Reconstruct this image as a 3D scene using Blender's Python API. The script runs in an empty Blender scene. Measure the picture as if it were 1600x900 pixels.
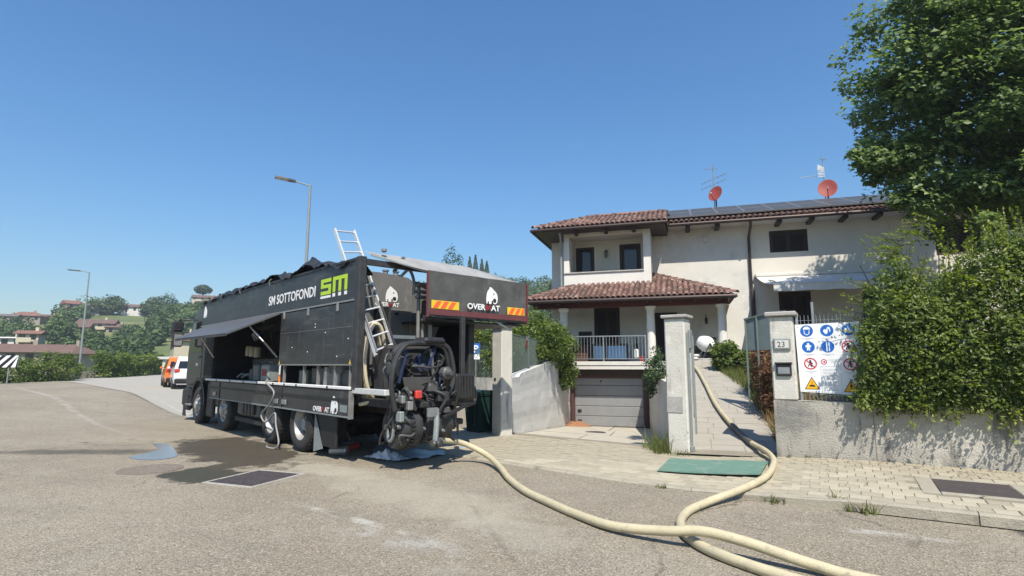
import bpy, bmesh, math, random
import numpy as np
from mathutils import Vector, Matrix, noise as mnoise

random.seed(11); RNG = np.random.default_rng(7)
scene = bpy.context.scene
COL = scene.collection
R = math.radians

# ------------------------------------------------------------------ camera
cam_data = bpy.data.cameras.new('camera')
cam_data.sensor_width = 36.0
cam_data.lens = 866.0 / 1600.0 * 36.0
cam_data.clip_end = 5000.0
cam = bpy.data.objects.new('camera', cam_data)
COL.objects.link(cam)
cam.location = (0, 0, 1.65)
cam.rotation_euler = (R(90 + 7.9), 0, R(107 - 90))
scene.camera = cam

# ------------------------------------------------------------------ sky and sun
SUN_EL, SUN_AZ = 53.5, -65.0          # azimuth of the sun measured from +X, degrees
world = bpy.data.worlds.new('World'); scene.world = world
world.use_nodes = True
wn = world.node_tree.nodes; wl = world.node_tree.links
wn.clear()
sky = wn.new('ShaderNodeTexSky'); sky.sky_type = 'NISHITA'; sky.sun_disc = False
sky.sun_elevation = R(SUN_EL); sky.sun_rotation = R(90 - SUN_AZ)
sky.altitude = 0; sky.air_density = 1.5; sky.dust_density = 0.8; sky.ozone_density = 10.0
bg = wn.new('ShaderNodeBackground'); bg.inputs[1].default_value = 0.115
wo = wn.new('ShaderNodeOutputWorld')
hs = wn.new('ShaderNodeHueSaturation'); hs.inputs['Saturation'].default_value = 1.12
wl.new(sky.outputs[0], hs.inputs['Color']); wl.new(hs.outputs[0], bg.inputs[0]); wl.new(bg.outputs[0], wo.inputs[0])

sun_data = bpy.data.lights.new('sun', 'SUN'); sun_data.energy = 4.9
sun_data.angle = R(0.53); sun_data.color = (1.0, 0.93, 0.82)
sun = bpy.data.objects.new('sun', sun_data); COL.objects.link(sun)
sd = Vector((math.cos(R(SUN_AZ)) * math.cos(R(SUN_EL)), math.sin(R(SUN_AZ)) * math.cos(R(SUN_EL)), math.sin(R(SUN_EL))))
sun.rotation_euler = sd.to_track_quat('Z', 'Y').to_euler()

vs = scene.view_settings
vs.view_transform = 'Standard'; vs.look = 'None'; vs.exposure = 0.42; vs.gamma = 1.0; vs.use_curve_mapping = False
scene.render.engine = 'CYCLES'
scene.cycles.max_bounces = 6; scene.cycles.diffuse_bounces = 3; scene.cycles.glossy_bounces = 3
scene.cycles.transmission_bounces = 4; scene.cycles.transparent_max_bounces = 8
scene.cycles.use_denoising = True
scene.cycles.caustics_reflective = False; scene.cycles.caustics_refractive = False

# ------------------------------------------------------------------ helpers
MAT = {}; ABS = {}
def nodes_of(m):
    m.use_nodes = True
    return m.node_tree.nodes, m.node_tree.links

def mat(name, col, rough=0.8, col2=None, scale=3.0, amount=0.5, bump=0.0, bscale=40.0, metal=0.0,
        stretch=(1, 1, 1), rand=0.0, spec=0.4, detail=6.0, sharp=0.0, spots=None, coords='Object', coat=0.0, world=False):
    """principled surface whose colour drifts between two real tones, with fine relief"""
    m = bpy.data.materials.new(name); n, l = nodes_of(m)
    b = n['Principled BSDF']
    b.inputs['Roughness'].default_value = rough; b.inputs['Metallic'].default_value = metal
    b.inputs['Specular IOR Level'].default_value = spec
    if coat: b.inputs['Coat Weight'].default_value = coat; b.inputs['Coat Roughness'].default_value = 0.08
    if world:
        g = n.new('ShaderNodeNewGeometry'); src = g.outputs['Position']
    else:
        tc = n.new('ShaderNodeTexCoord'); src = tc.outputs[coords]
    mp = n.new('ShaderNodeMapping'); mp.inputs['Scale'].default_value = stretch
    l.new(src, mp.inputs[0])
    c4 = (*col, 1.0)
    out = None
    if col2 is not None:
        nz = n.new('ShaderNodeTexNoise'); nz.inputs['Scale'].default_value = scale; nz.inputs['Detail'].default_value = detail
        nz.inputs['Roughness'].default_value = 0.65
        l.new(mp.outputs[0], nz.inputs['Vector'])
        rp = n.new('ShaderNodeMapRange'); k = 0.22 * (1 - sharp) + 0.02
        rp.inputs[1].default_value = 1 - amount - k; rp.inputs[2].default_value = 1 - amount + k
        l.new(nz.outputs[0], rp.inputs[0])
        mx = n.new('ShaderNodeMix'); mx.data_type = 'RGBA'
        mx.inputs[6].default_value = c4; mx.inputs[7].default_value = (*col2, 1.0)
        l.new(rp.outputs[0], mx.inputs[0]); out = mx.outputs[2]
    if spots is not None:                      # (colour, scale, threshold, (stretch))
        for (sc, ss, th, st) in spots:
            mp2 = n.new('ShaderNodeMapping'); mp2.inputs['Scale'].default_value = st
            mp2.inputs['Location'].default_value = (random.random() * 9, random.random() * 9, random.random() * 9)
            l.new(src, mp2.inputs[0])
            nz = n.new('ShaderNodeTexNoise'); nz.inputs['Scale'].default_value = ss; nz.inputs['Detail'].default_value = 7
            nz.inputs['Roughness'].default_value = 0.7
            l.new(mp2.outputs[0], nz.inputs['Vector'])
            rp = n.new('ShaderNodeMapRange'); rp.inputs[1].default_value = th; rp.inputs[2].default_value = th + 0.12
            l.new(nz.outputs[0], rp.inputs[0])
            mx = n.new('ShaderNodeMix'); mx.data_type = 'RGBA'
            if out is None: mx.inputs[6].default_value = c4
            else: l.new(out, mx.inputs[6])
            mx.inputs[7].default_value = (*sc, 1.0)
            l.new(rp.outputs[0], mx.inputs[0]); out = mx.outputs[2]
    if rand > 0:
        oi = n.new('ShaderNodeObjectInfo')
        hv = n.new('ShaderNodeHueSaturation')
        mr = n.new('ShaderNodeMapRange'); mr.inputs[3].default_value = 1 - rand; mr.inputs[4].default_value = 1 + rand
        l.new(oi.outputs['Random'], mr.inputs[0]); l.new(mr.outputs[0], hv.inputs['Value'])
        if out is None: hv.inputs['Color'].default_value = c4
        else: l.new(out, hv.inputs['Color'])
        out = hv.outputs[0]
    if out is None: b.inputs['Base Color'].default_value = c4
    else: l.new(out, b.inputs['Base Color'])
    if bump > 0:
        nb = n.new('ShaderNodeTexNoise'); nb.inputs['Scale'].default_value = bscale; nb.inputs['Detail'].default_value = 5
        l.new(mp.outputs[0], nb.inputs['Vector'])
        bp = n.new('ShaderNodeBump'); bp.inputs['Strength'].default_value = bump; bp.inputs['Distance'].default_value = 0.02
        l.new(nb.outputs[0], bp.inputs['Height']); l.new(bp.outputs[0], b.inputs['Normal'])
    MAT[name] = m
    return m

def leaf_mat(name, col, col2, col3=None, rough=0.5, trans=0.3):
    m = bpy.data.materials.new(name); n, l = nodes_of(m)
    b = n['Principled BSDF']; b.inputs['Roughness'].default_value = rough; b.inputs['Specular IOR Level'].default_value = 0.35
    at = n.new('ShaderNodeAttribute'); at.attribute_name = 'tone'
    rp = n.new('ShaderNodeValToRGB')
    e = rp.color_ramp.elements
    e[0].color = (*col, 1); e[1].color = (*col2, 1)
    if col3 is not None:
        x = e.new(0.93); x.color = (*col2, 1); e[-1].color = (*col3, 1)
    l.new(at.outputs['Fac'], rp.inputs[0]); l.new(rp.outputs[0], b.inputs['Base Color'])
    tr = n.new('ShaderNodeBsdfTranslucent')
    br = n.new('ShaderNodeHueSaturation'); br.inputs['Value'].default_value = 1.5; br.inputs['Saturation'].default_value = 1.15
    l.new(rp.outputs[0], br.inputs['Color']); l.new(br.outputs[0], tr.inputs[0])
    mx = n.new('ShaderNodeMixShader'); mx.inputs[0].default_value = trans
    l.new(b.outputs[0], mx.inputs[1]); l.new(tr.outputs[0], mx.inputs[2])
    l.new(mx.outputs[0], n['Material Output'].inputs[0])
    MAT[name] = m
    return m

def tag(o, label=None, cat=None, group=None, kind=None):
    if label: o['label'] = label
    if cat: o['category'] = cat
    if group: o['group'] = group
    if kind: o['kind'] = kind
    return o

def thing(name, label, cat, loc=(0, 0, 0), rz=0.0, group=None):
    o = bpy.data.objects.new(name, None); COL.objects.link(o)
    o.empty_display_size = 0.2
    o.location = loc; o.rotation_euler = (0, 0, rz)
    return tag(o, label, cat, group)

def link(name, me, material=None, parent=None, loc=None, rot=None):
    o = bpy.data.objects.new(name, me); COL.objects.link(o)
    if material is not None and len(me.materials) == 0:
        me.materials.append(MAT[material] if isinstance(material, str) else material)
    if parent is not None:
        o.parent = parent
        if parent.name in ABS: o.matrix_parent_inverse = ABS[parent.name]
    if loc is not None: o.location = loc
    if rot is not None: o.rotation_euler = rot
    return o

def abs_thing(*a, **k):
    """a thing whose parts are given in world coordinates"""
    t = thing(*a, **k)
    ABS[t.name] = (Matrix.Translation(t.location) @ Matrix.Rotation(t.rotation_euler[2], 4, 'Z')).inverted()
    return t

def copy_tree(o, parent=None):
    c = o.copy(); COL.objects.link(c); c.parent = parent
    for ch in list(o.children): copy_tree(ch, c)
    return c

class MB:
    """collects boxes, tubes, lathes and prisms into ONE mesh"""
    def __init__(s): s.v = []; s.f = []; s.mi = []; s.cur = 0; s.mats = []
    def use(s, m):
        m = MAT[m] if isinstance(m, str) else m
        if m not in s.mats: s.mats.append(m)
        s.cur = s.mats.index(m); return s
    def add(s, vs, fs):
        b = len(s.v); s.v += [tuple(p) for p in vs]; s.f += [tuple(i + b for i in f) for f in fs]; s.mi += [s.cur] * len(fs)
        return s
    def box(s, x0, x1, y0, y1, z0, z1, M=None):
        p = [(x0, y0, z0), (x1, y0, z0), (x1, y1, z0), (x0, y1, z0), (x0, y0, z1), (x1, y0, z1), (x1, y1, z1), (x0, y1, z1)]
        if M is not None: p = [tuple(M @ Vector(q)) for q in p]
        return s.add(p, [(0, 3, 2, 1), (4, 5, 6, 7), (0, 1, 5, 4), (1, 2, 6, 5), (2, 3, 7, 6), (3, 0, 4, 7)])
    def bbox(s, x0, x1, y0, y1, z0, z1, b=0.02, M=None):
        """box with chamfered edges"""
        x0, x1 = min(x0, x1), max(x0, x1); y0, y1 = min(y0, y1), max(y0, y1); z0, z1 = min(z0, z1), max(z0, z1)
        b = min(b, (x1 - x0) * .45, (y1 - y0) * .45, (z1 - z0) * .45)
        bm = bmesh.new(); bmesh.ops.create_cube(bm, size=1.0)
        for q in bm.verts: q.co = Vector(((x0 + x1) / 2 + q.co.x * (x1 - x0), (y0 + y1) / 2 + q.co.y * (y1 - y0), (z0 + z1) / 2 + q.co.z * (z1 - z0)))
        bmesh.ops.bevel(bm, geom=list(bm.edges), offset=b, segments=1, affect='EDGES')
        bm.verts.index_update()
        p = [(M @ q.co if M is not None else q.co.copy()) for q in bm.verts]
        fs = [[q.index for q in f.verts] for f in bm.faces]; bm.free()
        return s.add(p, fs)
    def obox(s, c, half, M3):
        """box at c with rotation matrix M3 (columns = axes)"""
        M = Matrix.Translation(Vector(c)) @ M3.to_4x4()
        return s.box(-half[0], half[0], -half[1], half[1], -half[2], half[2], M)
    def bar(s, a, b, w, h=None, up=(0, 0, 1)):
        h = w if h is None else h
        a = Vector(a); b = Vector(b); d = b - a; L = d.length
        if L < 1e-6: return s
        d.normalize(); u = Vector(up)
        if abs(d.dot(u)) > 0.98: u = Vector((1, 0, 0)) if abs(d.x) < .9 else Vector((0, 1, 0))
        x = d.cross(u).normalized(); y = x.cross(d)
        p = []
        for t in (a, b):
            for (i, j) in ((-1, -1), (1, -1), (1, 1), (-1, 1)): p.append(tuple(t + x * (i * w / 2) + y * (j * h / 2)))
        return s.add(p, [(3, 2, 1, 0), (4, 5, 6, 7), (0, 1, 5, 4), (1, 2, 6, 5), (2, 3, 7, 6), (3, 0, 4, 7)])
    def tube(s, pts, r, seg=8, cap=True):
        pts = [Vector(p) for p in pts]; n = len(pts)
        rr = r if isinstance(r, (list, tuple)) else [r] * n
        t0 = (pts[1] - pts[0]).normalized()
        u = Vector((0, 0, 1)) if abs(t0.z) < 0.9 else Vector((1, 0, 0))
        x = t0.cross(u).normalized()
        vs = []
        for i in range(n):
            t = (pts[min(i + 1, n - 1)] - pts[max(i - 1, 0)])
            if t.length < 1e-9: t = t0.copy()
            t.normalize()
            x = (x - t * x.dot(t))
            if x.length < 1e-6: x = t.orthogonal()
            x.normalize(); y = t.cross(x)
            for k in range(seg):
                a = 2 * math.pi * k / seg
                vs.append(tuple(pts[i] + (x * math.cos(a) + y * math.sin(a)) * rr[i]))
        fs = []
        for i in range(n - 1):
            for k in range(seg):
                k2 = (k + 1) % seg
                fs.append((i * seg + k, i * seg + k2, (i + 1) * seg + k2, (i + 1) * seg + k))
        if cap:
            fs.append(tuple(reversed(range(seg)))); fs.append(tuple((n - 1) * seg + k for k in range(seg)))
        return s.add(vs, fs)
    def cyl(s, a, b, r, seg=16): return s.tube([a, b], r, seg)
    def lathe(s, prof, seg=24, M=None, close=False, caps=True):
        """prof = [(radius, height)] about local z"""
        vs = []; n = len(prof)
        for (r, h) in prof:
            for k in range(seg):
                a = 2 * math.pi * k / seg
                p = Vector((r * math.cos(a), r * math.sin(a), h)); vs.append(tuple(M @ p if M is not None else p))
        fs = []
        m = n if close else n - 1
        for i in range(m):
            j = (i + 1) % n
            for k in range(seg):
                k2 = (k + 1) % seg; fs.append((i * seg + k, i * seg + k2, j * seg + k2, j * seg + k))
        if not close and caps:
            if prof[0][0] > 1e-4: fs.append(tuple(reversed(range(seg))))
            if prof[-1][0] > 1e-4: fs.append(tuple((n - 1) * seg + k for k in range(seg)))
        return s.add(vs, fs)
    def prism(s, poly, z0, z1, M=None):
        n = len(poly)
        p = [Vector((a, b, z0)) for a, b in poly] + [Vector((a, b, z1)) for a, b in poly]
        if M is not None: p = [M @ q for q in p]
        fs = [tuple(reversed(range(n))), tuple(range(n, 2 * n))]
        for i in range(n): j = (i + 1) % n; fs.append((i, j, n + j, n + i))
        return s.add(p, fs)
    def quad(s, a, b, c, d): return s.add([a, b, c, d], [(0, 1, 2, 3)])
    def mesh(s, name):
        me = bpy.data.meshes.new(name); me.from_pydata(s.v, [], s.f)
        for m in s.mats: me.materials.append(m)
        if len(s.mats) > 1: me.polygons.foreach_set('material_index', s.mi)
        return me
    def build(s, name, material=None, parent=None, smooth=False, loc=None, rot=None, fix=False, angle=40):
        me = s.mesh(name)
        if fix or True:
            bm = bmesh.new(); bm.from_mesh(me); bmesh.ops.recalc_face_normals(bm, faces=bm.faces); bm.to_mesh(me); bm.free()
        if smooth:
            me.polygons.foreach_set('use_smooth', [True] * len(me.polygons))
            try: me.set_sharp_from_angle(angle=R(angle))
            except Exception: pass
        return link(name, me, material, parent, loc, rot)

def frame(origin, xdir, ydir):
    """matrix mapping local xy(z) onto a plane: x along xdir, y along ydir"""
    x = Vector(xdir).normalized(); y = Vector(ydir).normalized(); z = x.cross(y).normalized(); y = z.cross(x)
    M = Matrix((x, y, z)).transposed().to_4x4(); M.translation = Vector(origin)
    return M

def text_mesh(txt, size, M, depth=0.004, material=None, name='lettering', parent=None, bold=0.0, xs=1.0, align='LEFT', spacing=1.0):
    cu = bpy.data.curves.new('t', 'FONT'); cu.body = txt; cu.size = size; cu.extrude = depth / 2; cu.offset = bold
    cu.align_x = align; cu.space_character = spacing; cu.resolution_u = 3
    o = bpy.data.objects.new('t', cu); COL.objects.link(o)
    dg = bpy.context.evaluated_depsgraph_get()
    me = bpy.data.meshes.new_from_object(o.evaluated_get(dg)); bpy.data.objects.remove(o); bpy.data.curves.remove(cu)
    me.name = name
    me.transform(Matrix.Diagonal((xs, 1, 1, 1))); me.transform(M); me.materials.clear()
    return link(name, me, material, parent)

def np_mesh(name, verts, quads=None, tris=None, attr=None, smooth=False):
    me = bpy.data.meshes.new(name)
    verts = np.asarray(verts, np.float32)
    me.vertices.add(len(verts)); me.vertices.foreach_set('co', verts.ravel())
    f = quads if quads is not None else tris
    k = f.shape[1]
    me.loops.add(f.size); me.loops.foreach_set('vertex_index', f.astype(np.int32).ravel())
    me.polygons.add(len(f)); me.polygons.foreach_set('loop_start', np.arange(0, f.size, k, dtype=np.int32))
    me.update(calc_edges=True)
    if attr is not None:
        a = me.attributes.new('tone', 'FLOAT', 'FACE'); a.data.foreach_set('value', attr.astype(np.float32))
    if smooth: me.polygons.foreach_set('use_smooth', [True] * len(me.polygons))
    me.validate()
    return me

def leaf_mesh(name, pts, nrm, size, rng, aspect=0.55, jitter=0.6, tone=None, droop=0.3):
    """one mesh of folded leaf blades: each a pair of triangles on a midrib"""
    n = len(pts)
    nrm = nrm + rng.normal(0, jitter, (n, 3)); nrm /= np.linalg.norm(nrm, axis=1, keepdims=True) + 1e-9
    d = rng.normal(0, 1, (n, 3)); d[:, 2] -= droop
    d -= nrm * np.sum(d * nrm, 1, keepdims=True); d /= np.linalg.norm(d, axis=1, keepdims=True) + 1e-9
    w = np.cross(nrm, d)
    L = (size * rng.uniform(0.42, 1.38, n))[:, None]; W = L * aspect
    base = pts - d * L * 0.5; tip = pts + d * L * 0.5
    a = pts + w * W * 0.5 + nrm * W * 0.22 - d * L * .06; b = pts - w * W * 0.5 + nrm * W * 0.22 - d * L * .06
    V = np.stack([base, a, tip, b], 1).reshape(-1, 3)
    i = np.arange(n) * 4
    T = np.concatenate([np.stack([i, i + 2, i + 1], 1), np.stack([i, i + 3, i + 2], 1)], 0)
    tn = rng.uniform(0, 1, n) if tone is None else np.clip(tone + rng.normal(0, 0.16, n), 0, 1)
    return np_mesh(name, V, tris=T, attr=np.concatenate([tn, tn]))

def smoothstep(a, b, x):
    t = np.clip((x - a) / (b - a), 0, 1); return t * t * (3 - 2 * t)

def spline(pts, n=8):
    """Catmull-Rom through pts"""
    P = [Vector(p) for p in pts]; P = [P[0] * 2 - P[1]] + P + [P[-1] * 2 - P[-2]]
    out = []
    for i in range(1, len(P) - 2):
        for k in range(n):
            t = k / n; a, b, c, d = P[i - 1], P[i], P[i + 1], P[i + 2]
            out.append(0.5 * ((2 * b) + (c - a) * t + (2 * a - 5 * b + 4 * c - d) * t * t + (3 * b - a - 3 * c + d) * t ** 3))
    out.append(P[-2]); return out

# ------------------------------------------------------------------ materials
mat('concrete', (0.62, 0.60, 0.53), 0.9, (0.50, 0.475, 0.42), 1.6, 0.5, 0.35, 30, spots=[((0.70, 0.68, 0.61), 3, 0.56, (1, 1, 1)), ((0.30, 0.285, 0.26), 1.8, 0.56, (3.5, 3.5, 0.45)), ((0.26, 0.245, 0.22), 6, 0.60, (1.5, 1.5, 1)), ((0.20, 0.19, 0.175), 14, 0.66, (1, 1, 1))])
mat('old_concrete', (0.36, 0.335, 0.29), 0.95, (0.25, 0.235, 0.205), 2.2, 0.5, 0.7, 55, spots=[((0.12, 0.115, 0.108), 1.5, 0.60, (1.6, 1.6, 1.0)), ((0.46, 0.43, 0.37), 4, 0.6, (1, 1, 2))])
mat('cap_stone', (0.42, 0.40, 0.37), 0.9, (0.25, 0.24, 0.22), 8, 0.4, 0.3, 40)
mat('plaster', (0.67, 0.635, 0.565), 0.9, (0.60, 0.565, 0.50), 1.0, 0.45, 0.12, 60, spots=[((0.52, 0.49, 0.43), 1.2, 0.60, (2.5, 2.5, .35))])
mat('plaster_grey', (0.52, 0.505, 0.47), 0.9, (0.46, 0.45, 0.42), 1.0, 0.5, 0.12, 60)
mat('plaster_white', (0.70, 0.68, 0.63), 0.9, (0.63, 0.60, 0.55), 1.5, 0.4, 0.1, 60)
mat('plaster_patch', (0.70, 0.675, 0.61), 0.9, (0.58, 0.565, 0.51), 0.9, 0.5, 0.12, 60, detail=8, spots=[((0.52, 0.515, 0.475), 0.8, 0.54, (1, 1, 1.4)), ((0.74, 0.715, 0.65), 0.7, 0.56, (1, 1, 1))])
mat('dark_wood', (0.035, 0.024, 0.02), 0.6, (0.055, 0.038, 0.03), 12, 0.4, stretch=(6, 6, 0.6))
mat('shutter', (0.028, 0.021, 0.02), 0.65, (0.04, 0.03, 0.028), 10, 0.4)
mat('beam_red', (0.13, 0.035, 0.028), 0.7, (0.09, 0.03, 0.025), 6, 0.5)
mat('tile', (0.215, 0.115, 0.085), 0.85, (0.145, 0.09, 0.075), 4, 0.5, 0.25, 50, rand=0.45, spots=[((0.33, 0.265, 0.22), 3.5, 0.54, (1, 1, 1)), ((0.10, 0.08, 0.07), 8, 0.60, (1, 1, 1))], world=True)
mat('tile_bed', (0.13, 0.07, 0.055), 0.95, (0.08, 0.05, 0.04), 6, 0.5)
mat('copper', (0.05, 0.038, 0.035), 0.5, (0.075, 0.05, 0.045), 9, 0.4, metal=0.4)
mat('glass_dark', (0.012, 0.014, 0.017), 0.08, spec=0.6)
mat('solar', (0.05, 0.054, 0.06), 0.5, (0.075, 0.08, 0.083), 2.0, 0.5, spec=0.3)
mat('alu', (0.74, 0.74, 0.72), 0.42, (0.60, 0.60, 0.58), 14, 0.4, metal=0.45)
mat('galv', (0.42, 0.43, 0.43), 0.45, (0.30, 0.31, 0.31), 10, 0.5, metal=0.75)
mat('galv_dull', (0.30, 0.33, 0.32), 0.6, (0.22, 0.245, 0.24), 10, 0.5, metal=0.3)
mat('white_paint', (0.72, 0.72, 0.70), 0.5, (0.62, 0.61, 0.58), 5, 0.3)
mat('cream_paint', (0.62, 0.60, 0.55), 0.6, (0.5, 0.48, 0.43), 6, 0.35)
mat('awning', (0.66, 0.655, 0.63), 0.85, (0.56, 0.55, 0.52), 3, 0.4)
mat('black_paint', (0.018, 0.019, 0.022), 0.34, (0.038, 0.038, 0.039), 2.5, 0.42, 0.05, 4, spots=[((0.10, 0.098, 0.092), 9, 0.66, (1, 1, 1))])
mat('black_panel', (0.020, 0.021, 0.024), 0.42, (0.050, 0.050, 0.051), 1.6, 0.42, 0.08, 3, stretch=(0.6, 1, 2.0), spots=[((0.075, 0.073, 0.067), 2.2, 0.56, (0.5, 1, 3)), ((0.15, 0.145, 0.13), 18, 0.64, (1, 1, 1)), ((0.10, 0.096, 0.086), 3.0, 0.57, (3, 3, .4))])
mat('black_tarp', (0.017, 0.017, 0.019), 0.48, (0.05, 0.05, 0.052), 5, 0.4, 0.6, 9)
mat('grey_tarp', (0.105, 0.103, 0.098), 0.7, (0.058, 0.058, 0.057), 3.0, 0.5, 0.6, 6, spots=[((0.16, 0.155, 0.145), 4, 0.60, (1, 1, .5))])
mat('tarp_top', (0.34, 0.335, 0.32), 0.6, (0.24, 0.235, 0.225), 3.0, 0.5, 0.3, 7)
mat('tarp_red', (0.16, 0.045, 0.05), 0.7, (0.10, 0.035, 0.038), 6, 0.5)
mat('black_plastic', (0.014, 0.014, 0.015), 0.55, (0.03, 0.03, 0.03), 6, 0.4)
mat('rubber', (0.020, 0.020, 0.020), 0.85, (0.06, 0.057, 0.052), 4, 0.45, 0.3, 60)
mat('chassis', (0.018, 0.018, 0.018), 0.7, (0.05, 0.047, 0.043), 5, 0.45)
mat('grey_steel', (0.125, 0.125, 0.12), 0.5, (0.085, 0.085, 0.082), 2.5, 0.5, metal=0.3, spots=[((0.26, 0.25, 0.235), 5, 0.64, (1, 1, 0.5))])
mat('dark_steel', (0.035, 0.036, 0.037), 0.5, (0.075, 0.073, 0.07), 7, 0.42, metal=0.3)
mat('pale_steel', (0.34, 0.335, 0.32), 0.5, (0.20, 0.195, 0.185), 8, 0.5, metal=0.4)
mat('rim_alu', (0.46, 0.45, 0.43), 0.5, (0.30, 0.285, 0.26), 7, 0.45, metal=0.35)
mat('bin_grey', (0.19, 0.188, 0.178), 0.55, (0.14, 0.138, 0.13), 2.0, 0.5, metal=0.1, spots=[((0.28, 0.27, 0.25), 4, 0.60, (1, 1, 0.4))])
mat('hose_blue', (0.012, 0.022, 0.06), 0.5)
mat('hatch_sunlit', (0.075, 0.077, 0.08), 0.5, (0.105, 0.106, 0.107), 2.0, 0.45, spots=[((0.16, 0.158, 0.15), 3, 0.62, (1, 1, 1))])  # black hatch paint lightened to carry the sun on its upper face
mat('rim_dark', (0.10, 0.10, 0.098), 0.5, (0.2, 0.195, 0.19), 8, 0.45, metal=0.4)
mat('logo_white', (0.78, 0.78, 0.77), 0.6)
mat('logo_green', (0.42, 0.62, 0.035), 0.55)
mat('logo_red', (0.26, 0.03, 0.035), 0.6)
mat('reflex_red', (0.85, 0.13, 0.05), 0.45)
mat('reflex_yellow', (0.72, 0.50, 0.03), 0.45)
mat('orange_lens', (0.85, 0.22, 0.01), 0.25)
mat('red_plastic', (0.55, 0.05, 0.035), 0.4, (0.4, 0.05, 0.04), 8, 0.4)
mat('can_grey', (0.15, 0.16, 0.17), 0.6, (0.10, 0.105, 0.11), 6, 0.4)
mat('filter_cream', (0.42, 0.40, 0.33), 0.5)
mat('hose_cream', (0.57, 0.50, 0.32), 0.62, (0.42, 0.37, 0.25), 5, 0.45, 0.3, 90, stretch=(1, 1, 1), spots=[((0.30, 0.265, 0.19), 9, 0.58, (1, 1, 1)), ((0.15, 0.135, 0.10), 26, 0.66, (1, 1, 1)), ((0.62, 0.57, 0.42), 14, 0.64, (1, 1, 1))])
mat('hose_dark', (0.09, 0.088, 0.085), 0.6, (0.16, 0.15, 0.14), 12, 0.4)
mat('cable_grey', (0.28, 0.275, 0.26), 0.6)
mat('plastic_sheet', (0.30, 0.36, 0.40), 0.35, (0.42, 0.47, 0.50), 5, 0.45, 0.5, 14)
mat('white_sheet', (0.68, 0.69, 0.70), 0.4, (0.55, 0.57, 0.58), 8, 0.4, 0.5, 14)
mat('bin_green', (0.012, 0.035, 0.028), 0.45, (0.02, 0.05, 0.04), 8, 0.4)
mat('mat_green', (0.115, 0.225, 0.17), 0.9, (0.15, 0.255, 0.20), 7, 0.45, 0.5, 160, spots=[((0.24, 0.29, 0.23), 4, 0.54, (1, 1, 1)), ((0.10, 0.17, 0.13), 9, 0.62, (1, 1, 1))])
mat('fence_green', (0.10, 0.145, 0.125), 0.6, (0.17, 0.19, 0.17), 12, 0.45, metal=0.2)
mat('gate_teal', (0.17, 0.21, 0.205), 0.55, (0.12, 0.15, 0.148), 5, 0.45, metal=0.2)
mat('sign_white', (0.78, 0.79, 0.80), 0.45)
mat('sign_blue', (0.012, 0.12, 0.46), 0.45)
mat('sign_red', (0.55, 0.03, 0.06), 0.45)
mat('sign_yellow', (0.80, 0.42, 0.01), 0.45)
mat('sign_black', (0.015, 0.015, 0.016), 0.5)
mat('print_grey', (0.42, 0.43, 0.45), 0.6)
mat('dish_red', (0.30, 0.055, 0.042), 0.6, (0.23, 0.045, 0.035), 4, 0.4)
mat('rust_grate', (0.06, 0.05, 0.052), 0.7, (0.11, 0.095, 0.095), 12, 0.45, 0.6, 60)
mat('wet_asphalt', (0.045, 0.04, 0.033), 0.35)
mat('bark', (0.10, 0.08, 0.06), 0.95, (0.06, 0.05, 0.04), 5, 0.5, 0.8, 20, stretch=(3, 3, 0.5))
mat('soil', (0.20, 0.15, 0.10), 1.0, (0.13, 0.10, 0.07), 2, 0.5, 0.8, 20, spots=[((0.17, 0.17, 0.06), 1.5, 0.52, (1, 1, 1))])
mat('brown_box', (0.10, 0.045, 0.03), 0.7, (0.07, 0.035, 0.025), 8, 0.4)
mat('blue_panel', (0.16, 0.36, 0.60), 0.5, (0.28, 0.46, 0.66), 2.5, 0.45)
mat('garage_panel', (0.30, 0.305, 0.31), 0.5, (0.24, 0.245, 0.25), 3, 0.5, metal=0.25)
mat('garage_frame', (0.10, 0.038, 0.03), 0.6, (0.07, 0.03, 0.025), 9, 0.4)
mat('dark_void', (0.02, 0.018, 0.017), 0.9)
# ================================================================== GROUND, ROAD, PAVEMENT
def gz(x, y=0.0):
    """height of the road and parking lot: flat by the house, a gentle rise towards the far lot"""
    return 0.46 * smoothstep(15.5, 24.0, -np.asarray(x, float)) + 0.05 * smoothstep(24, 60, -np.asarray(x, float))

def in_poly(x, y, poly):
    c = False; n = len(poly); j = n - 1
    for i in range(n):
        xi, yi = poly[i]; xj, yj = poly[j]
        if (yi > y) != (yj > y) and x < (xj - xi) * (y - yi) / (yj - yi) + xi: c = not c
        j = i
    return c

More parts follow.
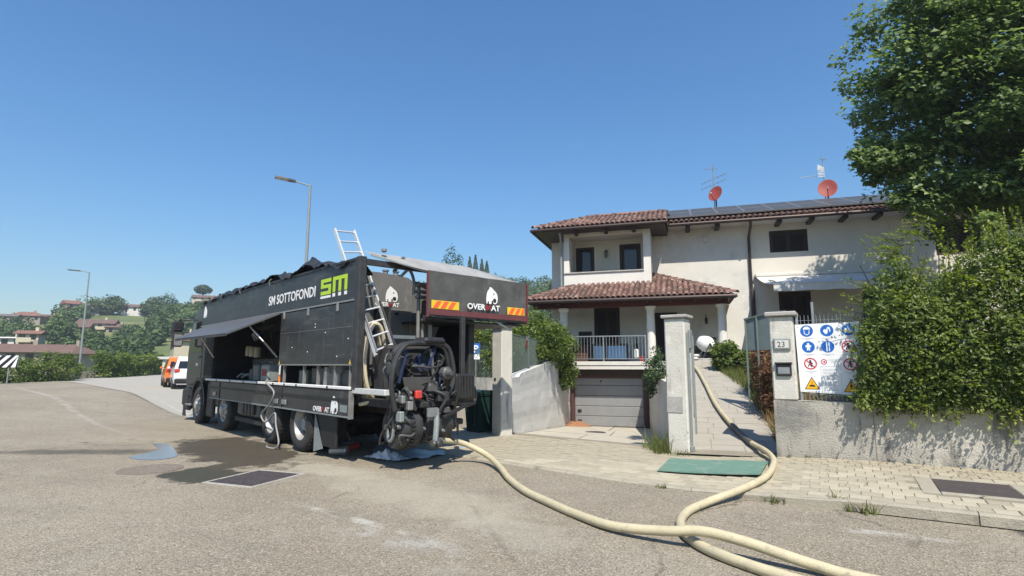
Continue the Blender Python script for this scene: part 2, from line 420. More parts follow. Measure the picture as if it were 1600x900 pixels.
# weathered asphalt with wet stains, cement dust, seams
def asphalt_material():
    m = bpy.data.materials.new('asphalt'); n, l = nodes_of(m); b = n['Principled BSDF']
    b.inputs['Specular IOR Level'].default_value = 0.3
    pos = n.new('ShaderNodeNewGeometry').outputs['Position']
    def noise(scale, detail=6, rough=0.6, loc=(0, 0, 0), stretch=(1, 1, 1), rot=0):
        mp = n.new('ShaderNodeMapping'); mp.inputs['Location'].default_value = loc; mp.inputs['Scale'].default_value = stretch
        mp.inputs['Rotation'].default_value = (0, 0, rot); l.new(pos, mp.inputs[0])
        t = n.new('ShaderNodeTexNoise'); t.inputs['Scale'].default_value = scale; t.inputs['Detail'].default_value = detail
        t.inputs['Roughness'].default_value = rough; l.new(mp.outputs[0], t.inputs['Vector']); return t.outputs[0]
    def math_(op, a, c=None, clamp=False):
        t = n.new('ShaderNodeMath'); t.operation = op; t.use_clamp = clamp
        for i, v in enumerate((a, c)):
            if v is None: continue
            if isinstance(v, (int, float)): t.inputs[i].default_value = v
            else: l.new(v, t.inputs[i])
        return t.outputs[0]
    def ramp(v, a, c, lo=0.0, hi=1.0):
        t = n.new('ShaderNodeMapRange'); t.interpolation_type = 'SMOOTHSTEP'
        t.inputs[1].default_value = a; t.inputs[2].default_value = c; t.inputs[3].default_value = lo; t.inputs[4].default_value = hi
        l.new(v, t.inputs[0]); return t.outputs[0]
    def mix(f, a, c):
        t = n.new('ShaderNodeMix'); t.data_type = 'RGBA'
        if isinstance(f, (int, float)): t.inputs[0].default_value = f
        else: l.new(f, t.inputs[0])
        for i, v in ((6, a), (7, c)):
            if isinstance(v, tuple): t.inputs[i].default_value = (*v, 1)
            else: l.new(v, t.inputs[i])
        return t.outputs[2]
    def blob(cx, cy, rx, ry, rot=0.0):
        """1 inside an ellipse on the ground, 0 outside"""
        mp = n.new('ShaderNodeMapping'); mp.vector_type = 'TEXTURE'
        mp.inputs['Location'].default_value = (cx, cy, 0); mp.inputs['Rotation'].default_value = (0, 0, rot); mp.inputs['Scale'].default_value = (rx, ry, 50)
        l.new(pos, mp.inputs[0])
        ln = n.new('ShaderNodeVectorMath'); ln.operation = 'LENGTH'; l.new(mp.outputs[0], ln.inputs[0])
        return ln.outputs['Value']
    def seam(x0, y0, x1, y1, w):
        a = math.atan2(y1 - y0, x1 - x0); L = math.hypot(x1 - x0, y1 - y0)
        return blob((x0 + x1) / 2, (y0 + y1) / 2, L / 2, w, a)
    big = noise(0.35, 5); mid = noise(1.7, 6); fine = noise(85, 3, 0.7); fine2 = noise(38, 4, 0.7)
    c = mix(ramp(big, 0.35, 0.65), (0.262, 0.222, 0.160), (0.322, 0.279, 0.208))
    c = mix(ramp(mid, 0.45, 0.75, 0, 0.5), c, (0.20, 0.178, 0.147))
    # pale stones and dark binder
    vor = n.new('ShaderNodeTexVoronoi'); vor.inputs['Scale'].default_value = 78; l.new(pos, vor.inputs['Vector'])
    sepc = n.new('ShaderNodeSeparateColor'); l.new(vor.outputs['Color'], sepc.inputs[0])
    c = mix(ramp(sepc.outputs[0], 0.62, 0.95, 0, 0.7), c, (0.50, 0.45, 0.35))
    c = mix(ramp(sepc.outputs[1], 0.6, 1.0, 0, 0.7), c, (0.10, 0.085, 0.064))
    c = mix(ramp(fine2, 0.5, 0.75, 0, 0.35), c, (0.15, 0.133, 0.112))
    # hairline cracks and tyre-darkened bands
    vc = n.new('ShaderNodeTexVoronoi'); vc.feature = 'DISTANCE_TO_EDGE'; vc.inputs['Scale'].default_value = 0.42
    wv = n.new('ShaderNodeVectorMath'); wv.operation = 'ADD'; nv = n.new('ShaderNodeTexNoise'); nv.inputs['Scale'].default_value = 1.1; nv.inputs['Detail'].default_value = 7; l.new(pos, nv.inputs['Vector'])
    l.new(pos, wv.inputs[0]); l.new(nv.outputs['Color'], wv.inputs[1]); l.new(wv.outputs[0], vc.inputs['Vector'])
    c = mix(math_('MULTIPLY', ramp(vc.outputs['Distance'], 0.012, 0.002), ramp(noise(0.25, 3, .5, (5, 5, 0)), 0.5, 0.62, 0, 0.55)), c, (0.075, 0.066, 0.054))
    c = mix(ramp(noise(0.5, 5, 0.6, (1, 7, 0), (0.35, 2.2, 1), R(-28)), 0.5, 0.72, 0, 0.35), c, (0.165, 0.145, 0.115))
    c = mix(ramp(noise(0.8, 6, 0.7, (9, 2, 0)), 0.56, 0.72, 0, 0.4), c, (0.38, 0.35, 0.285))
    # lighter concrete of the parking bays beyond the joint
    a = math.atan2(14.19 - 28.93, -15.22 + 41.56)
    mp = n.new('ShaderNodeMapping'); mp.vector_type = 'TEXTURE'; mp.inputs['Location'].default_value = (-15.22, 14.19, 0)
    mp.inputs['Rotation'].default_value = (0, 0, a); l.new(pos, mp.inputs[0])
    sx = n.new('ShaderNodeSeparateXYZ'); l.new(mp.outputs[0], sx.inputs[0])
    c = mix(math_('MULTIPLY', ramp(sx.outputs[1], 0.02, 0.12, 0, 0.8), ramp(sx.outputs[0], 4.0, 1.0)), c, (0.40, 0.38, 0.33))
    wob = noise(0.9, 4); wobble = math_('MULTIPLY', math_('SUBTRACT', wob, 0.5), 0.28)
    def line(x0, y0, x1, y1, w, thr, k, colr, c):
        d = math_('ADD', seam(x0, y0, x1, y1, w), wobble)
        f = math_('MULTIPLY', ramp(d, 1.0, 0.35), ramp(noise(2.3, 6, 0.75, (x0, y0, 3)), thr, thr + 0.2), True)
        return mix(math_('MULTIPLY', f, k), c, colr)
    c = line(-41.5, 28.9, -13.0, 12.95, 0.10, 0.30, 0.8, (0.10, 0.09, 0.08), c)
    c = line(-40, 23.9, -9.5, 8.7, 0.17, 0.38, 0.8, (0.40, 0.375, 0.325), c)
    c = line(-22, 18.6, -13.5, 13.6, 0.07, 0.42, 0.8, (0.62, 0.60, 0.55), c)
    c = line(-5.0, 6.05, -1.9, 4.93, 0.11, 0.44, 0.75, (0.52, 0.50, 0.44), c)
    c = line(-3.6, 5.3, -1.7, 4.72, 0.30, 0.44, 0.6, (0.46, 0.44, 0.40), c)
    c = line(0.2, 6.9, 3.4, 6.25, 0.12, 0.42, 0.7, (0.48, 0.46, 0.41), c)
    c = line(-3.2, 7.6, -0.9, 3.9, 0.05, 0.40, 0.55, (0.09, 0.08, 0.07), c)
    # cement dust by the hose and on the driveway side, then one dark patch
    def stain(shape, col_, k, c, lo=1.0, hi=0.35, w=0.9, ns=1.6):
        d = math_('ADD', shape, math_('MULTIPLY', math_('SUBTRACT', noise(ns, 6, 0.65), 0.5), w))
        return mix(math_('MULTIPLY', ramp(d, lo, hi), k), c, col_)
    c = stain(blob(-3.3, 6.7, 2.6, 0.8, R(-25)), (0.44, 0.40, 0.30), 0.42, c, w=1.7)
    c = stain(blob(-5.5, 7.9, 1.6, 0.5, R(-15)), (0.46, 0.43, 0.34), 0.45, c, w=1.7)
    c = stain(blob(-1.7, 5.6, 1.1, 0.45, R(-30)), (0.42, 0.39, 0.31), 0.35, c, w=1.6)
    c = stain(blob(3.75, 6.45, 0.95, 0.50, R(-50)), (0.075, 0.068, 0.06), 0.85, c, 1.0, 0.85, 0.25)  # separate near-black patch by the right-hand kerb
    # wet ground beside the truck
    dry = c
    wet1 = math_('ADD', blob(-8.5, 9.15, 2.7, 1.0, R(148)), math_('MULTIPLY', math_('SUBTRACT', noise(1.9, 7, 0.68), 0.5), 1.5))
    wet2 = math_('ADD', blob(-11.1, 8.05, 2.3, 0.42, R(18)), math_('MULTIPLY', math_('SUBTRACT', noise(1.8, 5, 0.6, (4, 1, 0)), 0.5), 1.3))
    wet3 = math_('ADD', blob(-6.98, 6.92, 0.85, 0.55, R(-20)), math_('MULTIPLY', math_('SUBTRACT', noise(3.0, 7, 0.7, (7, 3, 0)), 0.5), 1.6))
    wet4 = math_('ADD', blob(-7.2, 7.9, 0.35, 1.0, R(-14)), math_('MULTIPLY', math_('SUBTRACT', noise(2.2, 5, 0.7, (2, 8, 0)), 0.5), 0.9))
    w = math_('MAXIMUM', math_('MAXIMUM', ramp(wet1, 1.0, 0.78), ramp(wet2, 1.05, 0.4, 0, 0.75)), math_('MAXIMUM', ramp(wet3, 1.0, 0.8), ramp(wet4, 1.0, 0.7)))
    dk = n.new('ShaderNodeHueSaturation'); dk.inputs['Value'].default_value = 0.28; dk.inputs['Saturation'].default_value = 1.15; l.new(dry, dk.inputs['Color'])
    c = mix(w, dry, dk.outputs[0])
    c = mix(math_('MULTIPLY', ramp(wet3, 0.95, 0.6), 0.85), c, (0.058, 0.058, 0.040))
    c = mix(math_('MULTIPLY', ramp(wet1, 0.9, 0.3), 0.45), c, (0.075, 0.060, 0.042))
    l.new(c, b.inputs['Base Color'])
    l.new(math_('SUBTRACT', 0.92, math_('MULTIPLY', w, 0.28)), b.inputs['Roughness'])
    hgt = math_('ADD', math_('MULTIPLY', fine, 0.5), math_('ADD', math_('MULTIPLY', vor.outputs['Distance'], 0.6), math_('MULTIPLY', mid, 0.4)))
    bp = n.new('ShaderNodeBump'); bp.inputs['Strength'].default_value = 0.75; bp.inputs['Distance'].default_value = 0.018
    l.new(hgt, bp.inputs['Height']); l.new(bp.outputs[0], b.inputs['Normal'])
    MAT['asphalt'] = m
asphalt_material()

PROPERTY = [(-3.9, 12.75), (-0.3, 11.4), (1.5, 10.95), (60, -3.7), (60, 90), (-30, 90), (-8.2, 25.3)]
LOT_EDGE = [(-36, -40), (-39.5, 10), (-41.2, 22.0), (-42.0, 27.0), (-48.3, 34.5), (-61.9, 53.4), (-66, 62), (-8, 62), (60, 62), (60, -40)]
def build_road():
    st = 0.75
    xs = np.arange(-70, 40 + st, st); ys = np.arange(-40, 62 + st, st)
    X, Y = np.meshgrid(xs, ys); Z = gz(X, Y)
    V = np.stack([X, Y, Z], -1).reshape(-1, 3); nx = len(xs)
    Q = []
    for j in range(len(ys) - 1):
        for i in range(nx - 1):
            cx, cy = xs[i] + st / 2, ys[j] + st / 2
            if in_poly(cx, cy, PROPERTY) or not in_poly(cx, cy, LOT_EDGE): continue
            if cy > 31.0 + max(0, (-cx - 18)) * 0.75: continue
            k = j * nx + i; Q.append((k, k + 1, k + nx + 1, k + nx))
    me = np_mesh('road', V, quads=np.array(Q), smooth=True)
    o = link('road', me, 'asphalt'); tag(o, kind='structure')
build_road()

# ------------------------------------------------------------------ hills all round
_sky = [(-1600, 505), (-300, 503), (0, 500), (60, 499), (100, 489), (150, 487), (200, 489), (250, 491), (300, 488), (345, 480), (400, 464), (560, 446), (700, 440), (760, 444), (800, 455), (840, 450), (880, 444), (1100, 430), (1600, 450), (3200, 470)]
def skyline(phi):
    x = 800 + 866 * math.tan(max(-1.25, min(1.25, phi)))
    xs = [a for a, _ in _sky]; ys = [b for _, b in _sky]
    y = np.interp(x, xs, ys)
    return (570 - y) / 866 * math.cos(phi)
def terrain_z(x, y):
    r = math.hypot(x, y); phi = R(107) - math.atan2(y, x)
    phi = (phi + math.pi) % (2 * math.pi) - math.pi
    back = abs(phi) > 1.3
    zs = 1.65 + 270 * (skyline(phi) if not back else 0.05)
    if r < 62: z = -3.0
    elif r < 95: z = -3.0 + 2.2 * float(smoothstep(66, 95, r))
    elif r < 270: z = -0.8 + (zs + 0.8) * ((r - 95) / 175) ** 1.2
    else: z = zs - (r - 270) * 0.035 + 0
    w = float(smoothstep(95, 150, r))
    z += w * 2.2 * mnoise.noise(Vector((x * 0.018, y * 0.018, 3))) + w * 0.8 * mnoise.noise(Vector((x * 0.06, y * 0.06, 7)))
    return z
def build_terrain():
    rs = [0.5, 30, 50, 62, 70, 80, 90, 100] + [105 + i * 6 for i in range(30)] + [290, 320, 380, 500, 800, 1500, 3000]
    na = 240; V = []
    for r in rs:
        for k in range(na):
            a = 2 * math.pi * k / na; x, y = r * math.cos(a), r * math.sin(a); V.append((x, y, terrain_z(x, y)))
    Q = []
    for i in range(len(rs) - 1):
        for k in range(na):
            k2 = (k + 1) % na; Q.append((i * na + k, i * na + k2, (i + 1) * na + k2, (i + 1) * na + k))
    me = np_mesh('hills', np.array(V), quads=np.array(Q), smooth=True)
    m = mat('meadow', (0.135, 0.165, 0.05), 1.0, (0.09, 0.12, 0.04), 0.05, 0.5, 0.5, 0.6, world=True,
            spots=[((0.24, 0.235, 0.095), 0.03, 0.52, (1, 1, 1)), ((0.055, 0.085, 0.032), 0.16, 0.55, (1, 1, 1)), ((0.05, 0.08, 0.03), 0.6, 0.6, (1, 1, 1))])
    tag(link('hills', me, m), kind='structure')
build_terrain()

# ------------------------------------------------------------------ pavement: slab, pavers, kerb stones
KERB = [(9.5, 5.42), (3.17, 7.05), (1.17, 7.56), (-0.63, 8.16), (-2.96, 9.17), (-4.6, 9.95), (-6.6, 11.05)]
BACK = [(10.2, 8.30), (3.86, 9.92), (1.80, 10.43), (0.15, 10.95), (-2.0, 11.75), (-3.75, 12.45), (-5.8, 13.55)]
_kl = [0.0]
for i in range(1, len(KERB)): _kl.append(_kl[-1] + math.dist(KERB[i], KERB[i - 1]))
def walk_pt(s, t):
    """point on the pavement: s metres along the kerb from the right, t metres in from it"""
    kx = np.interp(s, _kl, [p[0] for p in KERB]); ky = np.interp(s, _kl, [p[1] for p in KERB])
    bx = np.interp(s, _kl, [p[0] for p in BACK]); by = np.interp(s, _kl, [p[1] for p in BACK])
    d = math.hypot(bx - kx, by - ky); f = t / d
    x, y = kx + (bx - kx) * f, ky + (by - ky) * f
    return x, y, d
def walk_h(x): return 0.028 + 0.105 * float(smoothstep(-0.3, 2.0, x))
def walk_z(s, t):
    x, y, d = walk_pt(s, t); return walk_h(walk_pt(s, 0)[0]) + 0.012 * t

mat('paver', (0.445, 0.40, 0.295), 0.95, (0.35, 0.31, 0.225), 7, 0.5, 0.5, 60, rand=0.14, spots=[((0.22, 0.20, 0.165), 2.0, 0.62, (1, 1, 1))])
mat('paver_joint', (0.21, 0.185, 0.14), 1.0, (0.28, 0.25, 0.19), 3, 0.5, 0.4, 60)
mat('kerb_stone', (0.40, 0.365, 0.285), 0.95, (0.29, 0.26, 0.20), 4, 0.5, 0.5, 50, spots=[((0.19, 0.17, 0.135), 3, 0.56, (1, 1, 1))])  # dark spots stand in for the shaded street face of the kerb
def build_pavement():
    mb = MB(); S = np.linspace(0, _kl[-1], 60)
    vs, fs = [], []
    for s in S:
        for t in (0.02, None):
            x, y, d = walk_pt(s, 0.02 if t else 0)
            if t is None: x, y, _ = walk_pt(s, d + 0.45); tt = d + 0.45
            else: tt = 0.02
            vs.append((x, y, walk_z(s, tt) - 0.010)); vs.append((x, y, -0.25))
    n = len(S)
    for i in range(n - 1):
        a = i * 4; b = a + 4
        fs += [(a, b, b + 2, a + 2), (a, a + 1, b + 1, b), (a + 2, b + 2, b + 3, a + 3)]
    mb.add(vs, fs)
    pav = mb.build('pavement', 'paver_joint'); tag(pav, kind='structure')
    # kerb stones
    s = 0.0; k = 0
    while s < _kl[-1] - 0.3:
        L = 0.98; e = min(s + L, _kl[-1])
        x0, y0, _ = walk_pt(s + 0.006, 0); x1, y1, _ = walk_pt(e - 0.006, 0)
        h0 = walk_h(x0) ; h1 = walk_h(x1)
        kb = MB(); dv = Vector((x1 - x0, y1 - y0, 0)); nv = Vector((-dv.y, dv.x, 0)).normalized()
        if nv.y < 0: nv = -nv
        w = 0.125; ch = 0.022 if k != 4 else 0.05
        sec = [(0, -0.12), (0, -ch), (ch, 0), (w, 0), (w, -0.12)]
        P = []
        for (px, py, hh) in ((x0, y0, h0), (x1, y1, h1)):
            for (q, z) in sec: P.append((px + nv.x * q, py + nv.y * q, hh + z + random.uniform(-.002, .002)))
        kb.add(P, [(0, 1, 6, 5), (1, 2, 7, 6), (2, 3, 8, 7), (3, 4, 9, 8), (0, 4, 3, 2, 1), (5, 6, 7, 8, 9)])
        kb.build('kerb_stone', 'kerb_stone', pav); s = e; k += 1
    # pavers in running bond
    pm = MB().bbox(-0.1055, 0.1055, -0.098, 0.098, -0.03, 0.0, 0.005).mesh('paver'); pm.materials.append(MAT['paver'])
    spots = []
    row = 0; t = 0.135 + 0.1
    while t < 3.2:
        s = 0.11 + (0.108 if row % 2 else 0) + random.uniform(-.015, .015)
        while s < _kl[-1] - 0.1:
            x, y, d = walk_pt(s, t)
            if t < d + 0.12:
                cx, cy = x - 3.38, y - 8.45; a = R(-14.1)
                lu, lv = cx * math.cos(a) + cy * math.sin(a), -cx * math.sin(a) + cy * math.cos(a)
                if not (abs(lu) < 0.62 and abs(lv) < 0.60): spots.append((s, t, x, y))
            s += 0.216
        t += 0.2005; row += 1
    spots.sort(key=lambda q: math.hypot(q[2], q[3]) + (100 if q[2] > 5.3 else 0))
    rest = MB()
    for i, (s, t, x, y) in enumerate(spots):
        x2, y2, _ = walk_pt(s + 0.05, t); a = math.atan2(y2 - y, x2 - x)
        z = walk_z(s, t) + random.uniform(-0.004, 0.004)
        if i < 300:
            link('paver', pm, None, pav, (x, y, z), (random.uniform(-.012, .012), random.uniform(-.012, .012), a))
        else:
            rest.box(-0.104, 0.104, -0.0965, 0.0965, -0.03, 0, Matrix.Translation((x, y, z)) @ Matrix.Rotation(a, 4, 'Z'))
    tag(rest.build('paver_field', 'paver', pav), kind='stuff')
build_pavement()

# access cover let into the pavement
def build_cover():
    z = walk_z(6.0, 1.5)
    t = thing('access_cover', 'dark flat access cover set in a pale concrete frame in the pavement', 'access cover', (3.38, 8.45, 0.135), R(-14.1))
    for (x0, x1, y0, y1) in ((-0.58, -0.40, -0.56, 0.56), (0.40, 0.58, -0.56, 0.56), (-0.395, 0.395, 0.44, 0.56), (-0.395, 0.395, -0.56, -0.45)):
        MB().bbox(x0, x1, y0, y1, -0.06, 0.016, 0.008).build('frame_slab', 'kerb_stone', t)
    mat('cover_dark', (0.055, 0.043, 0.042), 0.9, (0.09, 0.075, 0.07), 6, 0.5, 0.8, 70)
    MB().bbox(-0.394, 0.394, -0.448, 0.438, -0.05, 0.0155, 0.004).build('cover_plate', 'cover_dark', t)
build_cover()

# ------------------------------------------------------------------ ramp to the garage, in cast slabs
mat('ramp_concrete', (0.50, 0.46, 0.375), 0.95, (0.40, 0.365, 0.295), 1.6, 0.5, 0.3, 40, spots=[((0.25, 0.23, 0.19), 1.6, 0.62, (1, 2, 1)), ((0.40, 0.25, 0.15), 1.2, 0.68, (1, 1, 1))])
RL0, RR0, RL1, RR1 = (-3.9, 12.45), (-0.30, 11.1), (-4.18, 21.6), (-1.25, 21.6)
def ramp_pt(u, v):
    """u across 0..1, v along 0..1"""
    x = (RL0[0] * (1 - v) + RL1[0] * v) * (1 - u) + (RR0[0] * (1 - v) + RR1[0] * v) * u
    y = (RL0[1] * (1 - v) + RL1[1] * v) * (1 - u) + (RR0[1] * (1 - v) + RR1[1] * v) * u
    z = 0.055 - 0.72 * v
    return x, y, z
def build_ramp():
    base = MB(); P = [ramp_pt(u, v) for u, v in ((-.05, -.04), (1.05, -.04), (1.05, 1), (-.05, 1))]
    base.add([(x, y, z - 0.03) for x, y, z in P] + [(x, y, z - 0.3) for x, y, z in P], [(0, 1, 2, 3), (7, 6, 5, 4), (0, 4, 5, 1), (1, 5, 6, 2), (2, 6, 7, 3), (3, 7, 4, 0)])
    r = base.build('garage_ramp', 'paver_joint'); tag(r, kind='structure')
    cuts = [(0.0, 0.10, (0, 1)), (0.105, 0.34, (0, 0.44, 1)), (0.345, 0.62, (0, 0.62, 1)), (0.625, 0.985, (0, 0.55, 1))]
    for (v0, v1, us) in cuts:
        for a, b in zip(us[:-1], us[1:]):
            g = 0.006; q = [(a + (g if a > 0 else 0), v0), (b - (g if b < 1 else 0), v0 + 0.0), (b - (g if b < 1 else 0), v1), (a + (g if a > 0 else 0), v1)]
            P = [ramp_pt(u, v) for u, v in q]; dz = random.uniform(-.006, .006)
            MB().add([(x, y, z + dz) for x, y, z in P] + [(x, y, z - 0.06) for x, y, z in P], [(0, 1, 2, 3), (7, 6, 5, 4), (0, 4, 5, 1), (1, 5, 6, 2), (2, 6, 7, 3), (3, 7, 4, 0)]).build('concrete_slab', 'ramp_concrete', r)
    x, y, z = ramp_pt(0.47, 0.45)
    t = thing('drain_cover', 'small round drain cover on the garage ramp', 'drain cover', (x, y, z + 0.004))
    MB().lathe([(0.30, -0.02), (0.30, 0.012), (0.26, 0.016), (0.0, 0.014)], 20).build('lid', 'rust_grate', t)
    t2 = thing('soil_heap', 'small heap of reddish soil at the left foot of the garage door', 'soil heap', (-3.82, 20.6, -0.58))
    mat('red_soil', (0.34, 0.17, 0.09), 1.0, (0.25, 0.13, 0.07), 6, 0.5, 0.9, 30)
    bm = MB(); pr = [(0.55, -0.05), (0.42, 0.05), (0.25, 0.13), (0.08, 0.17), (0.0, 0.175)]; bm.lathe(pr, 18)
    for i, p in enumerate(bm.v): bm.v[i] = (p[0] * 1.1 + random.uniform(-.03, .03), p[1] + random.uniform(-.03, .03), p[2] * random.uniform(.8, 1.2))
    bm.build('heap', 'red_soil', t2, smooth=True)
build_ramp()

# ------------------------------------------------------------------ paved path up to the porch
def path_z(y): return 0.13 + 0.178 * (y - 11.0) if y > 11 else 0.13 - 0.04 * (11 - y)
mat('path_stone', (0.40, 0.375, 0.315), 0.95, (0.31, 0.285, 0.24), 1.8, 0.5, 0.5, 50, stretch=(0.7, 2.2, 1), spots=[((0.20, 0.185, 0.155), 2.0, 0.60, (0.8, 2.5, 1)), ((0.47, 0.44, 0.37), 4, 0.62, (0.6, 2.5, 1))])
def build_path():
    L = [(-0.05, 10.9), (0.05, 13.5), (0.05, 16.5), (-0.1, 20.3)]; Rr = [(1.56, 10.45), (1.62, 12.9), (1.50, 16.0), (1.1, 18.2), (0.78, 20.3)]
    def xl(y): return np.interp(y, [p[1] for p in L], [p[0] for p in L])
    def xr(y): return np.interp(y, [p[1] for p in Rr], [p[0] for p in Rr])
    b = MB(); ys = np.linspace(10.6, 20.3, 24); vs = []
    for y in ys: vs += [(xl(y) - .12, y, path_z(y) - 0.02), (xr(y) + .15, y, path_z(y) - 0.02)]
    b.add(vs, [(i * 2, i * 2 + 1, i * 2 + 3, i * 2 + 2) for i in range(len(ys) - 1)])
    p = b.build('path', 'paver_joint'); tag(p, kind='structure')
    y = 10.95
    k = 0
    while y < 20.1:
        d = random.uniform(0.30, 0.42); x = xl(y); end = xr(y) + 0.02
        while x < end - 0.05:
            w = min(random.uniform(0.35, 0.75), end - x)
            if end - x - w < 0.15: w = end - x
            g = 0.003; j = [random.uniform(-.012, .012) for _ in range(4)]; dz = random.uniform(-.004, .004)
            q = [(x + g, y + g + j[0]), (x + w - g, y + g + j[1]), (x + w - g, y + d - g + j[2]), (x + g, y + d - g + j[3])]
            MB().add([(a, c, path_z(c) + dz) for a, c in q] + [(a, c, path_z(c) - 0.05) for a, c in q],
                     [(0, 1, 2, 3), (0, 4, 5, 1), (1, 5, 6, 2), (2, 6, 7, 3), (3, 7, 4, 0)]).build('paving_slab', 'path_stone', p)
            x += w
        y += d
    MB().bbox(-0.25, 1.0, 20.25, 20.55, 1.5, 1.80, 0.02).build('step', 'cap_stone', p)
    MB().bbox(-0.3, 1.3, 20.56, 20.78, 1.5, 1.88, 0.02).build('step', 'cap_stone', p)
build_path()

# ------------------------------------------------------------------ garden ground each side
def build_gardens():
    xs = np.concatenate([np.arange(1.35, 3.4, 0.2), np.arange(3.6, 24, 1.2)]); ys = np.arange(10.66, 24.2, 0.6)
    V = []; 
    for y in ys:
        for x in xs:
            edge = np.interp(y, [10.4, 12.9, 16, 18.2, 20.3], [1.62, 1.66, 1.54, 1.12, 0.82])
            g = 0.98 + (y - 10.7) * 0.058
            yy = max(y, 10.66) if x < 1.9 else y - (x - 1.7) * 0.25 * max(0, 1 - (y - 10.66) / 6)
            w = float(smoothstep(edge - 0.1, edge + 1.1, x))
            z = (path_z(y) - 0.03) * (1 - w) + g * w + 0.05 * mnoise.noise(Vector((x, y, 1)))
            V.append((x, yy, z))
    nx = len(xs); Q = [(j * nx + i, j * nx + i + 1, (j + 1) * nx + i + 1, (j + 1) * nx + i) for j in range(len(ys) - 1) for i in range(nx - 1)]
    tag(link('garden_ground', np_mesh('garden_ground', np.array(V), quads=np.array(Q), smooth=True), 'soil'), kind='structure')
    b = MB()
    P = [(-4.12, 12.95), (-4.36, 21.2), (-4.36, 24.4), (-8.2, 24.6), (-4.42, 12.95)]
    b.prism(P, -0.5, 1.28); o = b.build('garden_terrace', 'soil'); tag(o, kind='structure')
build_gardens()
# ================================================================== THE HOUSE
TILES_LEFT = [300]
def holed_wall(mb, x0, x1, z0, z1, y, th, holes, axis='y'):
    """vertical wall facing -Y with rectangular openings and their reveals"""
    xs = sorted({x0, x1, *[h[0] for h in holes], *[h[1] for h in holes]}); zs = sorted({z0, z1, *[h[2] for h in holes], *[h[3] for h in holes]})
    xs = [x for x in xs if x0 <= x <= x1]; zs = [z for z in zs if z0 <= z <= z1]
    for a, b in zip(xs[:-1], xs[1:]):
        for c, d in zip(zs[:-1], zs[1:]):
            cx, cz = (a + b) / 2, (c + d) / 2
            if any(h[0] < cx < h[1] and h[2] < cz < h[3] for h in holes): continue
            mb.quad((a, y, c), (b, y, c), (b, y, d), (a, y, d)); mb.quad((a, y + th, d), (b, y + th, d), (b, y + th, c), (a, y + th, c))
    for (a, b, c, d) in holes + [(x1, x0, z0, z1)]:
        c2, d2 = max(c, z0), min(d, z1)
        mb.quad((a, y, c2), (a, y, d2), (a, y + th, d2), (a, y + th, c2)); mb.quad((b, y, d2), (b, y, c2), (b, y + th, c2), (b, y + th, d2))
        mb.quad((a, y, d2), (b, y, d2), (b, y + th, d2), (a, y + th, d2)); mb.quad((b, y, c2), (a, y, c2), (a, y + th, c2), (b, y + th, c2))
    return mb

def barrel_mesh():
    mb = MB(); n = 6; L = 0.43; vs = []
    for (y, r, zz) in ((0, 0.088, 0.012), (L, 0.070, 0.0)):
        for rr in (r, r - 0.014):
            for k in range(n + 1):
                a = math.pi * k / n; vs.append((rr * math.cos(a), y, zz + rr * math.sin(a) * 0.85))
    m = n + 1; f = []
    for k in range(n):
        f += [(k, k + 1, 2 * m + k + 1, 2 * m + k), (m + k + 1, m + k, 3 * m + k, 3 * m + k + 1), (k + 1, k, m + k, m + k + 1), (2 * m + k, 2 * m + k + 1, 3 * m + k + 1, 3 * m + k)]
    f += [(0, 2 * m, 3 * m, m), (n, m + n, 3 * m + n, 2 * m + n)]
    mb.add(vs, f); me = mb.mesh('roof_tile'); me.materials.append(MAT['tile'])
    me.polygons.foreach_set('use_smooth', [True] * len(me.polygons)); me.set_sharp_from_angle(angle=R(50))
    return me
TILE = barrel_mesh()

def tiled_slope(roof, e0, e1, up, length, inside, pitch=0.2, expo=0.345, single=True, bed=True, rows=None, rest_name='tile_field'):
    """barrel tiles laid from the eave e0-e1 up the slope; inside(x, y) clips to the roof's outline"""
    e0 = Vector(e0); e1 = Vector(e1); xd = (e1 - e0); W = xd.length; M = frame(e0, xd, up)
    if M.to_3x3().col[2].z < 0: raise ValueError
    nc = int(W / pitch); nr = int(length / expo) + 1 if rows is None else rows
    rest = MB(); q = 0
    rotm = M.to_3x3().to_4x4()
    for r in range(nr):
        for c in range(nc + 1):
            x = (c + 0.5) * W / (nc + 1); y = r * expo - 0.03
            if not inside(x, y + 0.2): continue
            p = M @ Vector((x + random.uniform(-.008, .008), y + random.uniform(-.012, .012), 0.045 + random.uniform(-.004, .004)))
            rot = rotm @ Matrix.Rotation(random.uniform(-.02, .02), 4, 'Z') @ Matrix.Rotation(R(1.8), 4, 'X')
            if single and TILES_LEFT[0] > 0:
                TILES_LEFT[0] -= 1
                o = link('roof_tile', TILE, None, roof); o.matrix_local = Matrix.Translation(p) @ rot
            else:
                T = Matrix.Translation(p) @ rot; b = len(rest.v)
                rest.v += [tuple(T @ v.co) for v in TILE.vertices]
                for f in TILE.polygons: rest.f.append(tuple(i + b for i in f.vertices)); rest.mi.append(0)
    if rest.v: tag(rest.build(rest_name, 'tile', roof, smooth=True), kind='stuff')
    if bed:
        bm = MB(); step = W / (nc + 1) / 4; k = int(W / step); vs = []; fs = []
        ys = [i * length / 14 for i in range(15)]
        for y in ys:
            for i in range(k + 1):
                x = i * step; vs.append(tuple(M @ Vector((x, y - 0.02, 0.028 + 0.022 * math.cos(2 * math.pi * x / (step * 4))))))
        for j in range(14):
            for i in range(k):
                cx, cy = (i + .5) * step, (ys[j] + ys[j + 1]) / 2
                if inside(cx, cy): fs.append((j * (k + 1) + i, j * (k + 1) + i + 1, (j + 1) * (k + 1) + i + 1, (j + 1) * (k + 1) + i))
        bm.add(vs, fs); bm.build('tile_bed', 'tile_bed', roof)
    return M

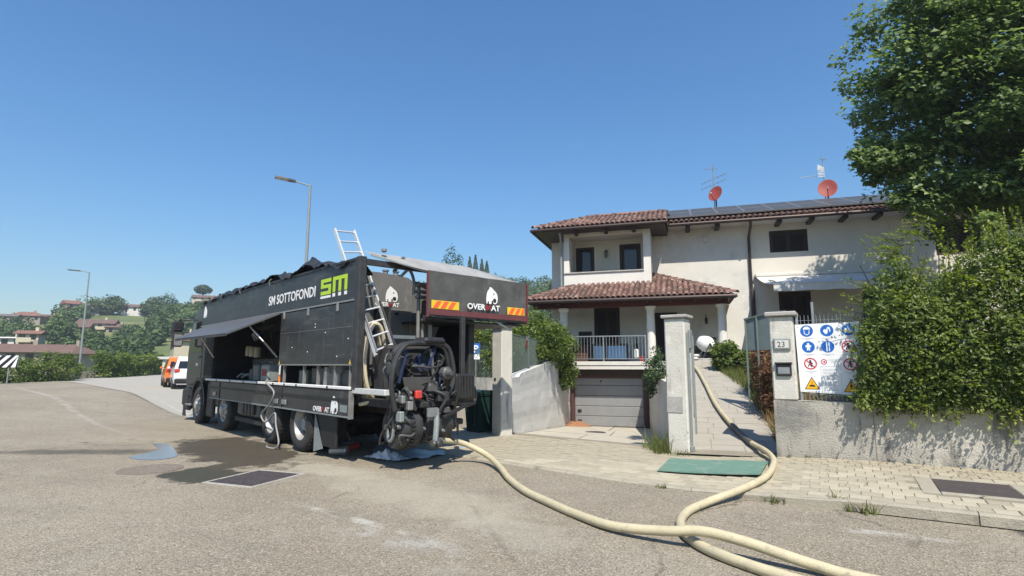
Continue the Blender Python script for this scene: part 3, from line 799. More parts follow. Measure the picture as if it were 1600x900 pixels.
def ridge_tiles(roof, a, b, name='ridge_tile'):
    a = Vector(a); b = Vector(b); L = (b - a).length; n = int(L / 0.36); d = (b - a).normalized()
    side = d.cross(Vector((0, 0, 1))).normalized()
    M = Matrix((side, d, side.cross(d))).transposed().to_4x4()
    for i in range(n):
        o = link(name, TILE, None, roof)
        o.matrix_local = Matrix.Translation(a + d * (i * L / n) + Vector((0, 0, 0.03))) @ M @ Matrix.Diagonal((1.25, 1, 1.3, 1))

def build_house():
    H = abs_thing('house', 'two-storey pale house with terracotta roofs, loggia, columned porch and garage below', 'house', (1.0, 23.5, 1.7))
    # ---- main walls
    hl = [(-3.54, -2.46, 1.78, 4.05), (-4.21, -3.64, 1.78, 3.06), (-1.06, -0.15, 1.78, 3.78), (-4.28, -3.47, 4.72, 6.70), (-2.40, -1.51, 4.72, 6.74)]
    holed_wall(MB(), -5.35, 2.70, -0.9, 7.35, 23.5, 0.35, hl).build('wall', 'plaster_patch', H)['label'] = 'patchy grey plaster of the left dwelling'
    hr = [(3.46, 4.83, 6.03, 6.91), (3.66, 4.80, 1.70, 4.47), (6.5, 7.7, 1.70, 4.40), (9.0, 10.4, 5.6, 6.91)]
    holed_wall(MB(), 2.703, 12.5, -0.9, 7.35, 23.497, 0.35, hr).build('wall', 'plaster', H)['label'] = 'cream plaster of the right dwelling'
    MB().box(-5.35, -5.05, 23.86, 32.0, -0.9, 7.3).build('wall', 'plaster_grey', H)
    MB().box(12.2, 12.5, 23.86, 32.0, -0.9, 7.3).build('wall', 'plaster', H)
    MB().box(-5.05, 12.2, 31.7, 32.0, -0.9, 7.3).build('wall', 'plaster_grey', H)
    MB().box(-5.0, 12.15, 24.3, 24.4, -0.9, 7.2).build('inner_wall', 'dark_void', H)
    # ---- shutters and doors
    def shutter(x0, x1, z0, z1, y, leaves=2, slats=True):
        o = MB().box(x0 + .03, x1 - .03, y + 0.10, y + 0.13, z0, z1 - .02).build('shutter', 'shutter', H)
        f = MB()
        f.box(x0 + .003, x0 + .07, y + 0.04, y + 0.14, z0, z1 - .003).box(x1 - .07, x1 - .003, y + 0.04, y + 0.14, z0, z1 - .003).box(x0 + .07, x1 - .07, y + 0.04, y + 0.14, z1 - .07, z1 - .003)
        f.build('frame', 'dark_wood', o)
        w = (x1 - x0 - .16) / leaves
        for i in range(leaves):
            a = x0 + .08 + i * w; b = a + w - .01
            l = MB().box(a, a + .06, y + .07, y + .11, z0 + .01, z1 - .09).box(b - .06, b, y + .07, y + .11, z0 + .01, z1 - .09).box(a + .06, b - .06, y + .07, y + .11, z0 + .01, z0 + .08).box(a + .06, b - .06, y + .07, y + .11, z1 - .16, z1 - .09)
            l.build('leaf_frame', 'dark_wood', o)
            if slats:
                z = z0 + .1; sl = MB()
                while z < z1 - .2:
                    sl.add([(a + .06, y + .075, z), (b - .06, y + .075, z), (b - .06, y + .1, z + .05), (a + .06, y + .1, z + .05)], [(0, 1, 2, 3)]); z += .065
                sl.build('slats', 'shutter', o)
        return o
    shutter(-3.54, -2.46, 1.78, 4.05, 23.5); shutter(-4.21, -3.64, 1.78, 3.06, 23.5, 1); shutter(-1.06, -0.15, 1.78, 3.78, 23.5, 1)
    shutter(3.46, 4.83, 6.03, 6.91, 23.5, 2)
    shutter(3.66, 4.80, 1.70, 4.47, 23.55, 2); shutter(6.5, 7.7, 1.70, 4.40, 23.5, 2); shutter(9.0, 10.4, 5.6, 6.91, 23.5, 2)
    for (x0, x1, z1) in ((-4.28, -3.47, 6.70), (-2.40, -1.51, 6.74)):
        d = MB().box(x0 + .1, x1 - .1, 23.60, 23.63, 4.74, z1 - .09).build('loggia_door', 'glass_dark', H)
        MB().box(x0 + .003, x0 + .1, 23.52, 23.66, 4.73, z1 - .003).box(x1 - .1, x1 - .003, 23.52, 23.66, 4.73, z1 - .003).box(x0 + .1, x1 - .1, 23.52, 23.66, z1 - .09, z1 - .003).build('frame', 'dark_wood', d)
        MB().box(x0 + .11, x0 + .19, 23.585, 23.60, 4.74, z1 - .1).box(x1 - .19, x1 - .11, 23.585, 23.60, 4.74, z1 - .1).build('stile', 'shutter', d)
        MB().box(x0 - .08, x1 + .08, 23.485, 23.5, z1 + .003, z1 + .07).box(x0 - .08, x0 - .002, 23.485, 23.5, 4.7, z1 + .002).box(x1 + .002, x1 + .08, 23.485, 23.5, 4.7, z1 + .002).build('surround', 'plaster_white', d)
    # ---- loggia
    LX0, LX1 = -4.50, -1.04
    MB().box(LX0, LX1, 22.0, 22.22, 4.55, 5.31).build('parapet', 'plaster_white', H)
    MB().bbox(LX0 + .02, LX1 - .27, 21.95, 22.27, 5.313, 5.37, .01).build('parapet_cap', 'cap_stone', H)
    MB().box(LX0, LX0 + .22, 22.0, 22.22, 5.312, 7.12).build('pier', 'plaster_white', H)
    MB().box(LX1 - .28, LX1, 22.0, 22.22, 5.312, 7.12).build('pier', 'plaster_white', H)
    MB().box(LX0 + .222, LX1 - .282, 22.0, 22.22, 6.88, 7.12).build('lintel', 'plaster_white', H)
    MB().box(LX1 - .2, LX1 - .002, 22.222, 23.497, 4.55, 7.12).build('side_wall', 'plaster_white', H)
    MB().box(LX0 + .002, LX0 + .2, 22.222, 23.497, 4.55, 7.12).build('side_wall', 'plaster_white', H)
    MB().box(LX0 + .2, LX1 - .2, 22.222, 23.497, 4.56, 4.70).build('loggia_floor', 'cap_stone', H)
    MB().box(LX0 + .2, LX1 - .2, 22.222, 23.497, 6.95, 7.05).build('loggia_ceiling', 'plaster_white', H)
    MB().box(LX0 - .02, LX1 + .35, 21.93, 21.997, 4.53, 4.66).build('flashing', 'galv_dull', H)
    # ---- upper roofs
    k = 0.41
    lr = MB(); e = [(-5.64, 21.35, 7.08), (-0.37, 21.35, 7.08), (-0.37, 24.6, 7.08), (-5.64, 24.6, 7.08)]
    zr = 7.08 + k * 2.20
    lr.add(e + [(-3.44, 23.55, zr), (-0.37, 23.55, zr), (-3.29, 27.0, zr), (0.4, 27.0, zr)] , [(0, 1, 5, 4), (0, 4, 3), (4, 5, 7, 6), (1, 2, 5), (3, 4, 6)])
    upper = lr.build('loggia_roof', 'tile_bed', H)
    MB().prism([(-5.58, 21.41), (-0.43, 21.41), (-0.43, 23.49), (-5.58, 23.49)], 6.985, 7.02).build('soffit', 'dark_wood', upper)
    MB().prism([(-5.58, 23.51), (-5.355, 23.51), (-5.355, 30), (-5.58, 30)], 6.985, 7.02).build('soffit', 'dark_wood', upper)
    u = Vector((0, 1, k))
    SL = Vector((0, 2.2, k * 2.2)).length
    # ---- porch roof
    kp = 0.42; PX0, PX1, PY, PZ = -5.75, 1.86, 20.15, 4.02
    pr = MB(); zt = PZ + kp * 1.83
    pr.add([(PX0, PY, PZ), (PX1, PY, PZ), (PX1 - 3.3, 23.49, PZ + kp * 3.3), (PX1, 23.49, PZ), (PX0 + 3.3, 23.49, PZ + kp * 3.3), (PX0, 23.49, PZ)],
           [(0, 1, 2, 4), (1, 3, 2), (0, 4, 5)])
    porch = pr.build('porch_roof', 'tile_bed', H)
    up = Vector((0, 1, kp)); PL = Vector((0, 3.3, kp * 3.3)).length; cs = 1 / math.sqrt(1 + kp * kp)
    def inside_p(x, y):
        h = y * cs
        X = PX0 + x
        if PX0 + h > X or X > PX1 - h: return False
        if h > 1.80 and -4.55 < X < -1.0: return False
        return h < 3.2
    tiled_slope(porch, (PX0, PY, PZ), (PX1, PY, PZ), up, 3.5, inside_p)
    ridge_tiles(porch, (PX1, PY, PZ + .03), (PX1 - 3.2, PY + 3.2, PZ + kp * 3.2 + .03)); ridge_tiles(porch, (PX0, PY, PZ + .03), (PX0 + 1.7, PY + 1.7, PZ + kp * 1.7 + .03))
    def inside_l(x, y):
        h = y * cs; return h < x + 0.05 and h < 2.2
    tiled_slope(upper, (-5.64, 21.35, 7.08), (-0.37, 21.35, 7.08), u, SL, inside_l)
    ridge_tiles(upper, (-5.64, 21.35, 7.13), (-3.44, 23.55, zr + .05)); ridge_tiles(upper, (-3.44, 23.55, zr + .04), (-0.4, 23.55, zr + .04))
    # ---- main roof
    km = 0.36; ze = 7.27; yr = 27.4; zrm = ze + km * (yr - 22.7)
    mr = MB(); mr.add([(-5.64, 22.7, ze - .02), (13.2, 22.7, ze - .02), (13.2, yr, zrm), (-1.0, yr, zrm), (13.2, 32.6, ze - .02), (-5.64, 32.6, ze - .02)], [(0, 1, 2, 3), (3, 2, 4, 5), (0, 3, 5)])
    main = mr.build('main_roof', 'tile_bed', H)
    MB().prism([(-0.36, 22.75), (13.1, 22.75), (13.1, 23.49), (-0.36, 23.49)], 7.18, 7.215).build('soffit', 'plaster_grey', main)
    um = Vector((0, 1, km))
    tiled_slope(main, (-0.33, 22.7, ze), (13.0, 22.7, ze), um, 0.75, lambda x, y: y < 0.9, rows=3)
    tiled_slope(main, (-0.33, 26.55, ze + km * 3.85), (13.0, 26.55, ze + km * 3.85), um, 0.85, lambda x, y: y < 0.9, rows=3, single=False, bed=False, rest_name='ridge_tile_field')
    ridge_tiles(main, (-0.9, yr, zrm), (13.0, yr, zrm))
    # gutters and fascias
    for (nm, par, a, b) in (('gutter', upper, (-5.66, 21.28, 7.04), (-0.35, 21.28, 7.04)), ('gutter', porch, (PX0, PY - .07, PZ - .03), (PX1, PY - .07, PZ - .03)), ('gutter', main, (-0.3, 22.63, 7.22), (13.1, 22.63, 7.22)), ('gutter', upper, (-5.70, 21.30, 7.04), (-5.70, 30.0, 7.04))):
        MB().tube([a, b], 0.062, 8).build(nm, 'copper', par)
    MB().box(-5.62, -0.39, 21.35, 21.39, 6.985, 7.09).build('fascia', 'dark_wood', upper); MB().box(PX0 + .04, PX1 - .04, PY + .02, PY + .06, PZ - .10, PZ - .01).build('fascia', 'dark_wood', porch)
    MB().box(-0.31, 13.1, 22.7, 22.75, 7.17, 7.255).build('fascia', 'dark_wood', main)
    x = 0.4
    while x < 12.6:
        if abs(x - 2.7) > .1: MB().bbox(x - .09, x + .09, 22.74, 23.49, 7.05, 7.178, .02).build('rafter', 'dark_wood', main)
        x += 1.12
    for x in (-3.95, -2.75, -1.65): MB().bbox(x - .07, x + .07, 21.42, 21.995, 6.86, 6.98, .02).build('rafter', 'dark_wood', upper)
    # ---- solar panels
    sm = MB().box(-0.485, 0.485, -0.80, 0.80, 0.0, 0.035).mesh('cells'); sm.materials.append(MAT['solar'])
    fm = MB().box(-.5, .5, -.825, -.79, -.01, .042).box(-.5, .5, .79, .825, -.01, .042).box(-.5, -.47, -.79, .79, -.01, .042).box(.47, .5, -.79, .79, -.01, .042).mesh('panel_frame'); fm.materials.append(MAT['galv'])
    Mm = frame((-0.2, 22.7, ze), (1, 0, 0), um)
    for r in range(2):
        for c in range(12):
            o = link('solar_panel', sm, None, main); o.matrix_local = Mm @ Matrix.Translation((0.35 + c * 1.02 - .1, 1.42 + r * 1.67, 0.19))
            link('frame', fm, None, o)
    # ---- porch: slab, columns, beam, ceiling
    MB().box(-5.3, 1.85, 20.82, 23.49, 1.50, 1.775).build('porch_slab', 'plaster_white', H)
    MB().box(-5.32, 1.87, 20.76, 20.818, 1.49, 1.60).build('slab_band', 'cream_paint', H); MB().box(-5.32, 1.87, 20.74, 20.818, 1.64, 1.78).build('slab_band', 'cream_paint', H)
    MB().box(PX0 + .25, PX1 - .25, 20.82, 21.02, 3.79, 4.0).build('beam', 'beam_red', H)
    MB().box(PX0 + .1, PX1 - .1, 20.2, 20.8, 4.0, 4.025).build('porch_soffit', 'dark_wood', H)
    MB().box(PX0 + .1, PX1 - .1, 21.04, 23.49, 4.06, 4.09).build('porch_ceiling', 'dark_wood', H)
    x = PX0 + .5
    while x < PX1 - .2: MB().bbox(x - .05, x + .05, 20.22, 20.8, 3.90, 3.997, .01).build('rafter', 'dark_wood', porch); x += .82
    for x in (-4.31, -1.07, 1.39):
        c = MB(); c.lathe([(0.20, 1.776), (0.20, 1.85), (0.16, 1.88), (0.155, 2.5), (0.14, 3.62), (0.145, 3.66), (0.185, 3.70), (0.20, 3.78), (0.20, 3.788)], 20, Matrix.Translation((x, 20.92, 0)))
        c.build('column', 'plaster_white', H, smooth=True)
    # railing
    rl = MB().box(-4.15, -1.25, 20.84, 20.88, 2.69, 2.73).build('railing', 'galv', H)
    MB().box(-4.15, -1.25, 20.85, 20.87, 1.86, 1.885).build('bottom_rail', 'galv', rl)
    for x in (-4.12, -2.81, -1.28): MB().box(x - .022, x + .022, 20.83, 20.89, 1.78, 2.688).build('post', 'galv', rl)
    x = -4.0
    while x < -1.32:
        if abs(x + 2.81) > .06: MB().box(x - .008, x + .008, 20.852, 20.868, 1.886, 2.689).build('baluster', 'galv', rl)
        x += 0.118
    # ---- garage front
    holed_wall(MB(), -5.3, 1.85, -0.9, 1.488, 21.30, 0.25, [(-4.16, -1.33, -0.9, 1.27)]).build('basement_wall', 'dark_wood', H)
    gd = MB().box(-4.05, -1.44, 21.52, 21.56, -0.66, 1.17).build('garage_door', 'garage_panel', H)
    zs = [-0.65, -0.27, 0.10, 0.50, 0.88, 1.16]
    for a, b in zip(zs[:-1], zs[1:]): MB().bbox(-4.03, -1.46, 21.485, 21.517, a + .008, b - .008, .012).build('door_section', 'garage_panel', gd)
    MB().box(-4.157, -4.052, 21.38, 21.55, -0.7, 1.265).box(-1.438, -1.333, 21.38, 21.55, -0.7, 1.265).box(-4.05, -1.44, 21.38, 21.55, 1.175, 1.265).build('frame', 'garage_frame', gd)
    MB().box(-4.05, -1.44, 21.40, 21.5, -0.72, -0.655).build('threshold', 'garage_frame', gd)
    for z in (-.46, -.08): MB().bbox(-3.93, -3.78, 21.455, 21.484, z - .06, z + .05, .02).build('vent', 'black_plastic', gd)
    MB().bbox(-3.05, -2.99, 21.45, 21.484, 1.0, 1.06, .01).build('latch', 'black_plastic', gd)
    # ---- downpipes
    MB().tube(spline([(2.72, 22.66, 7.16), (2.72, 22.75, 7.0), (2.70, 23.3, 6.7), (2.70, 23.42, 6.5)], 4) + [Vector((2.70, 23.42, 4.6))], 0.055, 10).build('downpipe', 'copper', H, smooth=True)
    MB().tube([(2.72, 23.41, 4.6), (2.72, 23.41, 4.5), (2.72, 23.41, 1.7)], [.06, .085, .085], 10).build('downpipe', 'copper', H, smooth=True)
    MB().tube([(-4.58, 21.6, 6.98), (-4.60, 21.93, 6.75), (-4.60, 21.93, 4.6)], 0.05, 10).build('downpipe', 'galv_dull', H, smooth=True)
    # ---- awning over the right dwelling's door
    aw = MB(); n = 10
    for i in range(n + 1):
        t = i / n; y = 23.42 - 3.02 * t; z = 5.08 - 0.70 * t - 0.10 * math.sin(math.pi * t); xl, xr = 2.88 + .16 * t, 7.9
        aw.v += [(xl, y, z), (xr, y, z), (xl, y, z - .012), (xr, y, z - .012)]
    for i in range(n):
        a = i * 4; b = a + 4; aw.f += [(a, a + 1, b + 1, b), (a + 2, b + 2, b + 3, a + 3), (a, b, b + 2, a + 2), (a + 1, a + 3, b + 3, b + 1)]; aw.mi += [0] * 4
    A = aw.build('awning', 'awning', H, smooth=True)
    vl = MB(); m = 40
    for i in range(m + 1):
        x = 3.04 + (7.9 - 3.04) * i / m; yy = 20.37 + .012 * math.sin(i * 1.7); vl.v += [(x, 20.385, 4.37), (x, yy, 4.12 + .012 * math.sin(i * .9))]
    for i in range(m): a = i * 2; vl.f.append((a, a + 1, a + 3, a + 2)); vl.mi.append(0)
    vl.build('valance', 'awning', A, smooth=True)
    MB().tube([(3.02, 20.4, 4.37), (7.92, 20.4, 4.37)], .03, 8).build('front_bar', 'cream_paint', A); MB().bbox(2.84, 7.95, 23.3, 23.49, 5.06, 5.2, .03).build('cassette', 'cream_paint', A)
    for x in (3.2, 7.6): MB().tube([(x, 23.4, 4.95), (x + .05, 21.9, 4.70), (x, 20.42, 4.38)], .025, 6).build('arm', 'galv', A)
    # ---- lantern on the loggia wall, wall lamp on the porch, white box under eave
    ln = MB().bbox(-2.99, -2.91, 23.4, 23.497, 6.42, 6.5, .01).build('wall_lantern', 'sign_black', H)
    MB().lathe([(0.02, 6.52), (0.10, 6.42), (0.075, 6.41), (0.05, 6.2), (0.02, 6.17), (0.0, 6.13)], 6, Matrix.Translation((-2.95, 23.36, 0))).build('lantern_cage', 'fence_green', ln)
    for xx in (-4.75, 0.95):
        w = MB().tube([(xx, 23.49, 3.55), (xx, 23.3, 3.62), (xx, 23.2, 3.5)], .018, 6).build('wall_lamp', 'sign_black', H)
        MB().lathe([(0.0, 3.52), (.06, 3.48), (.05, 3.28), (0.0, 3.24)], 8, Matrix.Translation((xx, 23.2, 0))).build('lamp_shade', 'sign_black', w)
    MB().bbox(1.0, 1.16, 23.38, 23.497, 6.62, 6.76, .02).build('siren_box', 'plaster_white', H)
build_house()

# ------------------------------------------------------------------ antennas and dishes on the roof
def dish(name, label, x, y, z0, zc, face, rad):
    t = abs_thing(name, label, 'satellite dish', (x, y, z0), group='red satellite dishes on the roof')
    MB().cyl((x, y, z0), (x, y, zc - rad * .2), .035, 10).build('mast', 'dark_steel', t)
    f = Vector(face).normalized(); M = Matrix.Translation((x, y, zc)) @ f.to_track_quat('Z', 'Y').to_matrix().to_4x4() @ Matrix.Diagonal((.93, 1.05, 1, 1))
    prof = [(0.001, 0.0)] + [(rad * q, 0.16 * rad * 2 * q * q * .5) for q in (.25, .5, .75, 1.0)] + [(rad * 1.03, .16 * rad)] + [(rad * q, .16 * rad * q * q - .02) for q in (1.0, .75, .5, .25)] + [(0.001, -.02)]
    MB().lathe(prof, 28, M).build('reflector', 'dish_red', t, smooth=True)
    low = M @ Vector((0, -rad * .95, .05)); tip = M @ Vector((0, -rad * .55, rad * 1.25))
    MB().tube([low, tip], .016, 6).build('feed_arm', 'dark_steel', t)
    MB().cyl(tip, M @ Vector((0, -rad * .42, rad * 1.05)), .035, 8).build('feed_horn', 'cream_paint', t)
dish('satellite_dish', 'red satellite dish turned sideways on the roof below the twin-boom aerial', 1.78, 26.7, 8.68, 9.55, (-.55, -.80, .30), .36)
dish('satellite_dish', 'red satellite dish facing front on the roof nearest the big tree', 6.42, 26.7, 8.68, 9.36, (-.22, -.92, .22), .40)
def yagi(mb, c, d, L, n, w):
    c = Vector(c); d = Vector(d).normalized(); s = d.cross(Vector((0, 0, 1))).normalized()
    mb.tube([c - d * L / 2, c + d * L / 2], .012, 5)
    for i in range(n): p = c + d * (-L / 2 + L * i / (n - 1)); mb.tube([p - s * w / 2, p + s * w / 2], .008, 4)
t = abs_thing('tv_aerial', 'thin rooftop aerial with two slanting booms above the left dish', 'aerial', (1.72, 26.9, 8.75))
MB().cyl((1.72, 26.9, 8.75), (1.72, 26.9, 11.1), .02, 8).build('mast', 'galv_dull', t)
b = MB(); yagi(b, (1.72, 26.9, 10.35), (.93, -.25, .27), 1.15, 7, .3); b.build('upper_boom', 'galv_dull', t)
b = MB(); yagi(b, (1.72, 26.9, 10.08), (.93, -.25, .27), 1.15, 7, .3); b.build('lower_boom', 'galv_dull', t)
b = MB(); yagi(b, (1.62, 26.9, 10.85), (.97, .2, .03), .6, 4, .25); b.build('top_boom', 'galv_dull', t)
t = abs_thing('tv_aerial', 'rooftop aerial with a white mesh panel above the right dish', 'aerial', (6.36, 26.9, 8.75))
MB().cyl((6.36, 26.9, 8.75), (6.36, 26.9, 10.95), .02, 8).build('mast', 'galv_dull', t)
b = MB(); yagi(b, (5.85, 26.9, 10.05), (1, -.1, .0), .9, 8, .22); b.build('boom', 'cream_paint', t)
b = MB()
for i in range(7): b.box(6.1, 6.36, 26.75, 26.77, 9.95 + i * .07, 9.975 + i * .07)
b.add([(6.08, 26.74, 10.25), (6.36, 26.74, 10.2), (6.30, 26.70, 10.38), (6.1, 26.70, 10.52)], [(0, 1, 2, 3)]); b.build('mesh_panel', 'white_paint', t)
b = MB(); yagi(b, (6.36, 26.9, 10.8), (.9, .3, 0), .25, 3, .15); b.build('top_boom', 'galv_dull', t)
# ================================================================== THE PUMPING TRUCK
# local frame: x = towards the cab, y = truck's left (the side facing the street), z up; y = 0 is the left face
TRUCK_AT = (-7.13, 9.27, 0.0); TRUCK_RZ = R(150.3)
def elephant(mb, s, M, z0, z1):
    """white elephant-head emblem: domed head, tusked trunk curling to the right"""
    head = [(0.00, 0.02), (0.10, 0.02), (0.10, 0.16), (0.20, 0.18), (0.22, 0.00), (0.42, 0.00), (0.44, 0.18), (0.50, 0.24), (0.56, 0.20), (0.58, 0.06), (0.70, 0.00), (0.86, 0.05), (0.96, 0.22), (0.97, 0.46),
            (0.92, 0.66), (0.80, 0.82), (0.62, 0.94), (0.46, 1.06), (0.34, 1.12), (0.26, 1.08), (0.24, 0.98), (0.10, 0.84), (0.02, 0.60), (-0.02, 0.30)]
    mb.prism([(a * s, b * s) for a, b in head], z0, z1, M)
def overmat(parent, origin, xdir, ydir, width, cap, ex, ey, es, gap=0.004):
    """white lettering with a dull red middle letter, and the emblem at (ex, ey) of size es"""
    M = frame(origin, xdir, ydir) @ Matrix.Translation((0, 0, gap))
    size = cap / 0.70; parts = []; x = 0.0
    for (t, m) in (('OVER', 'logo_white'), ('M', 'logo_red'), ('AT', 'logo_white')):
        o = text_mesh(t, size, Matrix.Identity(4), 0.003, m, 'lettering', parent, bold=size * .028)
        xs = [v.co.x for v in o.data.vertices]; w = max(xs) - min(xs)
        o.data.transform(Matrix.Translation((x - min(xs), 0, 0))); x += w + size * .06; parts.append(o)
    k = width / (x - size * .06)
    for o in parts: o.data.transform(M @ Matrix.Diagonal((k, 1, 1, 1)))
    e = MB(); elephant(e, es, M @ Matrix.Translation((ex, ey, 0)), -.0015, .0015); eo = e.build('emblem', 'logo_white', parent)
    d = MB(); d.lathe([(0, 0.0016), (es * .055, 0.0016), (es * .055, 0.003), (0, .003)], 10, M @ Matrix.Translation((ex + es * .62, ey + es * .66, 0))); d.build('emblem_eye', 'sign_black', eo)
    d = MB(); d.lathe([(0, 0.0016), (es * .15, 0.0016), (es * .15, 0.003), (0, .003)], 14, M @ Matrix.Translation((ex + es * .70, ey + es * .24, 0))); d.build('emblem_trunk_curl', 'black_panel', eo)

def make_wheel(deep):
    """outer face towards +y at y = 0, axle at origin"""
    w = bpy.data.objects.new('wheel', None); COL.objects.link(w)
    Mx = Matrix.Rotation(R(-90), 4, 'X')
    rt = 0.51; wd = 0.30 if not deep else 0.62
    ty = MB()
    prof = [(0.30, 0.0), (0.34, 0.012), (0.40, 0.018), (0.465, 0.012), (0.50, -0.015), (rt, -0.05), (rt, -wd + .05), (0.50, -wd + .015), (0.46, -wd - .01), (0.40, -wd - .015), (0.30, -wd)]
    ty.lathe(prof, 36, Mx, close=True)
    for i in range(36):
        a = 2 * math.pi * i / 36
        for (h0, h1, off) in ((-0.04, -0.15, 0), (-wd + .04, -wd + .15, .5)):
            b = a + off * 2 * math.pi / 36
            T = Mx @ Matrix.Rotation(b, 4, 'Z')
            ty.box(rt - 0.012, rt + 0.014, -0.026, 0.026, min(h0, h1), max(h0, h1), T)
    link('tyre', ty.build('tyre_tmp', 'rubber', None, smooth=True).data, None, w)
    bpy.data.objects.remove(bpy.data.objects['tyre_tmp'])
    rm = MB()
    if deep: prof = [(0.302, -0.005), (0.285, -0.012), (0.27, -0.05), (0.255, -0.13), (0.235, -0.185), (0.15, -0.20), (0.14, -0.13), (0.11, -0.12), (0.10, -0.06), (0.0, -0.055)]
    else: prof = [(0.302, -0.005), (0.285, -0.012), (0.265, -0.05), (0.245, -0.075), (0.20, -0.015), (0.165, 0.012), (0.12, 0.015), (0.11, 0.055), (0.095, 0.07), (0.0, 0.072)]
    rm.lathe(prof, 28, Mx, caps=False)
    for i in range(10):
        a = 2 * math.pi * i / 10; r = 0.18 if deep else 0.165; h = -0.19 if deep else 0.012
        rm.lathe([(0.014, h), (0.014, h + 0.03), (0, h + .035)], 6, Mx @ Matrix.Translation((r * math.cos(a), r * math.sin(a), 0)))
    r = rm.build('rim_tmp', 'rim_alu', None, smooth=True); me = r.data; bpy.data.objects.remove(r); link('rim', me, None, w)
    hl = MB()
    for i in range(8):
        a = 2 * math.pi * (i + .5) / 8; rr = 0.215; h = -0.155 if deep else -0.028
        hl.lathe([(0.028, h), (0.0, h + .012)], 8, Mx @ Matrix.Translation((rr * math.cos(a), rr * math.sin(a), 0.012 if deep else 0.02)))
    r = hl.build('hole_tmp', 'sign_black', None); me = r.data; bpy.data.objects.remove(r); tag(link('hand_holes', me, None, w), kind='stuff')
    return w

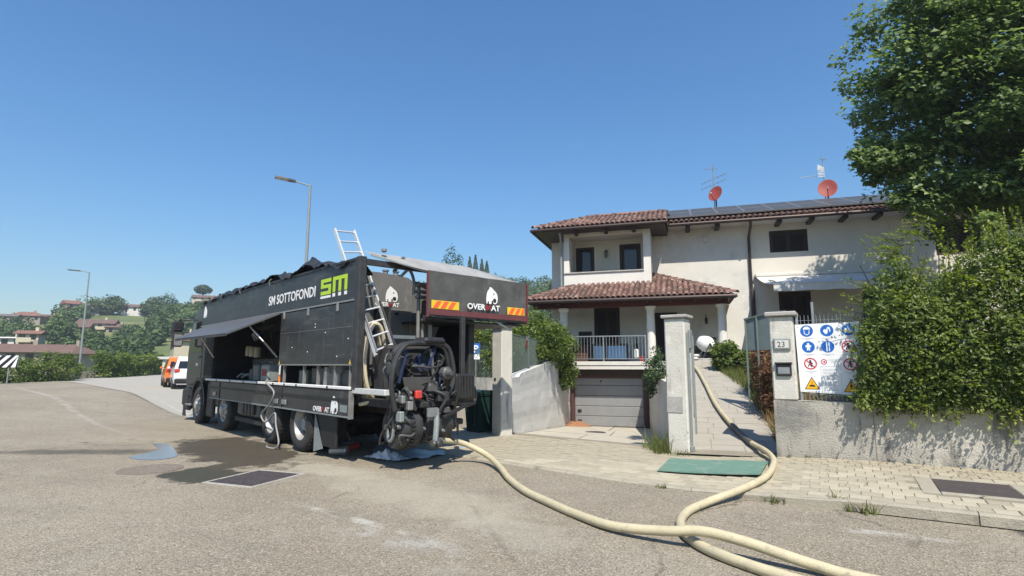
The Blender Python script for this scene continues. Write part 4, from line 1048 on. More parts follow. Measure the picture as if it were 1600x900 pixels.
def build_truck():
    T = thing('pump_truck', 'black four-axle screed pumping truck with raised side hatch and rear canopy', 'truck', TRUCK_AT, TRUCK_RZ)
    def P(mb, name, m, parent=T, **k): return mb.build(name, m, parent, **k)
    # ---- wheels
    wf = make_wheel(False); wr = make_wheel(True)
    first = True
    for (u, kind) in ((0.0, wr), (1.55, wr), (4.78, wf), (7.15, wf)):
        for side in (0, 1):
            w = copy_tree(kind, T); w.location = (u, -0.02 if side == 0 else -2.48, 0.515); w.rotation_euler = (0, random.uniform(0, 6), math.pi if side else 0)
    for k in (wf, wr):
        for c in list(k.children): bpy.data.objects.remove(c)
        bpy.data.objects.remove(k)
    for u in (0.0, 1.55, 4.75, 7.15): P(MB().tube([(u, -.35, .515), (u, -2.15, .515)], .08, 10), 'axle', 'chassis')
    # ---- chassis
    for v in (-0.82, -1.68): P(MB().box(-2.4, 8.2, v - .04, v + .04, .78, 1.02), 'chassis_rail', 'chassis')
    P(MB().box(-2.2, 6.4, -2.45, -0.06, 1.06, 1.20), 'floor_frame', 'chassis')
    for u in (-1.9, -.9, .7, 2.6, 3.6, 5.6): P(MB().box(u - .05, u + .05, -2.4, -.1, .98, 1.06), 'cross_member', 'chassis')
    P(MB().bbox(2.45, 4.05, -.75, -.12, .42, .98, .06), 'fuel_tank', 'grey_steel'); P(MB().bbox(2.6, 4.0, -2.4, -1.8, .42, .98, .06), 'air_tank', 'dark_steel')
    for i in range(4): P(MB().bbox(2.75 + i * .22, 2.9 + i * .22, -.13, -.06, .50, .92, .03), 'tank_strap', 'dark_steel')
    P(MB().box(2.3, 4.1, -.62, -.1, .30, .40), 'tank_guard', 'chassis')
    # ---- upper band with lettering
    band = P(MB().box(-2.10, 7.25, -.05, 0.0, 2.77, 3.46), 'side_band', 'black_panel')
    P(MB().box(-2.10, 7.25, -2.5, -2.45, 2.77, 3.46), 'side_band', 'black_panel')
    P(MB().box(-2.12, 7.27, -.04, .022, 2.745, 2.775), 'band_trim', 'pale_steel', band); P(MB().box(-2.12, 7.27, -.06, .015, 3.455, 3.495), 'band_trim', 'dark_steel', band)
    text_mesh('SM SOTTOFONDI', 0.285, frame((1.98, 0.004, 2.965), (-1, 0, 0), (0, 0, 1)), .003, 'logo_white', 'lettering', band, bold=.005, xs=1.09)
    # squared green initials with white underlines
    def glyph(x, bars, col):
        g = MB()
        for (a, b, c, d) in bars: g.box(-(x + b), -(x + a), 0.002, 0.006, c, d)
        return P(g, 'lettering', col, band)
    gx = -.70; z0, z1, t = 2.97, 3.25, .068
    # drawn rightwards along -x
    glyph(-gx + .0, [(0, .42, z1 - t, z1), (0, .10, 3.075, z1 - t), (0.10, .42, 3.075, 3.075 + t - .005), (.32, .42, z0 + t - .02, 3.075), (0, .42, z0 - .02, z0 + t - .02)], 'logo_green')
    glyph(-gx + .0, [(0, .42, z0 - .085, z0 - .04)], 'logo_white')
    mx = -gx + .50
    glyph(mx, [(0, .56, z1 - t, z1), (0, .10, z0 - .0, z1 - t), (.23, .33, z0 - .0, z1 - t), (.46, .56, z0 - .0, z1 - t)], 'logo_green')
    glyph(mx, [(0, .10, z0 - .085, z0 - .02), (.23, .33, z0 - .085, z0 - .02), (.46, .56, z0 - .085, z0 - .02)], 'logo_white')
    for u in (-1.45, -.2, 1.0, 2.2): P(MB().bbox(u - .04, u + .04, -.0, .03, 2.60, 2.76, .01), 'hinge', 'pale_steel')
    e = MB(); elephant(e, .30, frame((7.1, .004, 3.0), (-1, 0, 0), (0, 0, 1)), -.002, .002); P(e, 'emblem', 'logo_white', band)
    # ---- closed rear side panel and slot below
    pan = P(MB().bbox(-2.06, 1.18, -.04, .012, 1.655, 2.735, .012), 'side_panel', 'black_panel')
    P(MB().box(-2.06, 1.18, .012, .026, 1.64, 1.665), 'panel_trim', 'pale_steel', pan); P(MB().box(-2.05, 1.17, .013, .017, 2.30, 2.306), 'panel_seam', 'pale_steel', pan)
    for u in (-2.0, 1.12): P(MB().add([(u - .04, .018, 1.66), (u + .04, .018, 1.66), (u, .018, 1.75)], [(0, 1, 2)]), 'warning_mark', 'reflex_yellow', pan)
    for (x, z) in ((-.55, 2.42), (-.55, 2.36), (-1.0, 2.24), (-1.9, 2.1), (-.25, 1.9), (.5, 2.0), (-1.5, 1.8)): P(MB().box(x - .012, x + .012, .013, .018, z - .01, z + .01), 'rivet', 'logo_white', pan)
    back = P(MB().box(-2.0, 1.15, -.75, -.70, 1.22, 2.7), 'inner_wall', 'dark_steel')
    for (x0, x1, y0, y1, z0_, z1_, m) in ((-1.35, -.75, -.6, -.12, 1.27, 1.60, 'pale_steel'), (-2.0, -1.4, -.6, -.15, 1.27, 1.58, 'grey_steel'), (.1, .5, -.6, -.15, 1.27, 1.55, 'fence_green'), (-.6, .0, -.6, -.2, 1.27, 1.6, 'grey_steel')):
        P(MB().bbox(x0, x1, y0, y1, z0_, z1_, .02), 'locker', m)
    for u in (-1.95, -1.38, -.68, -.05, .95): P(MB().box(u - .02, u + .02, -.06, -.01, 1.275, 1.65), 'upright', 'pale_steel')
    b = MB(); b.prism([(0, 0), (.12, 0), (.10, .1), (.14, .33), (.05, .33), (.02, .12)], -.01, .01, frame((-.92, -.03, 1.28), (-1, 0, 0), (0, 0, 1))); P(b, 'bracket', 'pale_steel')
    # ---- open service bay
    P(MB().box(1.25, 6.85, -1.35, -1.30, 1.22, 3.4), 'bay_wall', 'black_paint'); P(MB().box(1.2, 6.85, -1.29, -.06, 2.72, 2.765), 'bay_roof', 'black_paint')
    P(MB().box(1.19, 1.24, -1.3, -.06, 1.27, 2.72), 'bay_partition', 'black_paint'); P(MB().box(5.95, 6.0, -1.3, -.06, 1.27, 2.72), 'bay_partition', 'black_paint')
    P(MB().box(1.2, 6.2, -1.3, -.03, 1.205, 1.262), 'bay_floor', 'dark_steel')
    for u in (1.9, 2.6, 3.3, 4.1): P(MB().tube([(u, -1.1, 2.7), (u + .4, -.7, 2.45), (u + .9, -1.2, 1.6)], .035, 6), 'hydraulic_hose', 'black_plastic')
    eng = P(MB().bbox(3.1, 5.1, -1.25, -.75, 1.27, 1.85, .05), 'engine', 'dark_steel')
    P(MB().tube([(4.3, -.55, 2.3), (4.2, -.45, 2.42), (3.95, -.4, 2.44), (3.75, -.45, 2.3)], .05, 8), 'exhaust_bend', 'galv', eng, smooth=True)
    for i, u in enumerate((4.75, 4.45, 4.1)):
        f = P(MB().lathe([(0.085, 0), (0.09, .02), (0.09, .23), (.07, .26), (0.0, .26)], 14, Matrix.Translation((u, -.55, 1.88 - i * .02))), 'fuel_filter', 'filter_cream', smooth=True)
    P(MB().lathe([(.16, 0), (.16, .06), (.06, .07), (.05, .14), (0, .14)], 16, Matrix.Translation((3.6, -.72, 1.5)) @ Matrix.Rotation(R(-90), 4, 'X')), 'pulley', 'grey_steel', eng)
    for u, l in ((3.9, .5), (4.4, .35)): P(MB().tube([(u, -.6, 1.35), (u + .2, -.35, 1.42), (u + l, -.3, 1.33)], .03, 6), 'pipe', 'galv_dull', eng)
    # raised hatch with gas strut
    h = MB(); H0, H1, O0, O1 = Vector((1.28, .02, 2.74)), Vector((6.45, .02, 2.76)), Vector((1.62, .95, 2.285)), Vector((5.85, .95, 2.31))
    nrm = (H1 - H0).cross(O0 - H0).normalized() * .018
    h.add([tuple(p + s * nrm) for s in (1, -1) for p in (H0, H1, O1, O0)], [(0, 1, 2, 3), (7, 6, 5, 4), (0, 4, 5, 1), (1, 5, 6, 2), (2, 6, 7, 3), (3, 7, 4, 0)])
    hatch = P(h, 'raised_hatch', 'hatch_sunlit')
    P(MB().bar(O0 - Vector((0, 0, .02)), O1 - Vector((0, 0, .02)), .03, .04), 'edge_trim', 'dark_steel', hatch)
    P(MB().tube([(1.75, .45, 2.47), (1.55, .22, 2.15)], .016, 8), 'strut_rod', 'alu', hatch); P(MB().tube([(1.55, .22, 2.15), (1.35, -.02, 1.80)], .024, 8), 'strut_body', 'black_plastic', hatch)
    P(MB().tube([(5.7, .45, 2.48), (5.85, .0, 1.85)], .018, 8), 'strut_rod', 'alu', hatch)
    # ---- aluminium ledge, skirt board
    led = P(MB().bbox(-2.12, 6.25, -.02, .075, 1.235, 1.285, .008), 'ledge', 'white_paint')
    for u in (-1.3, .05, .65, 1.25, 1.6, 2.2, 3.1, 4.1, 5.2): P(MB().bbox(u - .03, u + .03, .07, .085, 1.24, 1.28, .005), 'ledge_clip', 'dark_steel', led)
    sk = P(MB().bbox(-2.12, 5.75, .02, .06, .785, 1.215, .008), 'skirt_board', 'black_panel')
    P(MB().box(-2.13, 5.75, .06, .075, 1.04, 1.085), 'skirt_rail', 'black_plastic', sk); P(MB().box(-2.13, 5.75, .06, .072, .775, .80), 'skirt_edge', 'galv_dull', sk)
    P(MB().box(-2.16, -2.122, .0, .08, .76, 1.22), 'skirt_end', 'pale_steel', sk)
    overmat(sk, (-.74, .062, .825), (-1, 0, 0), (0, 0, 1), .66, .085, .72, -.01, .27)
    P(MB().box(-2.05, -1.80, .062, .066, .86, .98), 'sticker', 'galv_dull', sk)
    for u in (.62, 1.05, 5.3): P(MB().bbox(u - .12, u + .12, .06, .085, .86, .96, .02), 'latch', 'galv', sk)
    for u in (.75, 4.9): P(MB().box(u - .01, u + .01, .061, .075, .80, 1.2), 'skirt_joint', 'sign_black', sk)
    # ---- mudguards and flaps
    for (u, c) in ((0.0, 1), (1.55, 0)):
        g = MB(); n = 12
        for i in range(n + 1):
            a = math.pi * (.08 + .84 * i / n); g.v += [(u + .60 * math.cos(a), -.02, .55 + .58 * math.sin(a)), (u + .60 * math.cos(a), -.66, .55 + .58 * math.sin(a))]
        for i in range(n): g.f.append((i * 2, i * 2 + 1, i * 2 + 3, i * 2 + 2)); g.mi.append(0)
        P(g, 'mudguard', 'black_plastic', smooth=True)
    fl = P(MB().bbox(-1.45, -.62, -.10, -.06, .20, .98, .01), 'side_flap', 'black_plastic')
    P(MB().add([(-.60, -.04, .80), (-.60, -.04, .07), (-.98, -.05, .16)], [(0, 1, 2)]), 'flap_stay', 'galv_dull', fl)
    P(MB().box(-.665, -.64, -.66, -.06, .16, .9), 'mud_flap', 'rubber')
    P(MB().bbox(5.35, 6.25, -.75, -.08, .55, 1.05, .04), 'battery_box', 'dark_steel'); P(MB().bbox(5.75, 6.35, -.12, -.03, .25, 1.18, .05), 'mud_guard', 'black_plastic')
    P(MB().box(5.45, 5.48, -.7, -.08, .18, .6), 'mud_flap', 'rubber')
    # ---- rear corner post
    P(MB().bbox(-2.26, -2.10, -.10, .04, 1.22, 3.5, .015), 'corner_post', 'dark_steel'); P(MB().bbox(-2.26, -2.10, -2.5, -2.36, 1.22, 3.5, .015), 'corner_post', 'dark_steel')
    P(MB().bar((-2.18, -.1, 3.42), (-2.18, -2.4, 3.42), .08, .1), 'top_bar', 'dark_steel')
    P(MB().box(1.22, 7.2, -2.46, -2.40, 1.22, 2.76), 'far_panel', 'black_paint'); P(MB().box(-2.1, 1.2, -2.46, -2.40, 1.22, 2.76), 'far_panel', 'black_paint')
    P(MB().box(6.6, 6.66, -2.4, -.06, 1.1, 3.4), 'front_wall', 'black_paint')
    # sand hopper floor inside so the body is not hollow from above
    P(MB().add([(-.7, -.06, 3.3), (7.2, -.06, 3.3), (7.2, -2.44, 3.3), (-.7, -2.44, 3.3), (.1, -1.25, 2.6), (6.4, -1.25, 2.6)], [(0, 1, 5, 4), (2, 3, 4, 5), (1, 2, 5), (3, 0, 4)]), 'hopper', 'grey_steel')
    # ---- crumpled roll-over tarpaulin along the top edge
    rng = random.Random(5)
    def crumple(u0, u1, v0, v1, zf, name, nu=70, nv=7, m='black_tarp', amp=.05):
        mb = MB()
        for i in range(nu + 1):
            u = u0 + (u1 - u0) * i / nu
            for j in range(nv + 1):
                q = j / nv; v = v0 + (v1 - v0) * q
                z = zf(u, q) + amp * mnoise.noise(Vector((u * 2.2, v * 5, 1.7))) * 1.3 + amp * .6 * mnoise.noise(Vector((u * 7, v * 9, 4)))
                mb.v.append((u, v + .5 * amp * mnoise.noise(Vector((u * 3, q * 4, 9))), z))
        for i in range(nu):
            for j in range(nv): a = i * (nv + 1) + j; mb.f.append((a, a + 1, a + nv + 2, a + nv + 1)); mb.mi.append(0)
        return P(mb, name, m, smooth=True)
    def zf1(u, q):
        base = 3.49 + .21 * float(np.interp(u, [-1.95, -1.2, -.5, .0, .2, .4, .9, 1.5, 2.0, 2.4, 3.2, 4.5, 6.0, 7.4], [.15, .5, .95, 1.35, 1.3, .45, .55, .8, 1.05, .7, .75, .6, .5, .2]))
        return base - .16 * abs(q - .35) * 2.2 * (1 if q > .35 else 1.0)
    crumple(-1.95, 7.45, .05, -.40, zf1, 'rolled_tarpaulin', 150, 10, amp=.085)
    crumple(-.75, 7.2, -.35, -2.48, lambda u, q: 3.40 + .10 * math.sin(q * math.pi), 'top_tarpaulin', 40, 8)
    for u in (1.9, 3.9, 5.4): P(MB().tube([(u, .03, 3.42), (u, .05, 3.5), (u - .05, .02, 3.56)], .015, 6), 'tarp_hook', 'galv')
    # ---- cab
    cab = P(MB(), 'cab', 'black_paint') if False else None
    c = MB(); prof = [(6.86, .95), (8.72, .95), (8.86, 1.25), (8.86, 1.95), (8.70, 2.70), (8.45, 3.10), (8.10, 3.28), (7.1, 3.38), (6.86, 3.30)]
    c.prism([(a, b) for a, b in prof], .08, 2.42, Matrix(((1, 0, 0, 0), (0, 0, -1, 0), (0, 1, 0, 0), (0, 0, 0, 1))))
    cab = P(c, 'cab', 'black_paint')
    P(MB().prism([(7.35, 2.02), (8.62, 2.02), (8.55, 2.62), (8.35, 2.92), (7.4, 2.95)], .06, .085, Matrix(((1, 0, 0, 0), (0, 0, -1, 0), (0, 1, 0, 0), (0, 0, 0, 1)))), 'side_window', 'glass_dark', cab)
    P(MB().add([(8.875, -.25, 2.05), (8.875, -2.25, 2.05), (8.62, -2.25, 2.92), (8.62, -.25, 2.92)], [(0, 1, 2, 3)]), 'windscreen', 'glass_dark', cab)
    dr = P(MB().prism([(7.28, 1.2), (8.72, 1.2), (8.76, 1.95), (8.6, 2.66), (8.3, 3.0), (7.3, 3.02)], .068, .079, Matrix(((1, 0, 0, 0), (0, 0, -1, 0), (0, 1, 0, 0), (0, 0, 0, 1)))), 'door', 'black_paint', cab)
    P(MB().bbox(7.36, 7.58, -.075, -.035, 1.86, 1.93, .015), 'handle', 'black_plastic', dr)
    text_mesh('3243', .12, frame((7.86, -.064, 1.62), (-1, 0, 0), (0, 0, 1)), .003, 'print_grey', 'lettering', dr)
    P(MB().bbox(8.3, 8.98, -2.48, -.02, .38, .95, .08), 'bumper', 'black_plastic', cab)
    P(MB().bbox(8.15, 8.75, -.16, -.01, .30, .98, .06), 'bumper_corner', 'black_plastic', cab); P(MB().bbox(8.86, 8.96, -.65, -.25, .62, .82, .03), 'headlight', 'galv', cab); P(MB().bbox(8.86, 8.96, -2.25, -1.85, .62, .82, .03), 'headlight', 'galv', cab)
    P(MB().add([(8.75, -.03, .34), (8.45, -.03, .34), (8.35, -.03, .12), (8.8, -.03, .12)], [(0, 1, 2, 3)]), 'spoiler_flap', 'rubber', cab)
    ar = MB(); n = 14
    for i in range(n + 1):
        a = math.pi * (.0 + 1.0 * i / n); x, z = 7.15 + .64 * math.cos(a), .55 + .66 * math.sin(a); ar.v += [(x, .01, z), (x, -.5, z), (x * 1.0 + .10 * math.cos(a), .01, z + .10 * math.sin(a))]
    for i in range(n): a = i * 3; ar.f += [(a, a + 1, a + 4, a + 3), (a, a + 3, a + 5, a + 2)]; ar.mi += [0, 0]
    P(ar, 'wheel_arch', 'black_plastic', cab)
    for z in (.45, .75, 1.05): P(MB().bbox(7.95, 8.45, -.12, .0, z, z + .06, .015), 'step', 'pale_steel' if z < .6 else 'black_plastic', cab)
    # louvred panel behind the cab
    lv = P(MB().box(5.98, 6.84, -.09, -.02, 1.27, 2.46), 'louvre_panel', 'black_plastic')
    for i in range(22):
        z = 1.36 + i * .05; P(MB().add([(6.02, -.018, z), (6.80, -.018, z), (6.80, .012, z + .016), (6.02, .012, z + .016), (6.02, -.018, z + .030), (6.80, -.018, z + .030)], [(0, 1, 2, 3), (3, 2, 5, 4)]), 'slat', 'dark_steel', lv)
    P(MB().box(6.0, 6.85, -.5, -.03, 2.46, 2.76), 'upper_box', 'black_paint')
    # mirrors
    for (v, s) in ((.0, 1), (-2.5, -1)):
        m = P(MB().bbox(8.72, 8.88, v + s * .12, v + s * .40, 2.20, 2.62, .04), 'mirror', 'black_plastic', cab); P(MB().bbox(8.74, 8.90, v + s * .12, v + s * .42, 2.66, 3.0, .05), 'mirror_housing', 'black_plastic', m)
        P(MB().tube([(8.6, v - s * .1, 3.02), (8.75, v + s * .2, 3.05), (8.80, v + s * .26, 2.98)], .025, 6), 'mirror_arm', 'black_plastic', m); P(MB().box(8.715, 8.72, v + s * .15, v + s * .37, 2.24, 2.58), 'mirror_glass', 'pale_steel', m)
    be = P(MB().cyl((7.15, -.22, 3.38), (7.15, -.22, 3.44), .06, 12), 'beacon_base', 'black_plastic', cab); P(MB().lathe([(.07, 3.44), (.07, 3.55), (.05, 3.59), (0, 3.60)], 14, Matrix.Translation((7.15, -.22, 0))), 'beacon', 'orange_lens', be, smooth=True)
    # ================= tail: steel bin, hose reel, pump, canopy
    tail = P(MB().box(-3.2, -2.2, -1.7, -.12, .98, 1.10), 'tail_platform', 'chassis')
    # big grey bin with sloping throat
    bn = MB(); X0, X1 = -1.47, -.95
    bn.prism([(-.10, 2.2), (-.10, 3.38), (-.80, 3.40), (-1.43, 3.36), (-1.68, 3.22), (-2.0, 3.12), (-2.0, 2.35), (-1.75, 1.9), (-.80, 1.5), (-.10, 1.5)], X0, X1, Matrix(((0, 0, 1, 0), (1, 0, 0, 0), (0, 1, 0, 0), (0, 0, 0, 1))))
    bin_ = P(bn, 'steel_bin', 'bin_grey')
    P(MB().box(X0 - .012, X0 - .002, -1.52, -1.48, 2.1, 3.2), 'bin_rib', 'pale_steel', bin_); P(MB().box(X0 - .012, X0 - .002, -1.47, -.12, 2.69, 2.705), 'bin_seam', 'pale_steel', bin_)
    overmat(bin_, (X0 - .003, -.72, 2.76), (0, -1, 0), (0, 0, 1), .52, .075, .22, .09, .27)
    P(MB().cyl((X0 - .05, -1.18, 2.63), (X0, -1.18, 2.63), .03, 8), 'valve_knob', 'sign_black', bin_)
    for v in (-.72, -.95): P(MB().lathe([(.05, 0), (.05, .08), (.07, .09), (.07, .11), (0, .11)], 10, Matrix.Translation((-1.3, v - .3, 3.38))), 'filler_cap', 'galv', bin_)
    P(MB().tube(spline([(-1.9, -1.0, 3.3), (-1.98, -1.12, 3.42), (-2.06, -1.18, 3.2), (-2.05, -1.18, 2.95)], 5), .03, 7), 'breather_pipe', 'galv', bin_)
    P(MB().tube([(-2.08, -1.28, 3.1), (-2.08, -1.28, 2.0)], .035, 8), 'standpipe', 'pale_steel', bin_)
    P(MB().tube([(-2.08, -1.38, 2.5), (-2.08, -1.38, 1.9)], .03, 8), 'standpipe', 'pale_steel', bin_)
    for z in (2.82, 2.92, 3.04): P(MB().bbox(-2.15, -2.03, -1.56, -1.22, z + .06, z + .12, .01), 'manifold_bar', 'pale_steel', bin_)
    P(MB().bbox(-2.14, -2.03, -1.56, -1.36, 2.40, 2.86, .03), 'control_box', 'black_plastic')
    P(MB().box(-2.10, -2.03, -1.58, -1.50, 1.5, 2.40), 'bin_leg', 'pale_steel'); P(MB().bar((-2.10, -.65, 2.15), (-2.10, -1.2, 2.15), .05, .06), 'bin_brace', 'galv')
    # hose coil hanging at the left corner
    for i in range(10):
        pts = []; hw = .15 + .012 * (i % 4); hz_ = .60 + .02 * (i % 3)
        for k in range(29):
            a = 2 * math.pi * k / 28; pts.append((-2.16 - .035 * (i % 4) + .02 * math.sin(a * 2 + i), -.31 + hw * math.cos(a), 1.70 + hz_ * math.sin(a) + .015 * (i % 5)))
        P(MB().tube(pts, .030, 7, cap=False), 'coiled_hose', 'hose_cream' if i % 3 else 'hose_dark', smooth=True)
    P(MB().tube(spline([(-2.45, -.15, 1.05), (-2.2, -.1, 1.0), (-2.0, -.2, 1.02)], 5), .03, 7), 'hose_tail', 'hose_cream')
    # step bar
    P(MB().bbox(-3.2, -2.15, -.06, .04, 1.18, 1.27, .01), 'step_bar', 'alu')
    # hoop frame round the mixer
    for (u, v0, v1) in ((-3.22, -.12, -1.22), (-2.85, -.25, -1.40)):
        P(MB().tube(spline([(u, v0 - .02, .95), (u, v0 + .06, 1.35), (u, v0, 1.72), (u, v0 - .16, 1.95), (u, v0 - .4, 2.0), (u, v1 + .3, 2.0), (u, v1 + .1, 1.94), (u, v1, 1.72), (u, v1 - .03, 1.4), (u, v1 + .12, 1.05)], 6), .042, 8), 'hoop_frame', 'dark_steel', smooth=True)
    P(MB().bbox(-3.3, -2.9, -1.05, -.62, 1.98, 2.10, .05), 'hoop_cover', 'black_plastic')
    mix = P(MB().lathe([(.0, 1.25), (.18, 1.27), (.25, 1.4), (.25, 1.80), (.22, 1.84), (0, 1.84)], 20, Matrix.Translation((-2.80, -.88, 0))), 'mixer_drum', 'black_plastic', smooth=True)
    P(MB().add([(-3.28, -.22, 1.46), (-3.28, -.78, 1.46), (-3.24, -.62, 1.24), (-3.24, -.30, 1.24)], [(0, 1, 2, 3)]), 'tray', 'grey_steel', mix)
    for (u, v, z, rr, hh, m) in ((-2.9, -.42, 1.35, .10, .38, 'black_plastic'), (-3.0, -.58, 1.45, .07, .30, 'dark_steel'), (-3.02, -.70, 1.42, .045, .42, 'hose_blue'), (-2.85, -1.12, 1.4, .09, .35, 'chassis'), (-3.05, -.30, 1.5, .05, .3, 'grey_steel'), (-3.05, -1.05, 1.62, .06, .2, 'black_plastic')):
        P(MB().lathe([(0, 0), (rr, 0), (rr, hh * .8), (rr * .7, hh * .85), (rr * .7, hh), (0, hh)], 14, Matrix.Translation((u, v, z))), 'hydraulic_motor', m, mix, smooth=True)
    for (v0, v1, z) in ((-.25, -1.15, 1.62), (-.2, -1.2, 1.42), (-.3, -1.1, 1.82)): P(MB().bar((-3.0, v0, z), (-3.0, v1, z), .04, .05), 'frame_bar', 'chassis', mix)
    P(MB().lathe([(.10, 0), (.10, .1), (.07, .12), (.04, .2), (0, .2)], 12, Matrix.Translation((-3.32, -.98, 1.52)) @ Matrix.Rotation(R(-90), 4, 'Y')), 'motor', 'grey_steel', mix)
    for k in range(26):
        u = -3.2 + rng.uniform(-.15, .35); v = rng.uniform(-1.15, -.15); z = rng.uniform(.95, 1.3)
        L = rng.uniform(.08, .25)
        m = rng.choice(['dark_steel', 'chassis', 'grey_steel', 'galv_dull', 'dark_steel', 'black_plastic', 'grey_steel'])
        if rng.random() < .5: P(MB().bbox(u, u + L, v, v + L * .8, z, z + L * .7, .012), 'pump_block', m)
        else: P(MB().tube(spline([(u, v, z), (u - .12, v + rng.uniform(-.2, .2), z + rng.uniform(-.2, .2)), (u - .05, v + rng.uniform(-.3, .3), z - rng.uniform(.1, .35))], 5), rng.uniform(.015, .03), 6), 'hydraulic_hose', m)
    for k in range(10):
        v = rng.uniform(-1.1, -.3); z = rng.uniform(1.4, 1.85)
        P(MB().tube(spline([(-2.9, v, z), (-3.15, v + rng.uniform(-.15, .15), z + .1), (-3.2, v + rng.uniform(-.2, .2), z - .4)], 5), rng.uniform(.015, .028), 6), 'hydraulic_hose', rng.choice(['black_plastic', 'dark_steel', 'hose_blue', 'hose_dark']))
    P(MB().bbox(-2.75, -2.25, -1.25, -.28, 1.10, 1.98, .05), 'dark_backing', 'chassis')  # dark box added so the gaps inside the tail look unlit
    for k in range(52):
        v = rng.uniform(-1.25, -.12); z = rng.uniform(.5, 1.9); u = -3.05 + rng.uniform(-.1, .3)
        p = [(u, v, z)]
        for _ in range(4): q = p[-1]; p.append((min(-2.6, max(-3.3, q[0] + rng.uniform(-.15, .12))), min(-.1, max(-1.3, q[1] + rng.uniform(-.28, .28))), min(1.95, max(.42, q[2] + rng.uniform(-.3, .2)))))
        P(MB().tube(spline(p, 5), rng.uniform(.012, .024), 6), 'hydraulic_hose', rng.choice(['black_plastic', 'black_plastic', 'chassis', 'dark_steel', 'grey_steel']), smooth=True)
    for k in range(30):
        v = rng.uniform(-1.15, -.12); z = rng.uniform(.55, 1.35); u = -3.22 + rng.uniform(-.06, .2)
        P(MB().lathe([(.0, 0), (.028, 0), (.028, .03), (.018, .035), (.018, .06), (0, .06)], 8, Matrix.Translation((u, v, z)) @ Matrix.Rotation(R(-90), 4, 'Y')), 'fitting', rng.choice(['pale_steel', 'galv', 'grey_steel', 'dark_steel']))
    for (v, z, w, h, m) in ((-.35, 1.02, .10, .14, 'pale_steel'), (-.22, 1.12, .07, .12, 'galv'), (-.98, 1.14, .22, .16, 'dark_steel'), (-1.05, .92, .12, .1, 'grey_steel'), (-.62, 1.02, .16, .09, 'chassis'), (-.2, .86, .08, .16, 'galv_dull')):
        P(MB().bbox(-3.34, -3.2, v - w / 2, v + w / 2, z - h / 2, z + h / 2, .015), 'valve_block', m)
    P(MB().bbox(-3.36, -3.28, -.55, -.43, 1.12, 1.25, .02), 'tail_lamp', 'red_plastic')
    # pump drum with chain rim
    Mx = Matrix.Translation((-2.95, -.28, .66)) @ Matrix.Rotation(R(-90), 4, 'X')
    dr = P(MB().lathe([(0, .02), (.30, .02), (.315, .0), (.33, -.03), (.33, -.35), (.0, -.36)], 32, Mx), 'pump_drum', 'dark_steel', smooth=True)
    ch = MB()
    for i in range(34): a = 2 * math.pi * i / 34; ch.box(.325, .355, -.02, .02, -.20, -.13, Mx @ Matrix.Rotation(a, 4, 'Z'))
    P(ch, 'chain_rim', 'dark_steel', dr)
    P(MB().tube([tuple(Mx @ Vector((.10 * math.cos(a), .22 * math.sin(a) - .02, .05))) for a in [i * math.pi * 2 / 20 for i in range(13)]], .03, 6), 'drum_lever', 'galv_dull', dr)
    P(MB().bbox(-3.05, -2.95, -.27, -.23, .55, 1.1, .02), 'drum_stay', 'dark_steel', dr)
    P(MB().lathe([(0.0, 0), (.31, 0), (.33, .03), (.33, .5), (0, .52)], 24, Matrix.Translation((-2.95, -.72, .70)) @ Matrix.Rotation(R(90), 4, 'X')), 'vessel', 'dark_steel', smooth=True)
    P(MB().box(-3.42, -3.40, -.80, -.60, .84, .98), 'number_plate', 'galv')
    P(MB().tube([(-3.35, -.82, .95), (-3.42, -.78, .72), (-3.42, -.76, .46)], .045, 8), 'outlet_pipe', 'galv_dull', smooth=True)
    for k in range(5): P(MB().lathe([(.03, 0), (.06, .02), (.06, .045), (.03, .06)], 10, Matrix.Translation((-3.42, -.76, .40)) @ Matrix.Rotation(k * 1.2, 4, 'Z') @ Matrix.Rotation(R(70), 4, 'X') @ Matrix.Translation((0, 0, .02 * k))), 'coupling_lug', 'dark_steel')
    # radiator block on the right with its bent pipe
    rb = P(MB().bbox(-3.25, -2.75, -1.72, -1.28, 1.05, 1.50, .04), 'radiator', 'black_plastic')
    for k in range(6): P(MB().box(-3.262, -3.25, -1.68 + k * .065, -1.66 + k * .065, 1.1, 1.45), 'fin', 'dark_steel', rb)
    P(MB().tube(spline([(-3.1, -1.7, 1.35), (-3.05, -1.86, 1.2), (-3.05, -1.85, 1.0), (-3.2, -1.5, .95), (-3.35, -.95, .80)], 7), .035, 8), 'bent_pipe', 'black_plastic', rb, smooth=True)
    P(MB().bar((-3.1, -1.3, .98), (-3.1, -1.78, .98), .06, .06), 'bracket', 'dark_steel', rb)
    P(MB().bbox(-3.0, -2.6, -1.55, -1.15, .55, .95, .05), 'gearbox', 'dark_steel'); P(MB().bbox(-2.95, -2.7, -1.7, -1.5, .62, .72, .02), 'drive_flange', 'dark_steel')
    # ---- canopy on its frame
    CU, CV0, CV1, CZ1, CZ0 = -2.62, -1.10, -3.56, 3.32, 2.49
    roof = MB(); nu, nv = 14, 16
    for i in range(nu + 1):
        q = i / nu; u = -2.05 + (CU + 2.05) * q
        for j in range(nv + 1):
            s = j / nv; v = (-.14 + (CV0 + .14) * q) * (1 - s) + (-2.5 + (CV1 + 2.5) * q) * s
            z = 3.63 + (CZ1 - 3.63) * q + .03 * math.sin(q * math.pi) * math.sin(s * math.pi * 3) - .02 * math.sin(math.pi * q) + .012 * mnoise.noise(Vector((u * 5, v * 5, 2)))
            roof.v.append((u, v, z))
    for i in range(nu):
        for j in range(nv): a = i * (nv + 1) + j; roof.f.append((a, a + 1, a + nv + 2, a + nv + 1)); roof.mi.append(0)
    can = P(roof, 'canopy', 'tarp_top', smooth=True)
    cur = MB(); n = 40; mrow = 10
